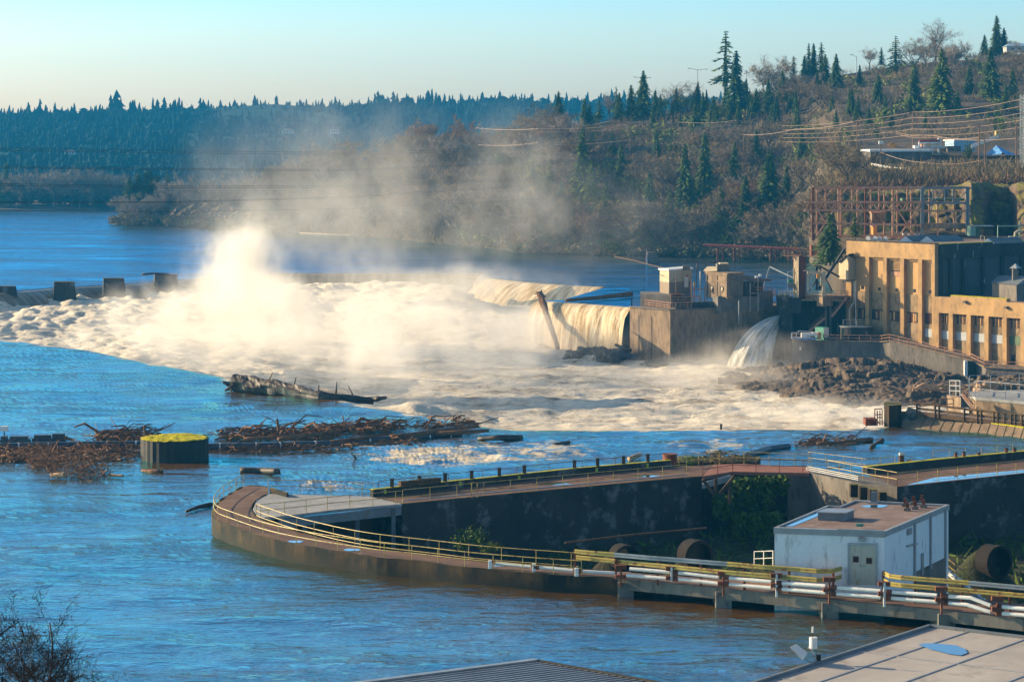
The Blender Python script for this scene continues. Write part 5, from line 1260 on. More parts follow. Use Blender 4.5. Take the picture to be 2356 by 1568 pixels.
for i, (x, y, w_) in enumerate(((10, 1011, 16), (44, 1011, 50), (98, 1008, 46), (135, 1005, 34))):
    c = P(x, y+8, .1); t_ = thing('boom_float', 'black plastic float behind the left boom', 'float', c, 'black boom floats'); s_ = w_*c.y/F
    MB().prism([(c.x-s_/2, c.y-.5), (c.x+s_/2, c.y-.5), (c.x+s_/2, c.y+.5), (c.x-s_/2, c.y+.5)], 0, .55).build('hull', M['float'], t_)
    MB().box(c.x, c.y, .55, s_*.8, .8, .35).build('lid', M['float'], t_)
p = W(10, 1008, 268); t_ = thing('solar_lamp', 'small white box lamp on a post at the left end of the boom', 'lamp', p); MB().tube([p, p+Vector((0, 0, .8))], .06, 6).build('post', M['dark_steel'], t_); MB().box(p.x, p.y, p.z+.8, .8, .5, .55).build('lamp_box', M['white'], t_)

# ---- driftwood
def stick(mb, p, d, L, r):
    q1 = p+d*L*.5+Vector((R.uniform(-.1, .1), R.uniform(-.1, .1), R.uniform(-.10, .16)))*L*1.6; mb.tube([p, q1, p+d*L], [r, r*.85, r*.5], 5)
def raft(name, quads, n, m_, up=.25, l0=.5, l1=2.6, r0=.02, r1=.10, hz=.6, align=None):
    mb = MB()
    for _ in range(n):
        x0, x1, ya, yb, sl = R.choice(quads); f = R.random(); x = lerp(x0, x1, f); y = R.uniform(ya, yb)+sl*f
        p = P(x, y, 0); p.z = R.random()**2*hz
        a_ = R.uniform(0, 6.28) if align is None or R.random() < .35 else align+R.gauss(0, .25); d = Vector((math.cos(a_), math.sin(a_), R.gauss(0, up))).normalized()
        stick(mb, p, d, R.uniform(l0, l1)*(.5+R.random()), R.uniform(r0, r1)*(.5+R.random()**2))
    o = mb.build(name, M[m_]); o['kind'] = 'stuff'; return o
raft('driftwood', [(490, 760, 1000, 1014, 0), (560, 900, 988, 1004, -4), (700, 1080, 988, 1000, -14), (220, 340, 1004, 1018, 0)], 1100, 'bark', .22, .6, 3.2, .03, .14, .9, .25)
raft('driftwood', [(500, 760, 1030, 1042, 0), (760, 960, 1018, 1036, -8)], 420, 'bark', .2, .5, 2.2, .02, .10, .5, .2)
raft('driftwood', [(-20, 300, 1034, 1058, 4), (60, 330, 1026, 1052, 4), (-20, 150, 1044, 1066, 0)], 1200, 'bark', .3, .4, 2.2, .02, .10, .6)
raft('driftwood', [(120, 260, 1078, 1104, 6), (150, 245, 1064, 1100, 4), (74, 130, 1062, 1082, 4)], 900, 'bark', .6, .3, 1.6, .012, .06, 1.6)
raft('driftwood', [(1825, 1990, 1018, 1034, -6), (1850, 1960, 1014, 1028, -4)], 200, 'bark', .2, .5, 2.4, .03, .10, .5, .2)
raft('bark_chips', [(-20, 280, 1034, 1056, 4)], 260, 'pale_wood', .3, .2, .7, .04, .1, .5)
def log(label, pts, r, m_='bark', roots=0, group=None, rootend=0, stubs=3):
    t_ = thing('driftwood_log', label, 'log', pts[0], group); S = arcsample([Vector(p) for p in pts], 10)
    rad = [lerp(r[0], r[1], k/9)*R.uniform(.93, 1.07) for k in range(10)]
    if r[0] > .6:
        S2 = arcsample([Vector(p) for p in pts], 46); mb = MB(); mb.tube(S2, [lerp(r[0], r[1], (k/45)**.8) for k in range(46)], 18)
        a_ = np.array(mb.v); n_ = fbm(np.arange(len(a_))//18*.35, np.arange(len(a_)) % 18*.45, 4, 3)-.5; cc = np.repeat(np.array([tuple(p) for p in S2]), 18, 0); mb.v = [tuple(v) for v in cc+(a_-cc)*(1+.75*n_[:, None])]
        mb.build('stem', M[m_], t_)
    else: MB().tube(S, rad, 9).build('stem', M[m_], t_, smooth=True)
    if roots:
        c = S[0] if rootend == 0 else S[-1]; d = (S[0]-S[1]).normalized() if rootend == 0 else (S[-1]-S[-2]).normalized(); mb = MB(); rr = rad[0 if rootend == 0 else -1]
        for k in range(roots):
            v = (d*R.uniform(.0, .9)+Vector((R.gauss(0, 1), R.gauss(0, 1), R.gauss(0, 1)))).normalized(); L = rr*R.uniform(.7, 1.55); mid = c+v*L*.5+Vector((0, 0, R.uniform(-.1, .1)))*rr
            mb.tube([c-d*rr*.4, mid, c+v*L+Vector((R.gauss(0, .2), R.gauss(0, .2), R.gauss(0, .2)))*rr], [rr*.5, rr*.36, rr*.10], 5)
        mb.build('root', M[m_], t_)
    for k in range(stubs):
        p = S[R.randrange(2, 9)]; v = Vector((R.gauss(0, .5), R.gauss(0, .5), 1)).normalized(); MB().tube([p, p+v*r[0]*R.uniform(1.1, 1.7)], [r[0]*.14, r[0]*.05], 5).build('branch_stub', M[m_], t_)
log('huge dark log with a root ball lodged on the near crest of the falls', [P(545, 884, .9), P(640, 893, .8), P(740, 912, .3), P(860, 922, -.3)], (1.35, .45), 'bark_dark', 12, None, 0, 5)
log('tall broken trunk standing on end against the low dam', [W(1243, 676, 516), W(1258, 725, 511), W(1272, 765, 506), W(1284, 800, 502)], (.75, .45), 'bark', 10, None, 0, 4)
log('long log lying along the still backwater above the low dam', [P(1302, 691, .5), P(1380, 684, .7), P(1452, 676, .8)], (.35, .6), 'bark', 0)
log('wet dark log breaking the foam at the tail of the huge log', [P(850, 919, -.2), P(872, 917, .1), P(888, 914, .1)], (.4, .2), 'bark_dark')
log('jagged dark stump floating right of the boom end', [P(1100, 1009, .2), P(1150, 1006, .5), P(1198, 1009, .1)], (.2, .5), 'bark_dark', 8, None, 1)
log('floating log with upturned roots behind the curved quay', [P(553, 1084, .25), P(600, 1083, .3), P(640, 1084, .5)], (.42, .32), 'bark_dark', 10, None, 1, 2)
log('thin log awash against the rounded quay end', [P(428, 1176, .0), P(455, 1166, .12), P(486, 1160, .15)], (.12, .25), 'bark_dark')
log('stubby log floating below the round pile', [P(328, 1083, .1), P(350, 1085, .2), P(370, 1087, .15)], (.2, .35), 'bark', 5, None, 1)
log('small branch log right of the jagged stump', [P(1270, 1022, .1), P(1290, 1019, .25), P(1310, 1017, .2)], (.12, .2), 'bark_dark')
log('pale forked log behind the timber posts of the middle wall', [P(1448, 1056, .2), P(1462, 1050, .4), P(1474, 1046, .3)], (.3, .2), 'pale_wood')
log('long straight log on the far debris raft', [P(1880, 1020, .4), P(1950, 1016, .5), P(2006, 1010, .4)], (.18, .26), 'bark')
log('squared timber at the right tip of the far debris raft', [P(2004, 1028, .2), P(2030, 1012, .3)], (.2, .24), 'timber', 0, None, 0, 0)
log('dark branch standing up in the riffle behind the quay', [P(818, 1056, .0), P(815, 1048, .5), P(811, 1046, .9)], (.14, .06), 'bark_dark')
for x0, y0, x1, y1, r_, lab in ((640, 1003, 768, 984, .28, 'long bare pole reaching out of the top of the driftwood raft'), (560, 1002, 720, 990, .22, 'grey log in the middle of the driftwood raft'), (900, 998, 1098, 972, .32, 'long dark log on top of the raft near the boom end'), (760, 1008, 905, 990, .2, 'reddish log across the driftwood raft'), (1000, 990, 1122, 982, .3, 'broken log at the right end of the driftwood raft')):
    log(lab, [P(x0, y0+8, .5), P((x0+x1)/2, (y0+y1)/2+8, .75), P(x1, y1+8, .6)], (r_, r_*.7), 'bark', 4, None, 1)
for x0, y0, x1, y1, lab in ((338, 1008, 331, 978, 'upright dark stake leaning behind the round pile'), (642, 985, 637, 962, 'thin branch sticking up from the driftwood raft'), (150, 1000, 172, 1012, 'sawn log end propped on the left boom')):
    Y = P(x0, 1012, .3).y; log(lab, [W(x0, y0+6, Y), W((x0+x1)/2, (y0+y1)/2+4, Y), W(x1, y1, Y)], (.22, .12), 'bark', 0)
log('pale split log at the left of the tangled root clump', [P(118, 1092, .3), P(150, 1092, .4)], (.22, .3), 'pale_wood', 0, None, 0, 0)
log('pale log poking out right of the tangled root clump', [P(250, 1092, .25), P(284, 1094, .25)], (.16, .14), 'pale_wood', 0, None, 0, 0)

# ---- roofs in the foreground
z = 14.0; a0 = P(2139, 1442, z); a1 = P(1752, 1568, z); a2 = P(2356, 1468, z)
d1 = (a1-a0)*4.2; d2 = (a2-a0)*4
t_ = thing('felt_roof_building', 'building with a flat grey felt roof at the lower right corner', 'building', a0)
MB().prism([a0, a0+d1, a0+d1+d2, a0+d2], -1, z-.25).build('wall', M['concrete_grey'], t_)
MB().prism([a0, a0+d1, a0+d1+d2, a0+d2], z-.24, z).build('roof', M['roof_felt'], t_)
sm = MB()
for k in (.42, 1.05, 1.8): o_ = d2.normalized()*k*4+Vector((0, 0, .012)); sm.bar(a0+o_, a0+o_+d1, .1, .03)
for k in range(1, 9): o_ = d1*k/9+Vector((0, 0, .012)); sm.bar(a0+o_, a0+o_+d2, .08, .026)
sm.build('seam', M['trim'], t_)
eb = MB(); eb.bar(a0+Vector((0, 0, .05)), a0+d1+Vector((0, 0, .05)), .14, .14); eb.bar(a0+Vector((0, 0, .05)), a0+d2+Vector((0, 0, .05)), .14, .14); eb.build('edge_strip', M['steel_grey'], t_)
pp = [P(*R3(x, y), z+.03) for x, y in ((1640, 1315), (1700, 1305), (1800, 1310), (1900, 1320), (1960, 1345), (1975, 1370), (1930, 1388), (1850, 1378), (1720, 1345))]
tag(MB().poly(pp).build('puddle', M['puddle']), 'shallow blue puddle on the grey felt roof', 'puddle', 'rain puddles')
b0 = P(*R3(972, 1440), z); t_ = thing('floodlight', 'floodlight and white cylinder antenna on a bracket at the felt roof edge', 'floodlight', b0); s_ = b0.y/F
def rp(x, y, dY=0): return W(*R3(x, y), b0.y+dY)
MB().bar(rp(972, 1445), rp(972, 1382), .16).build('base_bracket', M['dark_steel'], t_)
MB().tube([rp(968, 1410), rp(940, 1380), rp(925, 1350), rp(905, 1335)], .045, 8).build('arm', M['galv'], t_)
MB().tube([rp(937, 1340), rp(937, 1266)], .155, 16).build('antenna_drum', M['white'], t_)
MB().tube([rp(934, 1268), rp(934, 1215)], .018, 6).build('mast', M['dark_steel'], t_); MB().tube([rp(934, 1235), rp(934, 1195)], .04, 8).build('antenna_tip', M['white'], t_)
MB().tube([rp(890, 1408), rp(905, 1432), rp(950, 1430), rp(962, 1380), rp(950, 1350)], .012, 5).build('cable', M['wire'], t_)
h0, h1 = rp(800, 1325, -.25), rp(885, 1415, -.25)
hd = thing('x', None, None) if False else None
mb = MB(); f_ = [rp(783, 1330, -.4), rp(868, 1415, -.4), rp(868, 1415, .2), rp(783, 1330, .2)]; b2 = [rp(825, 1312, -.25), rp(900, 1372, -.25), rp(900, 1372, .1), rp(825, 1312, .1)]
mb.quadbox(f_+b2); mb.build('lamp_head', M['white'], t_, bevel=.02)
mb = MB(); d_ = Vector((-.012, 0, -.012)); mb.quadbox([p+d_*2 for p in f_]+[p+d_*.2 for p in f_]); mb.build('lens', M['white'], t_)
z = 12.0; a0 = P(1233.6, 1521.6, z); a1 = P(878, 1568, z); a2 = P(1487, 1568, z); d1 = (a1-a0)*2.2; d2 = (a2-a0)*3
t_ = thing('metal_roof_building', 'building with a ribbed grey metal roof at the bottom edge', 'building', a0)
MB().prism([a0, a0+d1, a0+d1+d2, a0+d2], -1, z-.2).build('wall', M['concrete_grey'], t_)
MB().prism([a0, a0+d1, a0+d1+d2, a0+d2], z-.19, z).build('roof', M['corrugated'], t_)
rb = MB()
for k in range(1, 46): o_ = d2*k/45*.92+Vector((0, 0, .03)); rb.bar(a0+o_, a0+o_+d1, .10, .07)
rb.build('ribs', M['corrugated'], t_)
MB().bar(a0+Vector((0, 0, .06)), a0+d1+Vector((0, 0, .06)), .3, .14).build('ridge_cap', M['galv'], t_); MB().bar(a0+Vector((0, 0, .05)), a0+d2+Vector((0, 0, .05)), .1, .14).build('edge_strip', M['dark_steel'], t_)
# dark bare tree at the lower left corner
mb, tw = bare_tree(77, spread=1.0, trunk_h=.3, up=.4, fine=6, width=.6, gn=(8, 5, 5))
me = bpy.data.meshes.new('trunk'); me.from_pydata(mb.v, [], mb.f); me.materials.append(M['twigs_dark'])
inst('bare_tree', [('trunk', me), ('crown', tris_obj(tw, 'crown', M['twigs_dark']))], W(-20, 1800, 84), 6.6, 6.2, .7, 'dark leafless tree at the lower left corner', 'tree')
# ================================================================ falls abutment, power house, switchyard, hillside works
def RM(x, y): return (1550.7+.342*x, 517.7+.342*y)
def Z1(x, y): return (1438+.14674*x, 592.5+.14674*y)
def Z2(x, y): return (1783+.14674*x, 575.2+.14674*y)
def RB(x, y): return (1955.7+.1699*x, 851.3+.1699*y)
def SW(x, y): return (1840.6+.21876*x, 402.6+.21876*y)
def ID(x, y): return (1926.9+.1821*x, 276.1+.1821*y)
def L4(x, y): return (.342*x, 517.7+.342*y)
def pxbox(mb, f, x0, y0, x1, y1, Y, dep):
    a, b = f(x0, y0), f(x1, y1); p0, p1 = W(a[0], b[1], Y), W(b[0], a[1], Y)
    return mb.obox(p0, (p1.x-p0.x, 0, 0), (0, dep, 0), (0, 0, p1.z-p0.z))
def pxbar(mb, f, x0, y0, x1, y1, Y, w, Y2=None):
    return mb.bar(W(*f(x0, y0), Y), W(*f(x1, y1), Y2 or Y), w)
# ---- concrete abutment right of the low dam
zt = .3
c0 = P(1449, 706.2, zt); c1 = P(1541.9, 713.6, zt); c2 = P(1655, 709.5, zt); c3 = P(1748, 707, zt)
inn = Vector((10, 9, 0))
ab = thing('abutment', 'square concrete dam abutment, sunlit on its left face, beside the low dam', 'dam', c1)
MB().prism([c0, c1, c2, c3, c3+inn*1.2, c0+inn*1.6], -13, zt).build('wall', M['concrete_lit'], ab)
cp = MB(); cp.bar(c0+Vector((0, 0, .12)), c1+Vector((0, 0, .12)), .5, .22); cp.bar(c1+Vector((0, 0, .12)), c2+Vector((0, 0, .12)), .5, .22); cp.build('coping', M['concrete_grey'], ab)
jn = MB(); jf = Face(c0, c1)
for f_ in (.23, .55): t_ = f_*jf.L; jf.rect(jn, t_-.09, t_+.09, -13, zt-1.6, .0, .05)
jn.build('joint', M['concrete_dark'], ab)
w2 = Face(c2, c3); mb = MB(); w2.rect(mb, -.9, w2.L, zt-.5, 2.6, -1.2, .12); w2.rect(mb, -.9, .1, zt-1, 2.9, .12, 1.2); mb.build('upper_wall', M['concrete_grey'], ab)
mb = MB(); mb.bar(c1+Vector((1.2, 1.5, .75)), c2+Vector((0, 1.5, .75)), .5, 1.3); mb.build('parapet', M['concrete_dark'], ab)
pf = [W(*Z1(240, 745), 498), W(*Z1(720, 760), 494), W(*Z1(1050, 745), 499), W(*Z1(1050, 745), 506), W(*Z1(240, 745), 507)]
MB().prism(pf, zt-.2, 2.75).build('upper_block', M['concrete_grey'], ab)
def house(name, label, cat, A0, B0, C0, z0, z1, m1, m2=None, zm=None, over=.35, rise=.5, roofm='white'):
    """box house: lit face A-B, right face B-C, shed roof"""
    t_ = thing(name, label, cat, B0); D0 = A0+(C0-B0)
    poly_ = [A0, B0, C0, D0]
    if m2: MB().prism(poly_, z0, zm).build('lower_wall', M[m2], t_); MB().prism(poly_, zm+.0, z1).build('wall', M[m1], t_)
    else: MB().prism(poly_, z0, z1).build('wall', M[m1], t_)
    c = (A0+B0+C0+D0)/4; ov = [c+(p-c)*(1+over/((p-c).length)) for p in poly_]
    MB().prism(ov, z1+.004, z1+.3, [z1+.3, z1+.3, z1+.3+rise*.2, z1+.3+rise*.2]).build('roof', M[roofm], t_)
    return t_, Face(A0, B0), Face(B0, C0)
A0, B0, C0 = W(*Z1(545, 525), 503), W(*Z1(690, 525), 499), W(*Z1(1045, 500), 504)
h1, f1, f2 = house('control_house', 'small two-tone cream control hut with a flat white roof on the abutment', 'hut', A0, B0, C0, 2.5, W(*Z1(690, 205), 499).z, 'cream', 'brown_lower', W(*Z1(690, 388), 499).z)
d_ = MB(); f2.box(d_, *Z1(928, 290), *Z1(990, 465), .01, .08); d_.build('door', M['white'], h1)
d_ = MB(); f2.box(d_, *Z1(950, 275), *Z1(978, 296), .01, .3); d_.build('warning_lamp', M['red'], h1)
d_ = MB(); d_.tube([f1.pt(*Z1(560, 265), .1), f1.pt(*Z1(660, 292), .9)], .05, 5); d_.tube([f2.pt(*Z1(720, 360), .1), f2.pt(*Z1(765, 318), .9)], .05, 5); d_.build('antenna', M['dark_steel'], h1)
p = W(*Z1(960, 170), 502); d_ = MB().box(p.x, p.y, p.z-.3, 1.5, 1.5, .9); d_.build('roof_box', M['concrete_grey'], h1); MB().tube([p, W(*Z1(955, -10), 502)], .07, 6).build('mast', M['dark_steel'], h1)
A0, B0, C0 = W(*Z1(1270, 640), 497), W(*Z1(1605, 645), 490.5), W(*Z1(1850, 645), 494)
zA, zB = W(*Z1(1605, 650), 490.5).z, W(*Z1(1605, 268), 490.5).z
h2, f1, f2 = house('gate_house', 'tan concrete gate house with two round windows on its sunlit face', 'hut', A0, B0, C0, zA, zB, 'concrete_lit', over=.25, rise=0, roofm='concrete_lit')
for k, (x0, x1, cx, cy) in enumerate(((1295, 1415, 1360, 478), (1450, 1590, 1518, 488))):
    fr_ = MB(); yy = 0
    for a_ in ((x0-14, 270, x0, 625), (x1, 270, x1+14, 625), (x0, 270, x1, 282), (x0, 362, x1, 380)): f1.box(fr_, *Z1(a_[0], a_[1]), *Z1(a_[2], a_[3]), .003, .14)
    fr_.build('panel_frame', M['concrete_lit'], h2)
    t0, z0 = f1.sz(*Z1(cx, cy)); ring_ = MB(); n = 18
    f1r = lambda r, o: [f1.at(t0+r*math.cos(6.2832*k_/n), z0+r*math.sin(6.2832*k_/n), o) for k_ in range(n+1)]
    ring_.strip(f1r(.62, .004), f1r(.62, .16)); ring_.strip(f1r(.62, .16), f1r(.47, .16)); ring_.strip(f1r(.47, .16), f1r(.47, .004)); w_ = ring_.build('window_frame', M['concrete_grey'], h2)
    MB().poly(f1r(.46, .03)[:-1]).build('window', M['cream'], h2)
mb = MB(); f2.box(mb, *Z1(1640, 345), *Z1(1830, 590), .003, .1); mb.build('panel', M['concrete_grey'], h2)
r0, r1 = W(*Z1(1600, 312), 490), W(*Z1(2045, 385), 496); MB().obox(r0, r1-r0, Vector((4, 5, 0)), (0, 0, .22)).build('lean_roof', M['concrete_grey'], h2)
p0, p1 = W(*Z1(1850, 620), 494), W(*Z1(1962, 620), 496); MB().prism([p0, p1, p1+Vector((3, 4, 0)), p0+Vector((3, 4, 0))], 2, W(*Z1(1900, 370), 495).z).build('annex', M['mill_dark'], h2)
mb = MB(); pxbox(mb, Z1, 1445, 105, 1640, 285, 497, 3.5); mb.build('roof_room', M['concrete_grey'], h2)
mb = MB(); pxbox(mb, Z1, 1490, 90, 1625, 105, 496.6, 4); mb.build('roof_cap', M['cream'], h2)
mb = MB(); mb.obox(W(*Z1(1232, 208), 500), W(*Z1(1440, 208), 496)-W(*Z1(1232, 208), 500), W(*Z1(1290, 150), 505)-W(*Z1(1232, 208), 500), (0, 0, .15)); mb.build('porch_roof', M['cream'], h2)
mb = MB(); pxbox(mb, Z1, 1285, 210, 1440, 262, 499, 3); mb.build('porch_wall', M['cream'], h2)
# posts, lamps and pipework on the abutment
for lab, x, y0, y1, Y, r in (('thin dark pole between the two huts', 1122, 90, 470, 504, .08), ('stout grey standpipe with a red cap between the huts', 1180, 215, 700, 497, .13), ('short pole in front of the cream hut', 798, 262, 560, 496, .07), ('slim white pipe down the dark abutment face', 1785, 672, 1045, 487.5, .1), ('drain pipe at the dark annex corner', 1962, 400, 850, 492, .08)):
    tag(MB().tube([W(*Z1(x, y1), Y), W(*Z1(x, y0), Y)], r, 7).build('pole', M['pole' if 'pole' in lab else 'galv']), lab, 'pole')
def lamp_post(label, f, x, y0, y1, Y, heads, group=None):
    t_ = thing('lamp_post', label, 'lamp post', W(*f(x, y1), Y), group); MB().tube([W(*f(x, y1), Y), W(*f(x, y0), Y)], .09, 7, r1=.06).build('post', M['galv'], t_)
    for hx, hy in heads:
        p = W(*f(hx, hy), Y); MB().tube([W(*f(x, y0), Y), p], .05, 5).build('arm', M['galv'], t_); MB().box(p.x, p.y, p.z-.3, .55, .5, .5).build('lamp_head', M['white'], t_, bevel=.08)
lamp_post('twin floodlight post right of the gate house', Z1, 2085, 320, 850, 491, ((2058, 300), (2118, 272)))
railing('rusty rail frames along the top of the abutment', [c0+Vector((3.2, 1.2, .2)), c1+Vector((.2, .9, .2)), c1+Vector((4.5, 2.6, .2))], 1.2, 1.6, 'rust_light', rails=(1, .6, .25), r=.05)
railing('rusty rails in front of the cream hut', [W(*Z1(720, 735), 493.5), W(*Z1(880, 740), 494), W(*Z1(1190, 735), 495)], 1.6, 1.5, 'rust_light', rails=(1, .66, .3), r=.06)
t_ = thing('valve_rack', 'rack of rusty valve pipes between the huts', 'pipework', W(*Z1(1040, 720), 497))
for a_ in ((1040, 380, 1040, 690), (1185, 420, 1185, 720), (1085, 420, 1085, 690), (1250, 430, 1250, 720)): mb = MB(); pxbar(mb, Z1, *a_, 497, .2); mb.build('upright', M['rust_light'], t_)
for a_ in ((1040, 490, 1270, 492), (1040, 600, 1190, 605), (900, 690, 1270, 700)): mb = MB(); pxbar(mb, Z1, *a_, 497, .16); mb.build('crossbar', M['rust_light'], t_)
mb = MB(); pxbox(mb, Z1, 1075, 385, 1105, 455, 496, .5); mb.build('valve', M['yellow'], t_)
t_ = thing('dark_tank', 'brown box tank beside the rusty rails on the abutment', 'tank', W(*Z1(800, 650), 495)); mb = MB(); pxbox(mb, Z1, 725, 582, 885, 655, 495, 1.5); mb.build('shell', M['timber'], t_); mb = MB(); pxbox(mb, Z1, 718, 570, 892, 582, 494.8, 1.9); mb.build('lid', M['rust'], t_)
railing('light rail along the dark wall above the chute', [W(*Z1(1990, 545), 497), W(*Z1(2350, 560), 500)], 1.1, 2.2, 'rust_light', r=.06)
tag(MB().obox(W(*Z1(1980, 548), 496), W(*Z1(2360, 562), 500)-W(*Z1(1980, 548), 496), (0, 1.5, 0), (0, 0, -.3)).build('catwalk', M['rust_light']), 'narrow catwalk crossing above the chute', 'walkway')
t_ = thing('jib_crane', 'thin grey jib crane leaning over the water behind the catwalk', 'crane', W(*Z1(2160, 520), 508))
mb = MB(); pxbar(mb, Z1, 2160, 520, 2265, 150, 508, .25); mb.build('mast', M['galv'], t_); mb = MB(); mb.bar(W(*Z1(2270, 140), 508), W(*Z2(280, 430), 504), .2); mb.build('jib', M['galv'], t_)
# chute wall and chute water
mb = MB(); mb.obox(W(*Z1(2095, 900), 494), W(*Z1(2320, 870), 497)-W(*Z1(2095, 900), 494), (0, 3, 0), (0, 0, 4.4)); tag(mb.build('chute_wall', M['concrete_grey']), 'patched concrete wall behind the top of the chute', 'wall')
def chute(Lc, Rc, name):
    Lc, Rc = smooth_px(Lc, 8), smooth_px(Rc, 8); n = len(Lc); m2 = 26; V = []; U = []
    for i in range(n):
        s = i/(n-1); Y = 492-16*s
        for j in range(m2):
            f = j/(m2-1); p = W(lerp(Lc[i][0], Rc[i][0], f), lerp(Lc[i][1], Rc[i][1], f), Y-2.2*math.sin(math.pi*f))
            p.y += .8*(vnoise(np.array(f*9.0), np.array(s*3.0), 5)-.5)*s*2; V.append(tuple(p)); U.append((f*9, s*14))
    me = np_mesh(name, V, grid_quads(n, m2), smooth=True); uv = me.uv_layers.new(name='UVMap'); vi = np.zeros(len(me.loops), np.int32); me.loops.foreach_get('vertex_index', vi); uv.data.foreach_set('uv', np.array(U, np.float32)[vi].ravel())
    return struct(link(name, me, M['chute']))
m_, nt, N_, L_, b_ = nt_new('grey_green_spilling_water'); uvn = node(nt, 'ShaderNodeUVMap').outputs[0]
n1 = noise(nt, mapping(nt, uvn, (1, .16, 1)), 1.3, 6, .7); L_.new(mixc(nt, ramp(nt, n1, .40, .60), (.20, .19, .13), (.80, .80, .75)), b_.inputs['Base Color']); L_.new(bump(nt, n1, 1.0, .5), b_.inputs['Normal']); b_.inputs['Roughness'].default_value = .45; M['chute'] = m_
chute([(1795, 724), (1766, 731), (1730, 752), (1700, 786), (1678, 828), (1664, 866)], [(1797, 733), (1792, 752), (1787, 775), (1780, 800), (1776, 830), (1772, 866)], 'waterfall')

# ---- gate tower and hoist platform
dk = thing('intake_block', 'dark concrete intake block with a sunlit platform beam beside the chute', 'dam', W(*Z2(90, 1250), 490))
mb = MB(); pxbox(mb, Z2, 90, 735, 275, 1420, 488, 8); mb.build('pier', M['concrete_dark'], dk)
mb = MB(); pxbox(mb, Z2, 275, 800, 1180, 1420, 494, 8); mb.build('wall', M['mill_dark'], dk)
mb = MB(); pxbox(mb, Z2, 275, 760, 415, 990, 489.5, 5); mb.build('buttress', M['mill_dark_panel'], dk)
q0, q1, q2 = W(*Z2(400, 760), 491), W(*Z2(750, 760), 485), W(*Z2(1180, 760), 490)
MB().prism([q0, q1, q2, q2+Vector((3, 5, 0)), q0+Vector((3, 5, 0))], W(*Z2(750, 800), 485).z, W(*Z2(750, 735), 485).z).build('platform', M['concrete_lit'], dk)
q3 = q0.lerp(q1, .73); MB().prism([q3, q1-Vector((0, .02, 0)), q1.lerp(q2, .36), q3+Vector((3, 3, 0))], W(*Z2(750, 885), 485).z, W(*Z2(750, 800), 485).z-.003).build('bracket_block', M['concrete_lit'], dk)
for x in (800, 872): mb = MB(); pxbox(mb, Z2, x-14, 885, x+14, 1400, 489, .5); mb.build('column', M['concrete_grey'], dk)
tg = thing('sluice_gate', 'tall red-brown steel sluice gate standing above the intake', 'gate', W(*Z2(390, 720), 488))
g0, g1, g2 = W(*Z2(305, 720), 490), W(*Z2(375, 720), 487.5), W(*Z2(485, 720), 490); zh = W(*Z2(375, 88), 487.5).z
MB().prism([g0, g1, g2, g2+Vector((-.5, 2, 0)), g0+Vector((0, 2, 0))], q1.z, zh).build('leaf', M['gate_red'], tg)
gf = Face(g0, g1); sl = MB()
for k in range(5): t_ = gf.L*(.06+.21*k); gf.rect(sl, t_, t_+gf.L*.09, q1.z, zh-.2, .003, .12)
sl.build('slats', M['cream'], tg)
mb = MB(); pxbox(mb, Z2, 288, 280, 306, 720, 489.5, .3); mb.build('guide_rail', M['cream'], tg)
railing('catwalk railing along the top of the red sluice gate', [W(*Z2(145, 85), 489), W(*Z2(660, 95), 489)], 1.0, 1.6, 'rust_light', r=.06)
tag(MB().bar(W(*Z2(145, 88), 489.6), W(*Z2(665, 98), 489.6), 1.2, .15).build('catwalk', M['rust_light']), 'narrow catwalk across the top of the red sluice gate', 'walkway')
ht = thing('hoist_frame', 'cream hoist gantry with an orange hoist block beside the sluice gate', 'hoist', W(*Z2(740, 720), 486))
for x0, y0, x1, y1, w_, m2 in ((520, 350, 520, 640, .35, 'cream'), (570, 220, 570, 640, .25, 'galv'), (655, 250, 655, 630, .42, 'dark_steel'), (765, 330, 765, 725, .6, 'cream'), (735, 340, 722, 560, .35, 'cream')):
    mb = MB(); pxbar(mb, Z2, x0, y0, x1, y1, 487 if x0 < 700 else 485.5, w_); mb.build('post', M[m2], ht)
for x0, y0, x1, y1, w_, m2 in ((450, 322, 815, 345, .18, 'cream'), (510, 350, 775, 368, .5, 'cream')): mb = MB(); pxbar(mb, Z2, x0, y0, x1, y1, 486, w_); mb.build('beam', M[m2], ht)
for x0, y0, x1, y1 in ((540, 640, 655, 470), (655, 470, 740, 600), (800, 450, 900, 640), (690, 620, 800, 440)): mb = MB(); pxbar(mb, Z2, x0, y0, x1, y1, 487, .22); mb.build('brace', M['rust'], ht)
mb = MB(); pxbox(mb, Z2, 652, 372, 708, 450, 484.6, .6); mb.build('hoist_block', M['orange'], ht, bevel=.15)
dr = thing('derrick_boom', 'long dark derrick boom slanting up from the hoist to the mill corner', 'derrick', W(*Z2(680, 620), 487))
mb = MB(); pxbar(mb, Z2, 690, 610, 1095, -25, 487, .42, 489); mb.build('boom', M['dark_steel'], dr); mb = MB(); pxbar(mb, Z2, 690, 245, 1010, 420, 486.6, .34, 488); mb.build('strut', M['timber'], dr); mb = MB(); pxbar(mb, Z2, 660, 240, 740, 345, 487, .2); mb.build('brace', M['dark_steel'], dr)
railing('cream railing left of the red sluice gate', [W(*Z2(60, 718), 488), W(*Z2(300, 722), 487)], 1.0, 1.2, 'cream', rails=(1, .66, .33), r=.07)
railing('cream railing on the sunlit hoist platform', [q0+Vector((.3, .3, q1.z*0)), q1] if False else [W(*Z2(400, 722), 490.6), W(*Z2(738, 726), 485.4)], .95, 1.8, 'cream', rails=(1, .6, .25), r=.07)
railing('thin rail at the head of the steel stairs', [W(*Z2(800, 725), 486), W(*Z2(1150, 725), 489)], 1.1, 1.3, 'rust_light', r=.05)
t_ = thing('gas_bottle_rack', 'rack of teal gas bottles by the jib crane', 'rack', W(*Z2(240, 560), 489))
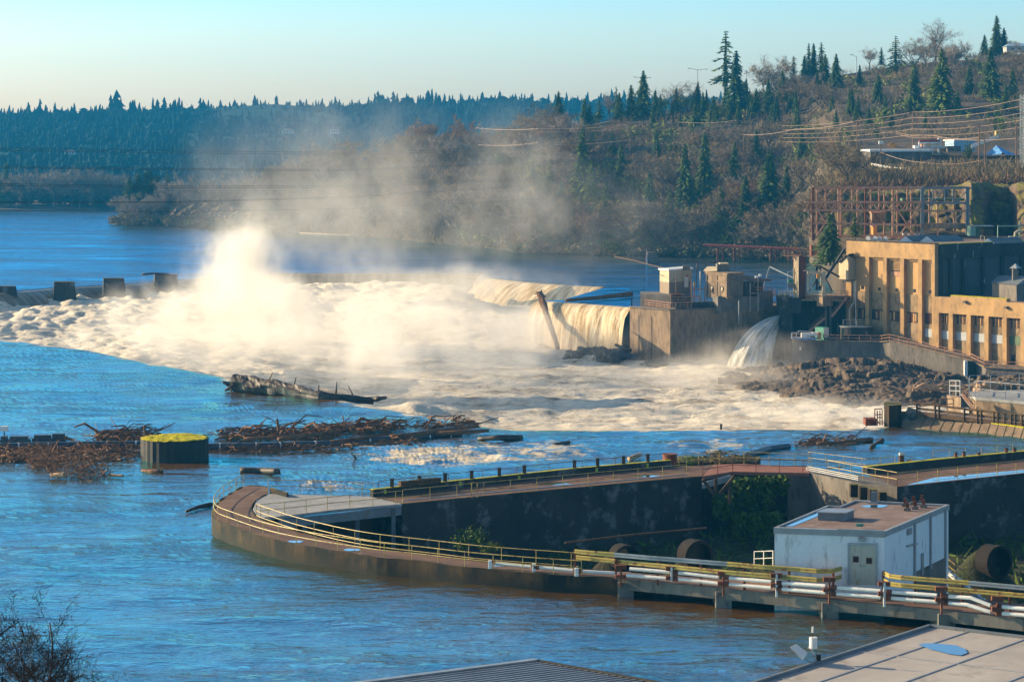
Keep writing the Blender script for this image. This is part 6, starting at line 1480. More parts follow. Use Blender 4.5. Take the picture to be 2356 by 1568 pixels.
for k in range(5): mb = MB(); x = 215+k*17; mb.tube([W(*Z2(x, 515), 488.6), W(*Z2(x, 458), 488.6)], .12, 8); mb.build('bottle', M['teal'], t_)
mb = MB(); pxbox(mb, Z2, 192, 335, 208, 640, 489, .2); pxbox(mb, Z2, 192, 335, 300, 350, 489.3, .2); mb.build('frame', M['galv'], t_); mb = MB(); pxbox(mb, Z2, 205, 520, 295, 590, 489, .8); mb.build('cabinet', M['steel_grey'], t_)
def stairs(label, f, x0, y0, x1, y1, Y, n):
    t_ = thing('stair', label, 'stair', W(*f(x1, y1), Y)); a_, b2 = W(*f(x0, y0), Y), W(*f(x1, y1), Y-1.0)
    for k in range(n): p = a_.lerp(b2, (k+.5)/n); MB().box(p.x, p.y+.5, p.z, .4, 1.0, .06).build('tread', M['galv'], t_)
    for o in (0, 1.05): MB().bar(a_+Vector((0, o, 0)), b2+Vector((0, o, 0)), .1, .35).build('stringer', M['rust_light'], t_)
    for h in (.55, 1.05): MB().tube([a_+Vector((0, 0, h)), b2+Vector((0, 0, h))], .045, 5).build('rail', M['pole'], t_)
    for k in range(5): p = a_.lerp(b2, k/4); MB().tube([p, p+Vector((0, 0, 1.05))], .045, 5).build('post', M['pole'], t_)
stairs('upper steel stair flight descending left from the mill corner', Z2, 1135, 735, 890, 1050, 487, 16)
stairs('lower steel stair flight reaching the dark quay', Z2, 790, 1062, 545, 1270, 486, 13)
# ---- the mill / power house
A0 = W(1955, 553, 491); ud = Vector((14.8, -18.5, 0)); MF = Face(A0, A0+ud); nb_ = -MF.n
def fx(x): return MF.sz(x, 600)[0]
tB, tE = fx(2158), fx(2520); zr0 = A0.z; zl = MF.sz(*RM(1800, 476))[1]; zb0 = -9
pA, pB, pE = MF.at(0, 0), MF.at(tB, 0), MF.at(tE, 0)
ml = thing('power_house', 'tall tan concrete power house with pilasters and an end wall toned dark for shade', 'building', pB)
MB().prism([pA, pB, pB+nb_*48, pA+nb_*48], zb0, zr0-.3).build('wall', M['mill_panel'], ml)
MB().prism([MF.at(tB+.003, 0), pE, pE+nb_*40, MF.at(tB+.003, 0)+nb_*40], zb0, zl-.4).build('low_wing', M['mill_low'], ml)
MB().poly([p+Vector((0, 0, zr0-.29)) for p in (pA, pB, pB+nb_*48, pA+nb_*48)]).build('roof', M['roof_tar'], ml)
MB().poly([p+Vector((0, 0, zl-.39)) for p in (MF.at(tB, 0), pE, pE+nb_*40, MF.at(tB, 0)+nb_*40)]).build('low_roof', M['roof_tar'], ml)
def mrect(name, m2, x0, y0, x1, y1, o0, o1, par=ml):
    mb = MB(); a_, b2 = RM(x0, y0), RM(x1, y1); MF.box(mb, a_[0], a_[1], b2[0], b2[1], o0, o1); return mb.build(name, M[m2], par)
# upper band, pilasters
def band(name, m2, x0, ya0, yb0, x1, ya1, yb1, o0, o1):   # follows perspective: take z from both ends, average
    t0, za = MF.sz(*RM(x0, ya0)); _, zb = MF.sz(*RM(x0, yb0)); mb = MB(); t1 = MF.sz(*RM(x1, ya1))[0]; MF.rect(mb, t0, t1, zb, za, o0, o1); return mb.build(name, M[m2], ml)
z_at = lambda x, y: MF.sz(*RM(x, y))[1]
zt_, zp, zm0, zw1, zw0, zg1, zg0 = zr0, z_at(1225, 208), z_at(1225, 440), z_at(1225, 556), z_at(1225, 612), z_at(1720, 697), z_at(1720, 752)
t_l = lambda x: MF.sz(*RM(x, 400))[0]
def fr(name, m2, ta, tb, za, zb, o0, o1, par=ml): mb = MB(); MF.rect(mb, ta, tb, za, zb, o0, o1); return mb.build(name, M[m2], par)
fr('top_band', 'mill_wall', 0, tB-.003, zp, zt_, .0, .95)
fr('moss_coping', 'concrete_dark', -.1, tB-.003, zt_+.003, zt_+.22, -.3, 1.0)
pil = [1178, 1308, 1426, 1543, 1663, 1756]; wid = [36, 25, 25, 25, 26, 21]
for x, w_ in zip(pil, wid): fr('pilaster', 'mill_wall', t_l(x), min(t_l(x+w_), tB-.003), zb0, zp-.003, .003, .92)
fr('middle_band', 'mill_low', 0, tB-.003, zw1, zm0, .003, .25)
for i in range(5):
    ta, tb = t_l(pil[i]+wid[i])+.02, t_l(pil[i+1])-.02
    fr('lintel', 'mill_wall', ta, tb, zp-.45, zp-.01, .003, .4)
    w_ = fr('window', 'mill_dark', ta, tb, zw0-.4, zw1-.003, .003, .08)
    for k in range(7):
        if R.random() < .8: f = (k+.1)/7; fr('slat', ('timber', 'mill_wall', 'rust')[R.randrange(3)], lerp(ta, tb, f), lerp(ta, tb, f+.11), zw0-.4+R.random()*.3, zw1-.05-R.random()*.4, .083, .13, w_)
    fr('sill_band', 'mill_low', ta, tb, zb0, zw0-.41, .003, .2)
    xh, yh = ((1268, 420), (1383, 430), (1500, 436), (1618, 441), (1722, 448))[i]
    mrect('small_window', 'black', xh-9, yh-11, xh+9, yh+11, .01, .05)
w_ = mrect('louvre', 'mill_dark', 1459, 232, 1544, 345, .01, .06)
for k in range(9): mrect('slat', 'mill_wall', 1461, 236+k*8, 1542, 240+k*8, .065, .22, w_)
mrect('shutter', 'rust_light', 1461, 312, 1542, 344, .065, .12, w_)
# low wing facade
x_l = [1774, 1868, 1988, 2108, 2230, 2352, 2474, 2596]
for x in x_l: fr('pilaster', 'mill_wall', max(tB+.006, t_l(x)), t_l(x+28), zb0, z_at(1900, 595), .003, .9)
fr('upper_band', 'mill_wall', tB+.006, tE-.1, z_at(1900, 595)+.003, zl-.9, .0, .9)
fr('parapet', 'mill_wall', t_l(1882), t_l(2258), zl-.897, zl+.25, -.2, .9); fr('parapet', 'mill_wall', tB+.006, t_l(1882)-.003, zl-.897, zl-.1, -.2, .9); fr('parapet', 'mill_wall', t_l(2258)+.003, tE-.1, zl-.897, zl-.3, -.2, .9)
fr('moss_coping', 'moss', t_l(1882), t_l(2258), zl+.253, zl+.36, -.25, .95)
for i in range(7):
    ta, tb = max(t_l(x_l[i]+28), tB)+.02, t_l(x_l[i+1])-.02; zc1, zc0 = z_at(1900, 600), z_at(1900, 660)
    w_ = fr('window', 'mill_dark', ta, tb, zc0, zc1, .003, .08)
    for k in range(8): f = (k+.12)/8; fr('mullion', ('mill_wall', 'timber')[k % 2], lerp(ta, tb, f), lerp(ta, tb, f+.07), zc0+.02, zc1-.02-R.random()*.3, .083, .14, w_)
    w_ = fr('sheet_panel', 'green_panel' if i == 4 else 'blue_panel', ta+.05, tb-.05, z_at(1900, 772), z_at(1900, 716), .003, .09)
fr('sheet_panel', 'blue_panel', t_l(1693), t_l(1752), z_at(1720, 752), z_at(1720, 697), .21, .27)
fr('door', 'black', t_l(2270), t_l(2296), zb0, z_at(2280, 872), .01, .05)
for x, y in ((1985, 515), (2262, 552)):
    mrect('wall_lamp', 'concrete_grey', x-9, y-8, x+9, y+8, .9, 1.5)
# end wall of the tall part
EF = Face(pB, pB+nb_*48); EF.n = (ud.normalized())
def er(name, m2, t0, t1, z0, z1, o0, o1): mb = MB(); EF.rect(mb, t0, t1, z0, z1, o0, o1); return mb.build(name, M[m2], ml)
te = lambda x: EF.sz(*RM(x, 300))[0]
er('end_wall', 'mill_dark_panel', 0.06, 46, zl-.35, zr0-.32, .005, .12)
er('end_band', 'mill_dark', 0.03, 46, EF.sz(*RM(1800, 225))[1], zr0, .125, .6); er('end_coping', 'moss', 0, 46, zr0+.003, zr0+.14, .0, .62)
for x in (1778, 1842, 1925, 2060, 2190, 2320): er('end_pilaster', 'mill_dark', te(x), te(x+(18 if x < 2330 else 30)), zl-.35, EF.sz(*RM(1800, 225))[1]-.003, .125, .6)
# rooftop bits
for i, (x, y) in enumerate(((1110, 692), (1335, 692), (1975, 675))):
    p = W(*SW(x, y), 492 if i < 2 else 482); t_ = thing('roof_monitor', 'low gabled skylight on the power house roof', 'skylight', p, 'skylights on the power house roof')
    w_, h_ = 3.0, 1.1; z0 = zr0-.28; yv = nb_*9
    b_ = [p+Vector((-w_/2, 0, 0)), p+Vector((w_/2, 0, 0)), p+Vector((0, 0, h_))]; b_ = [Vector((v.x, v.y, z0+(h_ if k == 2 else 0))) for k, v in enumerate(b_)]
    MB().poly(b_).poly([v+yv for v in reversed(b_)]).build('gable', M['white_wall'], t_)
    MB().strip([b_[0]+Vector((-.1, 0, 0)), b_[2]+Vector((0, 0, .06)), b_[1]+Vector((.1, 0, 0))], [b_[0]+yv+Vector((-.1, 0, 0)), b_[2]+yv+Vector((0, 0, .06)), b_[1]+yv+Vector((.1, 0, 0))]).build('roof', M['steel_grey'], t_)
for x, y, r_ in ((725, 665, .5), (770, 680, .45), (800, 665, .5), (845, 672, .55), (905, 670, .5)):
    p = W(*SW(x, y), 492); t_ = thing('roof_floodlight', 'round white floodlight on the power house roof edge', 'floodlight', p, 'roof edge floodlights'); MB().tube([p+Vector((-.2, -.3, .0)), p+Vector((.1, .2, .1))], [r_, r_*.5], 12).build('lamp_head', M['white'], t_); MB().tube([p+Vector((.0, .1, 0)), Vector((p.x, p.y+.1, zr0-.3))], .05, 5).build('bracket', M['dark_steel'], t_)
t_ = thing('roof_pipework', 'cream bent pipework at the right end of the power house roof', 'pipework', W(*SW(2250, 690), 488))
for pts in (((2195, 690), (2195, 655), (2330, 655)), ((2260, 655), (2265, 605), (2290, 592), (2340, 592)),): MB().tube([W(*SW(*p), 488) for p in pts], .28, 8).build('pipe', M['cream'], t_)
for pts in (((2080, 680), (2080, 535), (2420, 535)), ((2310, 690), (2310, 480))): MB().tube([W(*SW(*p), 490) for p in pts], .14, 6).build('green_pipe', M['green_paint'], t_)
tag(MB().tube([W(*SW(1900, 692), 486), W(*SW(1900, 645), 486), W(*SW(1918, 638), 486), W(*SW(1940, 645), 486), W(*SW(1942, 692), 486)], .08, 6).build('roof_ladder_hoop', M['cream']), 'pale ladder hoop over the power house parapet', 'ladder')
hh = thing('roof_hut', 'brick roof hut with a slanted blue-grey roof and vent cupola on the low wing', 'hut', W(*RM(2220, 495), 470))
A1, B1, C1 = W(*RM(2140, 497), 470), W(*RM(2305, 500), 462), W(*RM(2420, 500), 468)
MB().prism([A1, B1, C1, A1+C1-B1], zl-.38, W(*RM(2305, 402), 462).z).build('wall', M['concrete_grey'], hh)
zz0 = W(*RM(2305, 402), 462).z; o = Vector((0, 0, zz0)); fl = lambda v: Vector((v.x, v.y, zz0))
MB().strip([fl(A1)+Vector((-.3, -.3, .02)), fl(B1)+Vector((0, -.5, .02)), fl(C1)+Vector((.3, -.3, .02))], [fl(A1)+Vector((2, 4, 1.2)), fl(B1)+Vector((3, 4, 1.4)), fl(C1)+Vector((4, 4, 1.2))]).build('roof', M['steel_grey'], hh)
mb = MB(); pxbox(mb, RM, 2280, 290, 2316, 385, 466, 1); mb.build('cupola', M['concrete_grey'], hh); mb = MB(); p = W(*RM(2298, 290), 466.5); mb.tube([p, p+Vector((0, 0, .9))], [1.2, .05], 4); mb.build('cupola_roof', M['galv'], hh)
sh = thing('corner_shed', 'small timber shed clinging to the upper left corner of the power house', 'shed', W(*Z2(1080, 460), 490))
A1, B1 = W(*Z2(1000, 450), 491), W(*Z2(1150, 460), 488); MB().prism([A1, B1, B1+Vector((3, 3, 0)), A1+Vector((3, 3, 0))], A1.z, W(*Z2(1150, 120), 488).z, [W(*Z2(1000, 190), 491).z, W(*Z2(1150, 90), 488).z]*2).build('wall', M['cream'], sh)
r0, r1 = W(*Z2(975, 192), 490.5), W(*Z2(1160, 72), 487.5); MB().obox(r0, r1-r0, Vector((3.5, 3.5, 0)), (0, 0, .2)).build('roof', M['dark_steel'], sh)
for lab, pts in (('white drain pipe with a dog-leg down the power house corner', ((1060, 490), (1240, 495), (1242, 815), (1165, 930), (1165, 1085))), ('straight white pipe down the power house corner', ((1266, 480), (1266, 1180)))): tag(MB().tube([W(*Z2(*p), 484) for p in pts], .11, 7).build('drain_pipe', M['galv']), lab, 'pipe')
# ---- retaining wall, walkway, tank, work float
rt = [W(1824, 783, 479), W(2026, 787, 474), W(2047, 784, 472), W(2140, 806, 465), W(2235, 829, 458), W(2268, 845, 453), W(2356, 850, 449), W(2560, 862, 440)]
rw_ = thing('retaining_wall', 'long dark retaining wall below the power house with a sloping walkway', 'wall', rt[0])
mb = MB()
for p0, p1 in zip(rt[:-1], rt[1:]):
    a_ = [Vector((p0.x, p0.y, -14)), Vector((p1.x, p1.y, -14)), Vector((p1.x, p1.y+.8, -14)), Vector((p0.x, p0.y+.8, -14))]; mb.quadbox(a_+[p0, p1, p1+Vector((0, .8, 0)), p0+Vector((0, .8, 0))])
mb.build('wall', M['concrete_grey'], rw_)
MB().strip(rt, [p+Vector((6, 14, 0)) for p in rt]).build('walkway', M['concrete_grey'], rw_)
cp = MB()
for p0, p1 in zip(rt[:-1], rt[1:]): cp.bar(p0+Vector((0, .1, .06)), p1+Vector((0, .1, .06)), .7, .2)
cp.build('coping', M['concrete_lit'], rw_)
mb = MB(); pxbox(mb, RM, 1955, 912, 1976, 1015, 455.5, 1); mb.build('pale_post', M['white'], rw_); mb = MB(); pxbox(mb, RM, 1977, 915, 2025, 1030, 456, 1.5); mb.build('buttress', M['mill_dark'], rw_)
railing('rusty railing along the sloping walkway below the power house', [p+Vector((0, .3, .1)) for p in rt], 1.15, 2.2, 'rust_light', rails=(1, .5), r=.055)
c = W(*Z2(1285, 1420), 481); tk = thing('round_tank', 'round dark steel tank with a railed lid in front of the power house', 'tank', c); rt_ = 250*.14674*481/5600
MB().tube([c+Vector((0, 1, -.5)), W(*Z2(1285, 1205), 481)+Vector((0, 1, 0))], rt_, 28).build('shell', M['mill_dark'], tk); p = W(*Z2(1285, 1205), 481)+Vector((0, 1, 0)); MB().tube([p, p+Vector((0, 0, .2))], rt_*1.06, 28).build('lid', M['steel_grey'], tk)
mb = MB(); pxbox(mb, Z2, 1045, 1225, 1088, 1410, 479.2, .15); mb.build('green_plate', M['green_panel'], tk)
railing('thin railing on the lid of the round tank', [W(*Z2(1070, 1185), 480), W(*Z2(1280, 1180), 479)], 1.15, 1.4, 'galv', r=.05)
wf = thing('work_platform', 'cluttered white work platform with a blue tarp edge hanging beside the dark quay', 'platform', W(*Z2(480, 1400), 477))
mb = MB(); pxbox(mb, Z2, 270, 1375, 660, 1392, 476.5, 2.4); mb.build('deck', M['galv'], wf)
for a_ in ((415, 1300, 590, 1345), (415, 1345, 500, 1375), (590, 1290, 690, 1345), (505, 1355, 560, 1375)): mb = MB(); pxbox(mb, Z2, *a_, 477.5, 1.0); mb.build('panel', M['white'], wf)
mb = MB(); pxbox(mb, Z2, 672, 1288, 725, 1400, 477, .8); mb.build('crate', M['rust_light'], wf)
mb = MB(); mb.strip([W(*Z2(265, 1355), 476.3), W(*Z2(340, 1375), 476.3), W(*Z2(480, 1392), 476.3), W(*Z2(660, 1372), 476.3)], [W(*Z2(265, 1370), 476.3), W(*Z2(340, 1398), 476.3), W(*Z2(480, 1412), 476.3), W(*Z2(660, 1400), 476.3)]); mb.build('tarp_edge', M['tarp'], wf)
for a_ in ((260, 1300, 260, 1360), (335, 1290, 335, 1350), (365, 1262, 365, 1300), (365, 1265, 590, 1280), (260, 1295, 350, 1292)): mb = MB(); pxbar(mb, Z2, *a_, 476.6, .12); mb.build('rail', M['white'], wf)
bx_ = thing('equipment_box', 'teal and white equipment box by the lower stair', 'box', W(*Z2(730, 1330), 479)); mb = MB(); A1, B1, C1 = W(*Z2(628, 1330), 480), W(*Z2(765, 1330), 478), W(*Z2(840, 1330), 480); zz0 = W(*Z2(765, 1218), 478).z
MB().prism([A1, B1, C1, A1+C1-B1], A1.z-1, zz0).build('body', M['teal'], bx_); ff2 = Face(B1, C1); mb = MB(); ff2.rect(mb, .03, ff2.L, B1.z-.5, zz0-.05, .01, .05); mb.build('door', M['white'], bx_)
tag(MB().poly([W(*Z2(x, y), 477.8) for x, y in ((385, 1512), (413, 1512), (413, 1568), (385, 1568))]).build('notice_sign', M['white']), 'small white notice on the dark quay wall', 'sign')

# ---- rocks below the wall
def voro(x, y, s=0):
    ix, iy = np.floor(x), np.floor(y); d1 = np.full(x.shape, 9.0); d2 = d1.copy(); hh = np.zeros(x.shape)
    for a_ in (-1, 0, 1):
        for b2 in (-1, 0, 1):
            cx, cy = ix+a_, iy+b2; d = np.hypot(cx+.15+.7*_hash(cx, cy, s)-x, cy+.15+.7*_hash(cx, cy, s+7)-y); r_ = _hash(cx, cy, s+3)
            nw = d < d1; d2 = np.where(nw, d1, np.minimum(d2, d)); hh = np.where(nw, r_, hh); d1 = np.where(nw, d, d1)
    return d1, d2, hh
rows = [(1652, (437, -13.5), [(881, 443), (873, 447), (866, 455), (864, 472)]), (1750, (420, -13.5), [(904, 426), (884, 433), (862, 446), (850, 472)]), (1850, (408, -13.5), [(919, 415), (888, 424), (856, 443), (834, 474)]),
        (1950, (400, -13.5), [(928, 408), (888, 418), (846, 441), (822, 472)]), (2050, (397, -13.5), [(934, 404), (892, 414), (856, 434), (834, 470)]), (2150, (398, -13.5), [(930, 405), (898, 412), (876, 426), (856, 460)]),
        (2250, (398, -13.5), [(930, 404), (903, 410), (888, 420), (872, 452)]), (2560, (398, -13.5), [(930, 402), (903, 408), (888, 418), (878, 440)])]
RK = Terr([(x, col(pre, pts)) for x, pre, pts in rows]); X, T = np.meshgrid(np.linspace(1652, 2560, 420), np.linspace(0, 1, 190)); p = RK.at(X, T)
d1, d2, hh = voro(p[..., 0]/4.6+.9*fbm(p[..., 0]/3, p[..., 1]/3, 4), p[..., 1]/3.2+.9*fbm(p[..., 1]/3, p[..., 0]/3, 4, 9), 4); e1, e2, h2_ = voro(p[..., 0]/1.3, p[..., 1]/1.4, 14)
edge_ = np.minimum(1, np.minimum((X-1652)/25, 1)); tp_ = sstep(.0, .3, T)
p[..., 2] += edge_*(tp_*(.9*sstep(0, .3, d2-d1)*(.1+1.3*hh**2)+.22*sstep(0, .3, e2-e1)*(.2+h2_))+2.2*(fbm(p[..., 0]/9, p[..., 1]/7, 5, 77)-.5)-.5)
p[..., 2] = np.minimum(p[..., 2], H-(822-YH)*p[..., 1]/F)
struct(link('rock_bank', np_mesh('rock_bank', p.reshape(-1, 3), grid_quads(190, 420)), M['rock']))
def boulder(label, x, y, Y, rx, ry, rz, seed, m2='rock_wet'):
    bm = bmesh.new(); bmesh.ops.create_icosphere(bm, subdivisions=4, radius=1)
    me = bpy.data.meshes.new('boulder')
    for v in bm.verts:
        q_ = v.co*1.9+Vector((seed*3.1, 0, 0)); n_ = float(fbm(np.array(q_.x+q_.z*.9), np.array(q_.y-q_.z*1.1), 5, seed, .6)); s_ = .35+1.35*n_
        v.co = Vector((v.co.x*s_*rx*1.1, v.co.y*s_*ry, min(.75, v.co.z)*s_*rz*1.3))
    bm.to_mesh(me); bm.free(); o = link('boulder', me, M[m2]); o.location = W(x, y, Y); return tag(o, label, 'rock', 'wet rocks below the low dam')
boulder('small dark rock at the left of the group below the low dam', 1322, 822, 492, 1.8, 2, 1.3, 1); boulder('flat foam-washed rock behind the small dark one', 1362, 812, 497, 2.8, 2.2, 1.2, 2)
boulder('largest square dark rock below the low dam', 1402, 830, 488, 3.0, 3, 2.3, 3); boulder('low rock leaning on the sunlit abutment foot', 1446, 835, 489, 2.6, 2, 1.4, 4); boulder('dark rock lapped by foam at the abutment corner', 1502, 842, 480, 1.9, 2, 1.0, 5)
log('short log wedged between the rocks and the abutment', [W(1416, 793, 494), W(1436, 800, 492), W(1452, 806, 491)], (.3, .35), 'bark_dark')
# ---- right bank: pier, apron, timber fence, raised deck
pb = [P(2034, 979), P(2045, 982), P(2074, 980), P(2074, 974), P(2036, 972)]; pr_ = thing('pier_block', 'square brown concrete pier ending the right bank wall', 'pier', pb[1])
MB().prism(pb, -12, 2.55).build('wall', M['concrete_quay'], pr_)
mb = MB(); p = W(*RB(285, 745), 291); pxbox(mb, RB, 210, 660, 362, 750, 291, 2); tag(mb.build('mooring_box', M['rust']), 'low rusty steel box in the foam left of the pier', 'box')
t_ = thing('ladder_cage', 'rusty ladder cage on the left of the pier', 'ladder', W(*RB(390, 740), 289))
for a_ in ((335, 520, 335, 690), (370, 545, 370, 745), (405, 545, 405, 745), (435, 530, 435, 745), (335, 525, 435, 522), (335, 600, 435, 598), (370, 640, 435, 640), (335, 655, 400, 720)): mb = MB(); pxbar(mb, RB, *a_, 289, .11); mb.build('bar', M['rust'], t_)
wl = [P(x, y) for x, y in ((2074, 981), (2110, 985), (2193, 992), (2270, 1001), (2356, 1013), (2600, 1046))]; tops = [p+Vector((.6, 2.2 if i else .6, 1.15 if i else 1.7)) for i, p in enumerate(wl)]
apn = thing('apron_wall', 'curved sloping concrete apron wall with joints along the right bank', 'wall', wl[0])
mb = MB(); mb.strip([p-Vector((0, 0, 3)) for p in wl], wl); mb.strip(wl, tops); mb.strip(tops, [p+Vector((1.2, 5.5, .02)) for p in tops]); mb.build('slope', M['apron'], apn)
jn = MB(); S1, S2 = arcsample(wl, 26), arcsample(tops, 26)
for a_, b2 in zip(S1[2:], S2[2:]): jn.bar(a_+Vector((0, -.0, .02)), b2+Vector((0, 0, .02)), .07, .05)
jn.build('joint', M['concrete_dark'], apn)
mc = MB(); mc.bar(tops[1]+Vector((0, .35, .05)), tops[2]+Vector((0, .35, .05)), .3, .1)
for a_, b2 in zip(tops[2:-1], tops[3:]): mc.bar(a_+Vector((0, .35, .05)), b2+Vector((0, .35, .05)), .4, .12)
mc.build('moss_strip', M['moss'], apn)
mb = MB(); pxbox(mb, RB, 690, 592, 905, 780, 290.5, 3); mb.build('end_wall', M['concrete_dark'], apn)
tf = thing('timber_fence', 'heavy dark timber fence on posts above the apron wall', 'fence', W(*RB(905, 605), 289))
def Yf(x): return float(np.interp(x, (865, 1540, 2356, 2900), (290.5, 286, 280.5, 277)))
for x, y0, y1 in ((905, 445, 610), (1155, 475, 660), (1207, 480, 660), (1550, 515, 700), (1728, 545, 720), (1780, 550, 725), (1948, 570, 745), (2003, 570, 748), (2095, 580, 760), (2185, 590, 768), (2240, 598, 778), (2330, 608, 790)):
    mb = MB(); pxbar(mb, RB, x, y0, x, y1, Yf(x), .2); mb.build('post', M['timber'], tf)
for pts, w_ in ((((865, 438), (1540, 522), (2356, 612)), .22), (((905, 515), (1540, 590), (2356, 690)), .25), (((905, 590), (1540, 660), (2356, 745)), .4)):
    for a_, b2 in zip(pts[:-1], pts[1:]): mb = MB(); mb.bar(W(*RB(*a_), Yf(a_[0])+.2), W(*RB(*b2), Yf(b2[0])+.2), w_); mb.build('rail', M['timber'], tf)
railing('rusty pipe rail behind the timber fence by the pier', [W(*RB(690, 590), 291), W(*RB(860, 575), 292), W(*RB(1215, 545), 297), W(*RB(1400, 530), 300)], 1.35, 3.5, 'rust', r=.05)
dkp = [W(*RB(1600, 340), 301), W(*RB(1700, 365), 299), W(*RB(2356, 440), 294), W(*RB(2900, 505), 290), W(*RB(2900, 225), 306), W(*RB(2320, 250), 308), W(*RB(1620, 300), 306)]; zk = dkp[1].z
dp = thing('raised_deck', 'flat pale concrete deck raised on a sunlit wall at the right bank', 'platform', dkp[1])
MB().prism(dkp, zk-.35, zk).build('deck', M['deck_grey'], dp); cen = sum(dkp, Vector())/7
MB().prism([p.lerp(cen, .02) for p in dkp]+[], -6, zk-.353).build('wall', M['concrete_lit'], dp)
railing('tall galvanised fence along the front of the raised deck', [p+Vector((0, .3, zk-p.z)) for p in dkp[1:4]], 2.0, 4.4, 'galv', rails=(1, .5), r=.045, name='fence', cat='fence'); railing('tall galvanised fence along the back of the raised deck', [p+Vector((0, -.2, zk-p.z)) for p in (dkp[0], dkp[6], dkp[5], dkp[4])], 2.0, 4, 'galv', rails=(1, .5), r=.045, name='fence', cat='fence')
railing('small white gate frames at the left tip of the raised deck', [W(*RB(1350, 345), 302), W(*RB(1490, 350), 301)], 1.9, .9, 'white', rails=(1, .66, .33), r=.05)
tag(MB().obox(W(*RB(1370, 365), 303), W(*RB(1500, 370), 300.5)-W(*RB(1370, 365), 303), (0, 3, 0), (0, 0, -3)).build('concrete_wall', M['concrete_lit']), 'sunlit concrete stair head at the left tip of the raised deck', 'wall')
stairs('timber stair down from the raised deck to the fence walkway', RB, 1530, 330, 1690, 540, 297.5, 9)
boulder('pale leaning slab between the raised deck and the dark wall', *RB(1850, 250), 318, 1.4, 1.0, .9, 9, 'pale_wood')
raft('driftwood', [(2060, 2230, 888, 902, 4)], 1, 'pale_wood')
mb = MB()
for _ in range(90):
    f = R.random(); p = W(*RB(lerp(830, 1700, f), lerp(205, 265, R.random())), 408); a_ = R.gauss(.1, .3); stick(mb, p, Vector((math.cos(a_), math.sin(a_), R.gauss(0, .08))), R.uniform(1, 4), R.uniform(.06, .2))
o = mb.build('driftwood', M['pale_wood']); o['kind'] = 'stuff'

# ---- switchyard
sy = thing('switchyard_frame', 'large rusty steel lattice switchyard frame above the power house', 'steel frame', W(*SW(135, 700), 515))
def sbar(name, x0, y0, x1, y1, w_, Y=515, m2='rust_light', Y2=None): mb = MB(); pxbar(mb, SW, x0, y0, x1, y1, Y, w_*1.25, Y2); mb.build(name, M[m2], sy)
for x in (135, 408, 690, 978): sbar('column', x, 128, x, 690 if x == 135 else 655, .36, 515, 'rust' if x in (135, 690) else 'rust_light')
for x in (1278, 1296, 1752, 1772): sbar('column', x, 128, x, 655, .28, 515, 'steel_grey')
for x in (270, 548, 832, 1130): sbar('hanger', x, 135, x, 370, .26)
for x in (1400, 1525, 1612): sbar('hanger', x, 140, x, 290, .2, 515, 'steel_grey')
sbar('column', 1448, 300, 1448, 650, .3)
for y, x0, x1, m2 in ((130, 135, 1285, 'rust_light'), (285, 50, 1285, 'rust_light'), (372, 50, 1285, 'rust_light'), (132, 1285, 1772, 'steel_grey'), (295, 1285, 1772, 'steel_grey'), (378, 1300, 1750, 'rust_light')): sbar('beam', x0, y, x1, y, .34, 514.9, m2)
sbar('beam', 140, 503, 1280, 527, .34, 514.9); sbar('beam', 1290, 535, 1745, 535, .9, 515.2, 'concrete_lit'); sbar('beam', 420, 640, 1290, 652, .5, 514.8, 'rust_light')
for x in (150, 280, 418, 560, 700, 842, 990, 1140): sbar('brace', x, 225, x+68, 148, .2)
for x in range(60, 1270, 68): sbar('lattice', x, 365, x+34, 300, .13); sbar('lattice', x+34, 300, x+68, 365, .13)
for a_ in ((145, 300, 270, 500), (405, 295, 145, 690), (985, 300, 1205, 640), (1268, 310, 1060, 620), (700, 420, 800, 560)): sbar('brace', *a_, .2)
for a_ in ((1295, 150, 1400, 285), (1400, 285, 1520, 150), (1530, 150, 1645, 285), (1645, 285, 1765, 150), (1390, 310, 1340, 620), (1520, 400, 1600, 520), (1700, 400, 1610, 520)): sbar('brace', *a_, .16, 515, 'steel_grey')
for x in (178, 430, 605, 745, 885, 1025, 1170, 1360, 1620): sbar('rear_column', x, 140, x, 640, .26, 527)
sbar('rear_beam', 160, 290, 1700, 288, .25, 527); sbar('rear_beam', 160, 145, 1700, 143, .22, 527)
for x in (135, 690, 1285, 1770): sbar('tie', x, 132, x+20, 140, .25, 515, 'rust_light', 527)
for lab, a_, m2 in (('tan transformer box hung in the middle of the switchyard frame', (757, 400, 895, 492), 'concrete_lit'), ('small orange cabinet at the foot of the switchyard frame', (770, 548, 812, 628), 'orange')):
    t_ = thing('transformer', lab, 'transformer', W(*SW(a_[0], a_[3]), 519)); mb = MB(); pxbox(mb, SW, *a_, 518, 3); mb.build('tank', M[m2], t_); mb = MB(); pxbox(mb, SW, a_[0]-8, a_[1]-10, a_[2]+8, a_[1]-.5, 517.8, 3.4); mb.build('lid', M['rust_light'], t_)
for i, x in enumerate((1090, 1150, 1212, 1250)):
    t_ = thing('breaker', 'small white circuit breaker with rusty bushings behind the roof edge', 'breaker', W(*SW(x, 640), 516), 'white breakers'); mb = MB(); pxbox(mb, SW, x-9, 612, x+9, 640, 516, .8); mb.build('case', M['white'], t_); mb = MB(); p = W(*SW(x, 612), 516.4); mb.tube([p, p+Vector((0, 0, 1.4))], .16, 7); mb.build('bushing', M['rust'], t_)
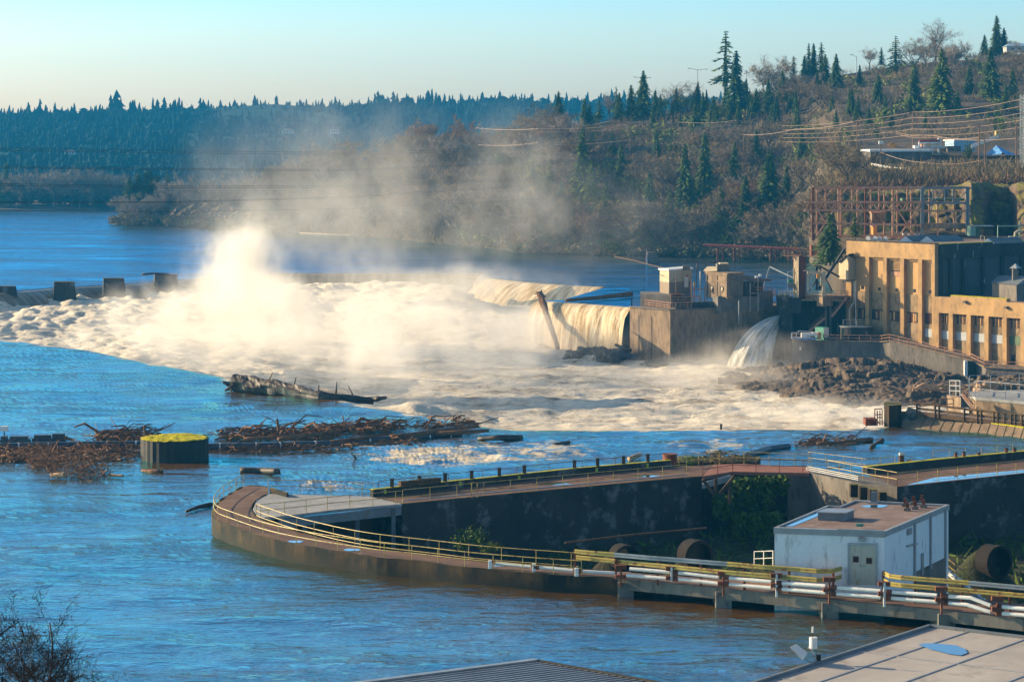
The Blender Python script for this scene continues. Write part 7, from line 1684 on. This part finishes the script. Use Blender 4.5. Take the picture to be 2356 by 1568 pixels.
gs = thing('green_shed', 'pale green steel shed beside the right end of the switchyard frame', 'shed', W(*SW(1840, 640), 508)); mb = MB(); pxbox(mb, SW, 1792, 540, 1850, 642, 508, 4); mb.build('wall', M['green_paint'], gs); mb = MB(); pxbox(mb, SW, 1852, 542, 1895, 642, 508.5, 3); mb.build('door', M['green_panel'], gs); mb = MB(); pxbox(mb, SW, 1784, 534, 2040, 541, 507.6, 4.6); mb.build('roof', M['galv'], gs)
mb = MB(); pxbox(mb, SW, 1930, 570, 2035, 640, 511, 2); mb.build('dark_bay', M['black'], gs)
ws = thing('white_shed', 'pale metal shed with a lean-to roof seen through the switchyard frame', 'shed', W(*SW(1400, 240), 545)); mb = MB(); pxbox(mb, SW, 1390, 160, 1470, 240, 545, 5); mb.build('wall', M['white_wall'], ws); mb = MB(); pxbox(mb, SW, 1245, 185, 1389, 245, 546, 4); mb.build('lean_to', M['concrete_grey'], ws); mb = MB(); pxbox(mb, SW, 1255, 148, 1470, 159, 544.6, 6); mb.build('roof', M['steel_grey'], ws)
mb = MB(); pxbox(mb, SW, 1075, 245, 1730, 272, 530, 3); tag(mb.build('service_gallery', M['green_panel']), 'green service gallery running through the switchyard frame', 'gallery')
mb = MB(); pxbox(mb, SW, 118, 740, 180, 850, 513, 2.5); tag(mb.build('frame_pier', M['rust']), 'dark pier carrying the left leg of the switchyard frame', 'pier')
for lab, x, yt, yb, k, w_, Y in (('bright green fir standing between the sluice gate and the switchyard frame', 1910, 494, 606, 'wide', 1.35, 504), ('thin greyish fir in front of the switchyard frame', 1968, 492, 548, 'open', 1.6, 507)): conifer(x, yt, yb, k, lab, None, w_, HILL, Y)
# cliffs behind the yard and at the right
def cliff(name, cols, nc=200, nr=90, amp=3.0, m2='cliff', seed=0):
    T_ = Terr(cols); X, T = np.meshgrid(np.linspace(T_.xs[0], T_.xs[-1], nc), np.linspace(0, 1, nr)); p = T_.at(X, T)
    d1, d2, hh = voro(p[..., 0]/3.0, p[..., 2]/6.5+p[..., 1]/9, 31+seed); n_ = fbm(p[..., 0]/6, p[..., 2]/9, 4, 41+seed)
    p[..., 1] -= 2.2*(fbm(p[..., 0]/1.7, p[..., 2]/2.6, 4, 61+seed)-.5)+amp*(sstep(0, .3, d2-d1)*(.4+hh)*.28+1.3*(n_-.5)); p[..., 2] += .8*(fbm(p[..., 0]/2, p[..., 1]/2, 3, 6)-.5)
    return struct(link(name, np_mesh(name, p.reshape(-1, 3), grid_quads(nr, nc)), M[m2]))
cliff('cliff', [(x, [(yb, Yb), ((yb+yt)/2, (Yb+Yt)/2-1), (yt+6, Yt-2), (yt, Yt+8)]) for x, yt, yb, Yb, Yt in ((1866, 452, 560, 540, 549), (1960, 440, 552, 534, 546), (2100, 436, 548, 532, 545), (2216, 424, 545, 527, 540), (2232, 416, 545, 518, 534), (2262, 418, 545, 518, 536), (2284, 424, 545, 533, 546), (2325, 425, 545, 534, 546), (2340, 420, 545, 519, 532), (2420, 424, 545, 512, 526), (2600, 420, 545, 508, 524))])
g4 = np.random.default_rng(12); N = 2600; xx = g4.uniform(1870, 2560, N); yy = g4.uniform(410, 470, N); T = []
for a_, b2 in zip(xx, yy):
    c = np.array(on_hill(a_, b2)); d = g4.normal(size=(5, 3)); d[:, 2] = np.abs(d[:, 2])+.4
    for v in d: s = g4.normal(size=3)*.12; T.append((c-s, c+s, c+v*g4.uniform(.5, 1.3)))
me = tris_obj(np.array(T), 'dry_grass', M['twigs_red']); o = bpy.data.objects.new('dry_grass', me); C.objects.link(o); o['kind'] = 'stuff'

# ---- road works on the slope
tkb = thing('concrete_basin', 'long grey concrete basin wall on the hillside road', 'wall', W(*ID(700, 500), 636))
A1, B1, C1 = W(*ID(300, 505), 640), W(*ID(420, 510), 634), W(*ID(1180, 505), 636); MB().prism([A1, B1, C1, C1+Vector((4, 20, 0)), A1+Vector((4, 20, 0))], W(*ID(700, 520), 635).z-3, W(*ID(700, 400), 635).z).build('wall', M['concrete_grey'], tkb)
A2 = [p+Vector((-.3, -.6, 0)) for p in (A1, B1, C1)]; MB().prism(A2+[C1+Vector((4, 20, 0)), A1+Vector((4, 20, 0))], W(*ID(700, 400), 635).z+.003, W(*ID(700, 372), 635).z).build('rim', M['white_wall'], tkb)
cr_ = thing('crusher_plant', 'cream steel plant frame with an orange-striped roof on the hillside', 'plant', W(*ID(1150, 350), 640))
for a_ in ((1040, 275, 1030, 350), (1110, 280, 1105, 350), (1200, 270, 1200, 430), (1280, 225, 1280, 430), (1300, 225, 1300, 350), (1235, 280, 1225, 350)): mb = MB(); pxbar(mb, ID, *a_, 640, .5); mb.build('post', M['white'], cr_)
for a_, m2 in (((1030, 268, 1290, 262), 'red'), ((1045, 283, 1290, 275), 'white'), ((975, 352, 1390, 345), 'galv'), ((1090, 315, 1290, 310), 'cream'), ((1190, 430, 1300, 430), 'cream')): mb = MB(); pxbar(mb, ID, *a_, 640, .55); mb.build('beam', M[m2], cr_)
mb = MB(); pxbox(mb, ID, 1300, 350, 1380, 400, 642, 4); mb.build('bin', M['concrete_lit'], cr_); mb = MB(); pxbox(mb, ID, 975, 322, 1035, 355, 639, 3); mb.build('hopper', M['white'], cr_); mb = MB(); pxbox(mb, ID, 1060, 300, 1230, 345, 643, 3); mb.build('machinery', M['rust_light'], cr_)
bs_ = thing('blue_shed', 'flat blue-grey shed with a white roof edge beside the conveyor', 'shed', W(*ID(1470, 400), 642)); A1, B1, C1 = W(*ID(1358, 330), 646), W(*ID(1470, 335), 640), W(*ID(1735, 330), 646)
MB().prism([A1, B1, C1, A1+C1-B1], W(*ID(1470, 400), 640).z, W(*ID(1470, 262), 640).z).build('wall', M['shed_blue'], bs_); MB().prism([A1+Vector((-.5, 0, 0)), B1+Vector((0, -.5, 0)), C1+Vector((.5, 0, 0)), A1+C1-B1], W(*ID(1470, 262), 640).z+.003, W(*ID(1470, 248), 640).z).build('roof', M['white'], bs_); mb = MB(); pxbox(mb, ID, 1395, 330, 1560, 400, 639, 3); mb.build('base', M['concrete_grey'], bs_)
cv = thing('conveyor', 'inclined white lattice conveyor with a yellow head rising over the blue tarp', 'conveyor', W(*ID(1700, 345), 634))
for dy in (0, 24): mb = MB(); pxbar(mb, ID, 1690, 325+dy, 2030, 190+dy, 634, .35); mb.build('chord', M['white'], cv)
for k in range(12): x = 1700+k*28; y = 322-k*11; mb = MB(); pxbar(mb, ID, x, y, x+10, y+20, 634, .25); mb.build('lattice', M['white'], cv)
mb = MB(); pxbox(mb, ID, 2005, 135, 2040, 190, 633, 2); mb.build('head', M['yellow'], cv); mb = MB(); pxbox(mb, ID, 2025, 190, 2060, 225, 633, 2); mb.build('drive', M['galv'], cv)
c = W(*ID(2060, 425), 640); rr, hh_ = 185*.1821*640/F, 112*.1821*640/F; n = 40; gx, gy = np.meshgrid(np.linspace(-1, 1, n), np.linspace(-1, 1, n)); r_ = np.hypot(gx, gy); zz0 = hh_*np.clip(1-np.abs(gx+.28)*np.where(gx < -.28, 1.5, .85)-np.abs(gy)*.9, -.1, 1)+.5*(fbm(gx*4, gy*4, 4, 71)-.5)
tag(link('tarp_heap', np_mesh('tarp_heap', np.stack([gx*rr+c.x, gy*8+c.y, zz0+c.z], -1).reshape(-1, 3), grid_quads(n, n)), M['tarp']), 'blue tarpaulin draped over a heap below the conveyor', 'tarpaulin')
tag(MB().tube([W(*ID(x, y), Y) for x, y, Y in ((440, 560, 618), (560, 585, 612), (700, 610, 608), (870, 617, 604), (1600, 617, 602), (2900, 620, 600))], .34, 8).build('road_pipe', M['white_pipe']), 'long white pipe running along the lower hillside road', 'pipe')
def upole(label, x, y0, y1, Y, arms=0, r=.16, group='utility poles on the hillside'):
    t_ = thing('utility_pole', label, 'utility pole', W(x, y1, Y), group); MB().tube([W(x, y1+2, Y), W(x, y0, Y)], r, 6).build('shaft', M['pole'], t_)
    for k in range(max(1, arms)): p = W(x, y0+3+k*7, Y); MB().bar(p-Vector((1.1, 0, 0)), p+Vector((1.1, 0, 0)), .14).build('crossarm', M['pole'], t_)
for lab, x, y0, y1, Y in (('pole where the copper-lit wires meet above the basin left end', 1971.5, 276, 342, 640), ('tall pole behind the basin', 2100, 256, 345, 650), ('short pole with a transformer box in front of the basin', 2026, 318, 378, 625), ('taller of two close poles below the conveyor', 2253, 288, 408, 590), ('shorter of two close poles below the conveyor', 2265.6, 316, 412, 588), ('pole just left of the lattice mast', 2338, 284, 390, 600),
        ('pole at the left end of the lit wires on the near ridge', 1094, 292, 323, 880), ('pole mid ridge with a white insulator', 1239, 294, 347, 800), ('tallest pole on the middle slope', 1450, 283, 344, 790), ('short pole on the upper wire line left', 1410, 275, 298, 850), ('short pole on the upper wire line right', 1562, 278, 300, 850), ('pole half hidden by oak branches on the slope', 1694, 275, 312, 800), ('lower pole with a white box on the slope', 1711, 300, 345, 770)): upole(lab, x, y0, y1, Y, 1)
mb = MB(); pxbox(mb, ID, 525, 262, 548, 305, 624.5, .8); pxbox(mb, ID, 558, 262, 582, 305, 624.5, .8); tag(mb.build('pole_transformer', M['white']), 'pale twin transformer boxes on the short pole by the basin', 'transformer')
lm = thing('lattice_mast', 'tall grey lattice mast at the right edge of the hillside', 'mast', W(2351, 390, 598)); s_ = .5
pts = [W(2347.5, 392, 598), W(2355.5, 392, 598), W(2351.5, 392, 598.8)]
for p in pts: MB().tube([p, Vector((p.x, p.y, W(2350, 218, 598).z))], .07, 5).build('leg', M['galv'], lm)
z0, z1 = pts[0].z, W(2350, 218, 598).z; lt = MB(); k = 0; z_ = z0
while z_ < z1-1:
    for a_, b2 in ((0, 1), (1, 2), (2, 0)): lt.bar((pts[a_].x, pts[a_].y, z_), (pts[b2].x, pts[b2].y, z_+.75), .06)
    z_ += .75
lt.build('lattice', M['galv'], lm)
def wire(label, pts, r, m2, group, n=16, sag=0):
    S = []
    for a_, b2 in zip(pts[:-1], pts[1:]):
        p0, p1 = W(*a_), W(*b2)
        for k in range(n): f = k/n; S.append(p0.lerp(p1, f)-Vector((0, 0, sag*4*f*(1-f))))
    S.append(W(*pts[-1])); return tag(MB().tube(S, r, 4).build('power_line', M[m2]), label, 'power line', group)
for i, (y0, y1, y2, y3, ye) in enumerate(((340, 347, 351, 340, 320), (345, 352, 356, 345, 322), (382, 388, 390, 374, 362), (386, 391, 393, 377, 366), (422, 428, 427, 411, 396), (426, 432, 431, 415, 400), (465, 464, 452, 428, 405), (467, 466, 455, 431, 410), (485, 487, 480, 462, 440))):
    wire('dark power line spanning low over the river through the mist', [(-120, y0-1, 560), (400, y1, 600), (800, y2, 640), (1180, y3, 680), (1420, ye, 740)], .055, 'wire', 'dark power lines across the river', 10)
for i, pts in enumerate((((1094, 294, 880), (1239, 296, 800), (1450, 286, 790), (1694, 290, 800)), ((1239, 303, 800), (1450, 294, 790), (1700, 302, 800)), ((1239, 332, 800), (1450, 322, 790), (1560, 331, 800)), ((1100, 333, 850), (1239, 328, 800)), ((1310, 290, 860), (1410, 277, 850), (1562, 281, 850), (1694, 277, 830), (1745, 272, 830)), ((1600, 308, 760), (1711, 310, 770), (1830, 297, 700), (1971, 278, 640)), ((1971, 278, 640), (2060, 303, 640), (2150, 312, 630), (2253, 316, 592)), ((1971, 282, 640), (2060, 307, 640), (2150, 316, 630), (2340, 318, 600)), ((1971, 284, 640), (2100, 288, 650)), ((2026, 350, 625), (2130, 374, 600), (2253, 370, 590)))):
    wire('copper-lit power line strung between the hillside poles', pts, .075, 'wire_lit', 'lit power lines on the hillside', 12, .6)
for k in range(5): wire('pale power line running from the lattice mast across the upper slope', [(1800, 290+k*9, 700), (2100, 258+k*13, 650), (2351, 228+k*16, 598), (2500, 215+k*16, 580)], .05, 'wire_lit', 'pale lines from the lattice mast', 10, .8)
for lab, x, y0, y1, Y, hd in (('double-armed street light on the skyline left of the gaunt fir', 1605, 158, 214, 960, ((-20, -1), (20, 1))), ('street light among grey trees below the crest', 1971, 128, 186, 930, ((-12, -2),)), ('tall street light left of the hilltop house', 2212, 107, 180, 930, ((-20, -4),)), ('short street light right of the gaunt fir', 1718, 162, 208, 960, ((-2, 1),)), ('double-armed street light behind the ragged-topped fir', 1477, 177, 230, 960, ((-17, 0), (18, 1)))):
    t_ = thing('street_lamp', lab, 'street lamp', W(x, y1, Y)); MB().tube([W(x, y1, Y), W(x, y0+3, Y)], .12, 6).build('post', M['galv'], t_)
    for dx, dy in hd: MB().tube([W(x, y0+3, Y), W(x+dx, y0+dy, Y)], .08, 5).build('arm', M['galv'], t_); p = W(x+dx, y0+dy, Y); MB().box(p.x, p.y, p.z-.2, .9, .4, .25).build('lamp_head', M['galv'], t_)
def farhouse(label, x0, y0, x1, y1, Y, roofc='roof_far'):
    t_ = thing('house', label, 'house', W(x0, y1, Y)); a_, b2 = W(x0, y1+3, Y), W(x1, y0, Y); w_, h_ = b2.x-a_.x, b2.z-a_.z
    MB().obox(a_, (w_, 0, 0), (0, w_*.7, 0), (0, 0, h_*.62)).build('wall', M['bldg_far'], t_); r = [a_+Vector((-.5, -.5, h_*.622)), a_+Vector((w_+.5, -.5, h_*.622)), a_+Vector((w_*.8, w_*.35, h_)), a_+Vector((w_*.2, w_*.35, h_)), a_+Vector((-.5, w_*.7+.5, h_*.622)), a_+Vector((w_+.5, w_*.7+.5, h_*.622))]
    mb = MB(); mb.poly([r[0], r[1], r[2], r[3]]); mb.poly([r[5], r[4], r[3], r[2]]); mb.poly([r[1], r[5], r[2]]); mb.poly([r[4], r[0], r[3]]); mb.build('roof', M[roofc], t_)
    for k in range(3):
        f = .2+.27*k; MB().obox(a_+Vector((w_*f, -.06, h_*.25)), (w_*.12, 0, 0), (0, .05, 0), (0, 0, h_*.2)).build('window', M['black'], t_)
farhouse('white house alone on the wooded far ridge, right of another', 760, 292, 779, 305, 1950); farhouse('wide pale house half hidden on the wooded far ridge', 648, 296, 674, 305, 1950); farhouse('blue-roofed white house on the hilltop beside the tallest skyline firs', 2316, 99, 2372, 117, 940, 'shed_blue')
farhouse('pale house low on the left far slope by a green lawn', 148, 345, 172, 353, 1700); farhouse('pale building glimpsed behind the mist at the wooded point', 452, 470, 500, 484, 1180); farhouse('small cream hut by the mist on the wooded point', 552, 484, 582, 500, 1040); farhouse('long low pale building between the fir and the gaunt fir on the crest', 1150+840, 175, 2016, 186, 930)

# ---- old piers on the left and odds and ends on the water
for i, (lab, f_, Y, dep) in enumerate((('dark sloping dam pier cut by the left picture edge', ((-10, 415), (105, 415), (160, 505), (-10, 505)), 549, 5), ('dark square dam pier second from the left', ((365, 385), (502, 387), (530, 470), (350, 465)), 556, 5), ('dark square dam pier third from the left', ((698, 361), (835, 362), (870, 462), (690, 450)), 566, 5), ('pale misty dam pier with water pouring off its left side', ((1040, 335), (1195, 337), (1200, 410), (1025, 405)), 586, 6))):
    a_ = [W(*L4(*p), Y) for p in f_]; b2 = [p+Vector((-1.0, dep, 0)) for p in a_]; t_ = thing('dam_pier', lab, 'pier', a_[3]); lo = Vector((0, 0, -5))
    mb = MB(); mb.quadbox([a_[3]+lo, a_[2]+lo, b2[2]+lo, b2[3]+lo, a_[0], a_[1], b2[1], b2[0]]); mb.build('body', M['concrete_dark' if i < 3 else 'concrete_grey'], t_)
    mb = MB(); mb.bar(a_[0]+Vector((0, .3, .08)), a_[1]+Vector((0, .3, .08)), .5, .14); mb.build('cap', M['timber'], t_)
log('snag caught on the misty dam pier', [W(960*.342, 517.7+.342*330, 585), W(1030*.342, 517.7+.342*325, 585), W(1140*.342, 517.7+.342*327, 585)], (.3, .15), 'bark_dark', 7)
t_ = thing('river_marker', 'white triangular river marker with a red edge on a dark wedge base', 'marker', P(1492, 605)); p = P(1500, 606); MB().quadbox([p+Vector(v) for v in ((-1.5, 0, -.5), (2.8, 0, -.5), (2.8, 2, -.5), (-1.5, 2, -.5), (-1.2, 0, 3.2), (1.0, 0, 3.2), (1.0, 2, 3.2), (-1.2, 2, 3.2))]).build('base', M['concrete_grey'], t_)
MB().quadbox([p+Vector(v) for v in ((-1.9, -.1, -.2), (-1.2, -.1, -.2), (-1.2, .4, -.2), (-1.9, .4, -.2), (-1.65, -.1, 4), (-1.45, -.1, 4), (-1.45, .4, 4), (-1.65, .4, 4))]).build('panel', M['white'], t_); MB().bar(p+Vector((-1.95, -.15, -.1)), p+Vector((-1.6, -.15, 4)), .14).build('red_edge', M['red'], t_)
tag(MB().tube([P(1414, 590, .15), P(1455, 598, .15), P(1500, 610, .15), P(1536, 618, .15)], .09, 6).build('log_boom', M['bark']), 'thin pale boom line running past the river marker', 'boom'); tag(MB().tube([P(x, y, .15) for x, y in ((690, 536), (760, 539), (850, 542), (940, 546))], .3, 6).build('log_boom', M['pale_wood']), 'pale boom line along the misty far shore', 'boom')
rp_ = thing('red_pipe', 'long red pipe on piles along the far right shore', 'pipe', W(1617, 564, 696)); pts = [W(1617, 563, 696), W(1700, 567, 694), W(1863, 574, 690), W(1962, 578, 688)]; MB().tube(pts, .34, 8).build('pipe_length', M['red_pipe'], rp_)
for x in (1652, 1690, 1774, 1816, 1905): a_ = W(x, 571, 692); MB().bar(a_, Vector((a_.x, a_.y, -2)), .7).build('pile', M['rust'], rp_); MB().bar(a_+Vector((1.4, 0, 0)), Vector((a_.x+1.4, a_.y, -2)), .5).build('pile', M['rust'], rp_)
t_ = thing('crest_marker', 'tiny black marker post on the near crest in the spray', 'post', P(1659, 987)); p = P(1659, 987.5); MB().tube([p-Vector((0, 0, .5)), p+Vector((0, 0, .55))], .13, 8).build('post', M['black'], t_); MB().tube([p+Vector((0, 0, .55)), p+Vector((0, 0, .65))], .17, 8).build('cap', M['dark_steel'], t_)
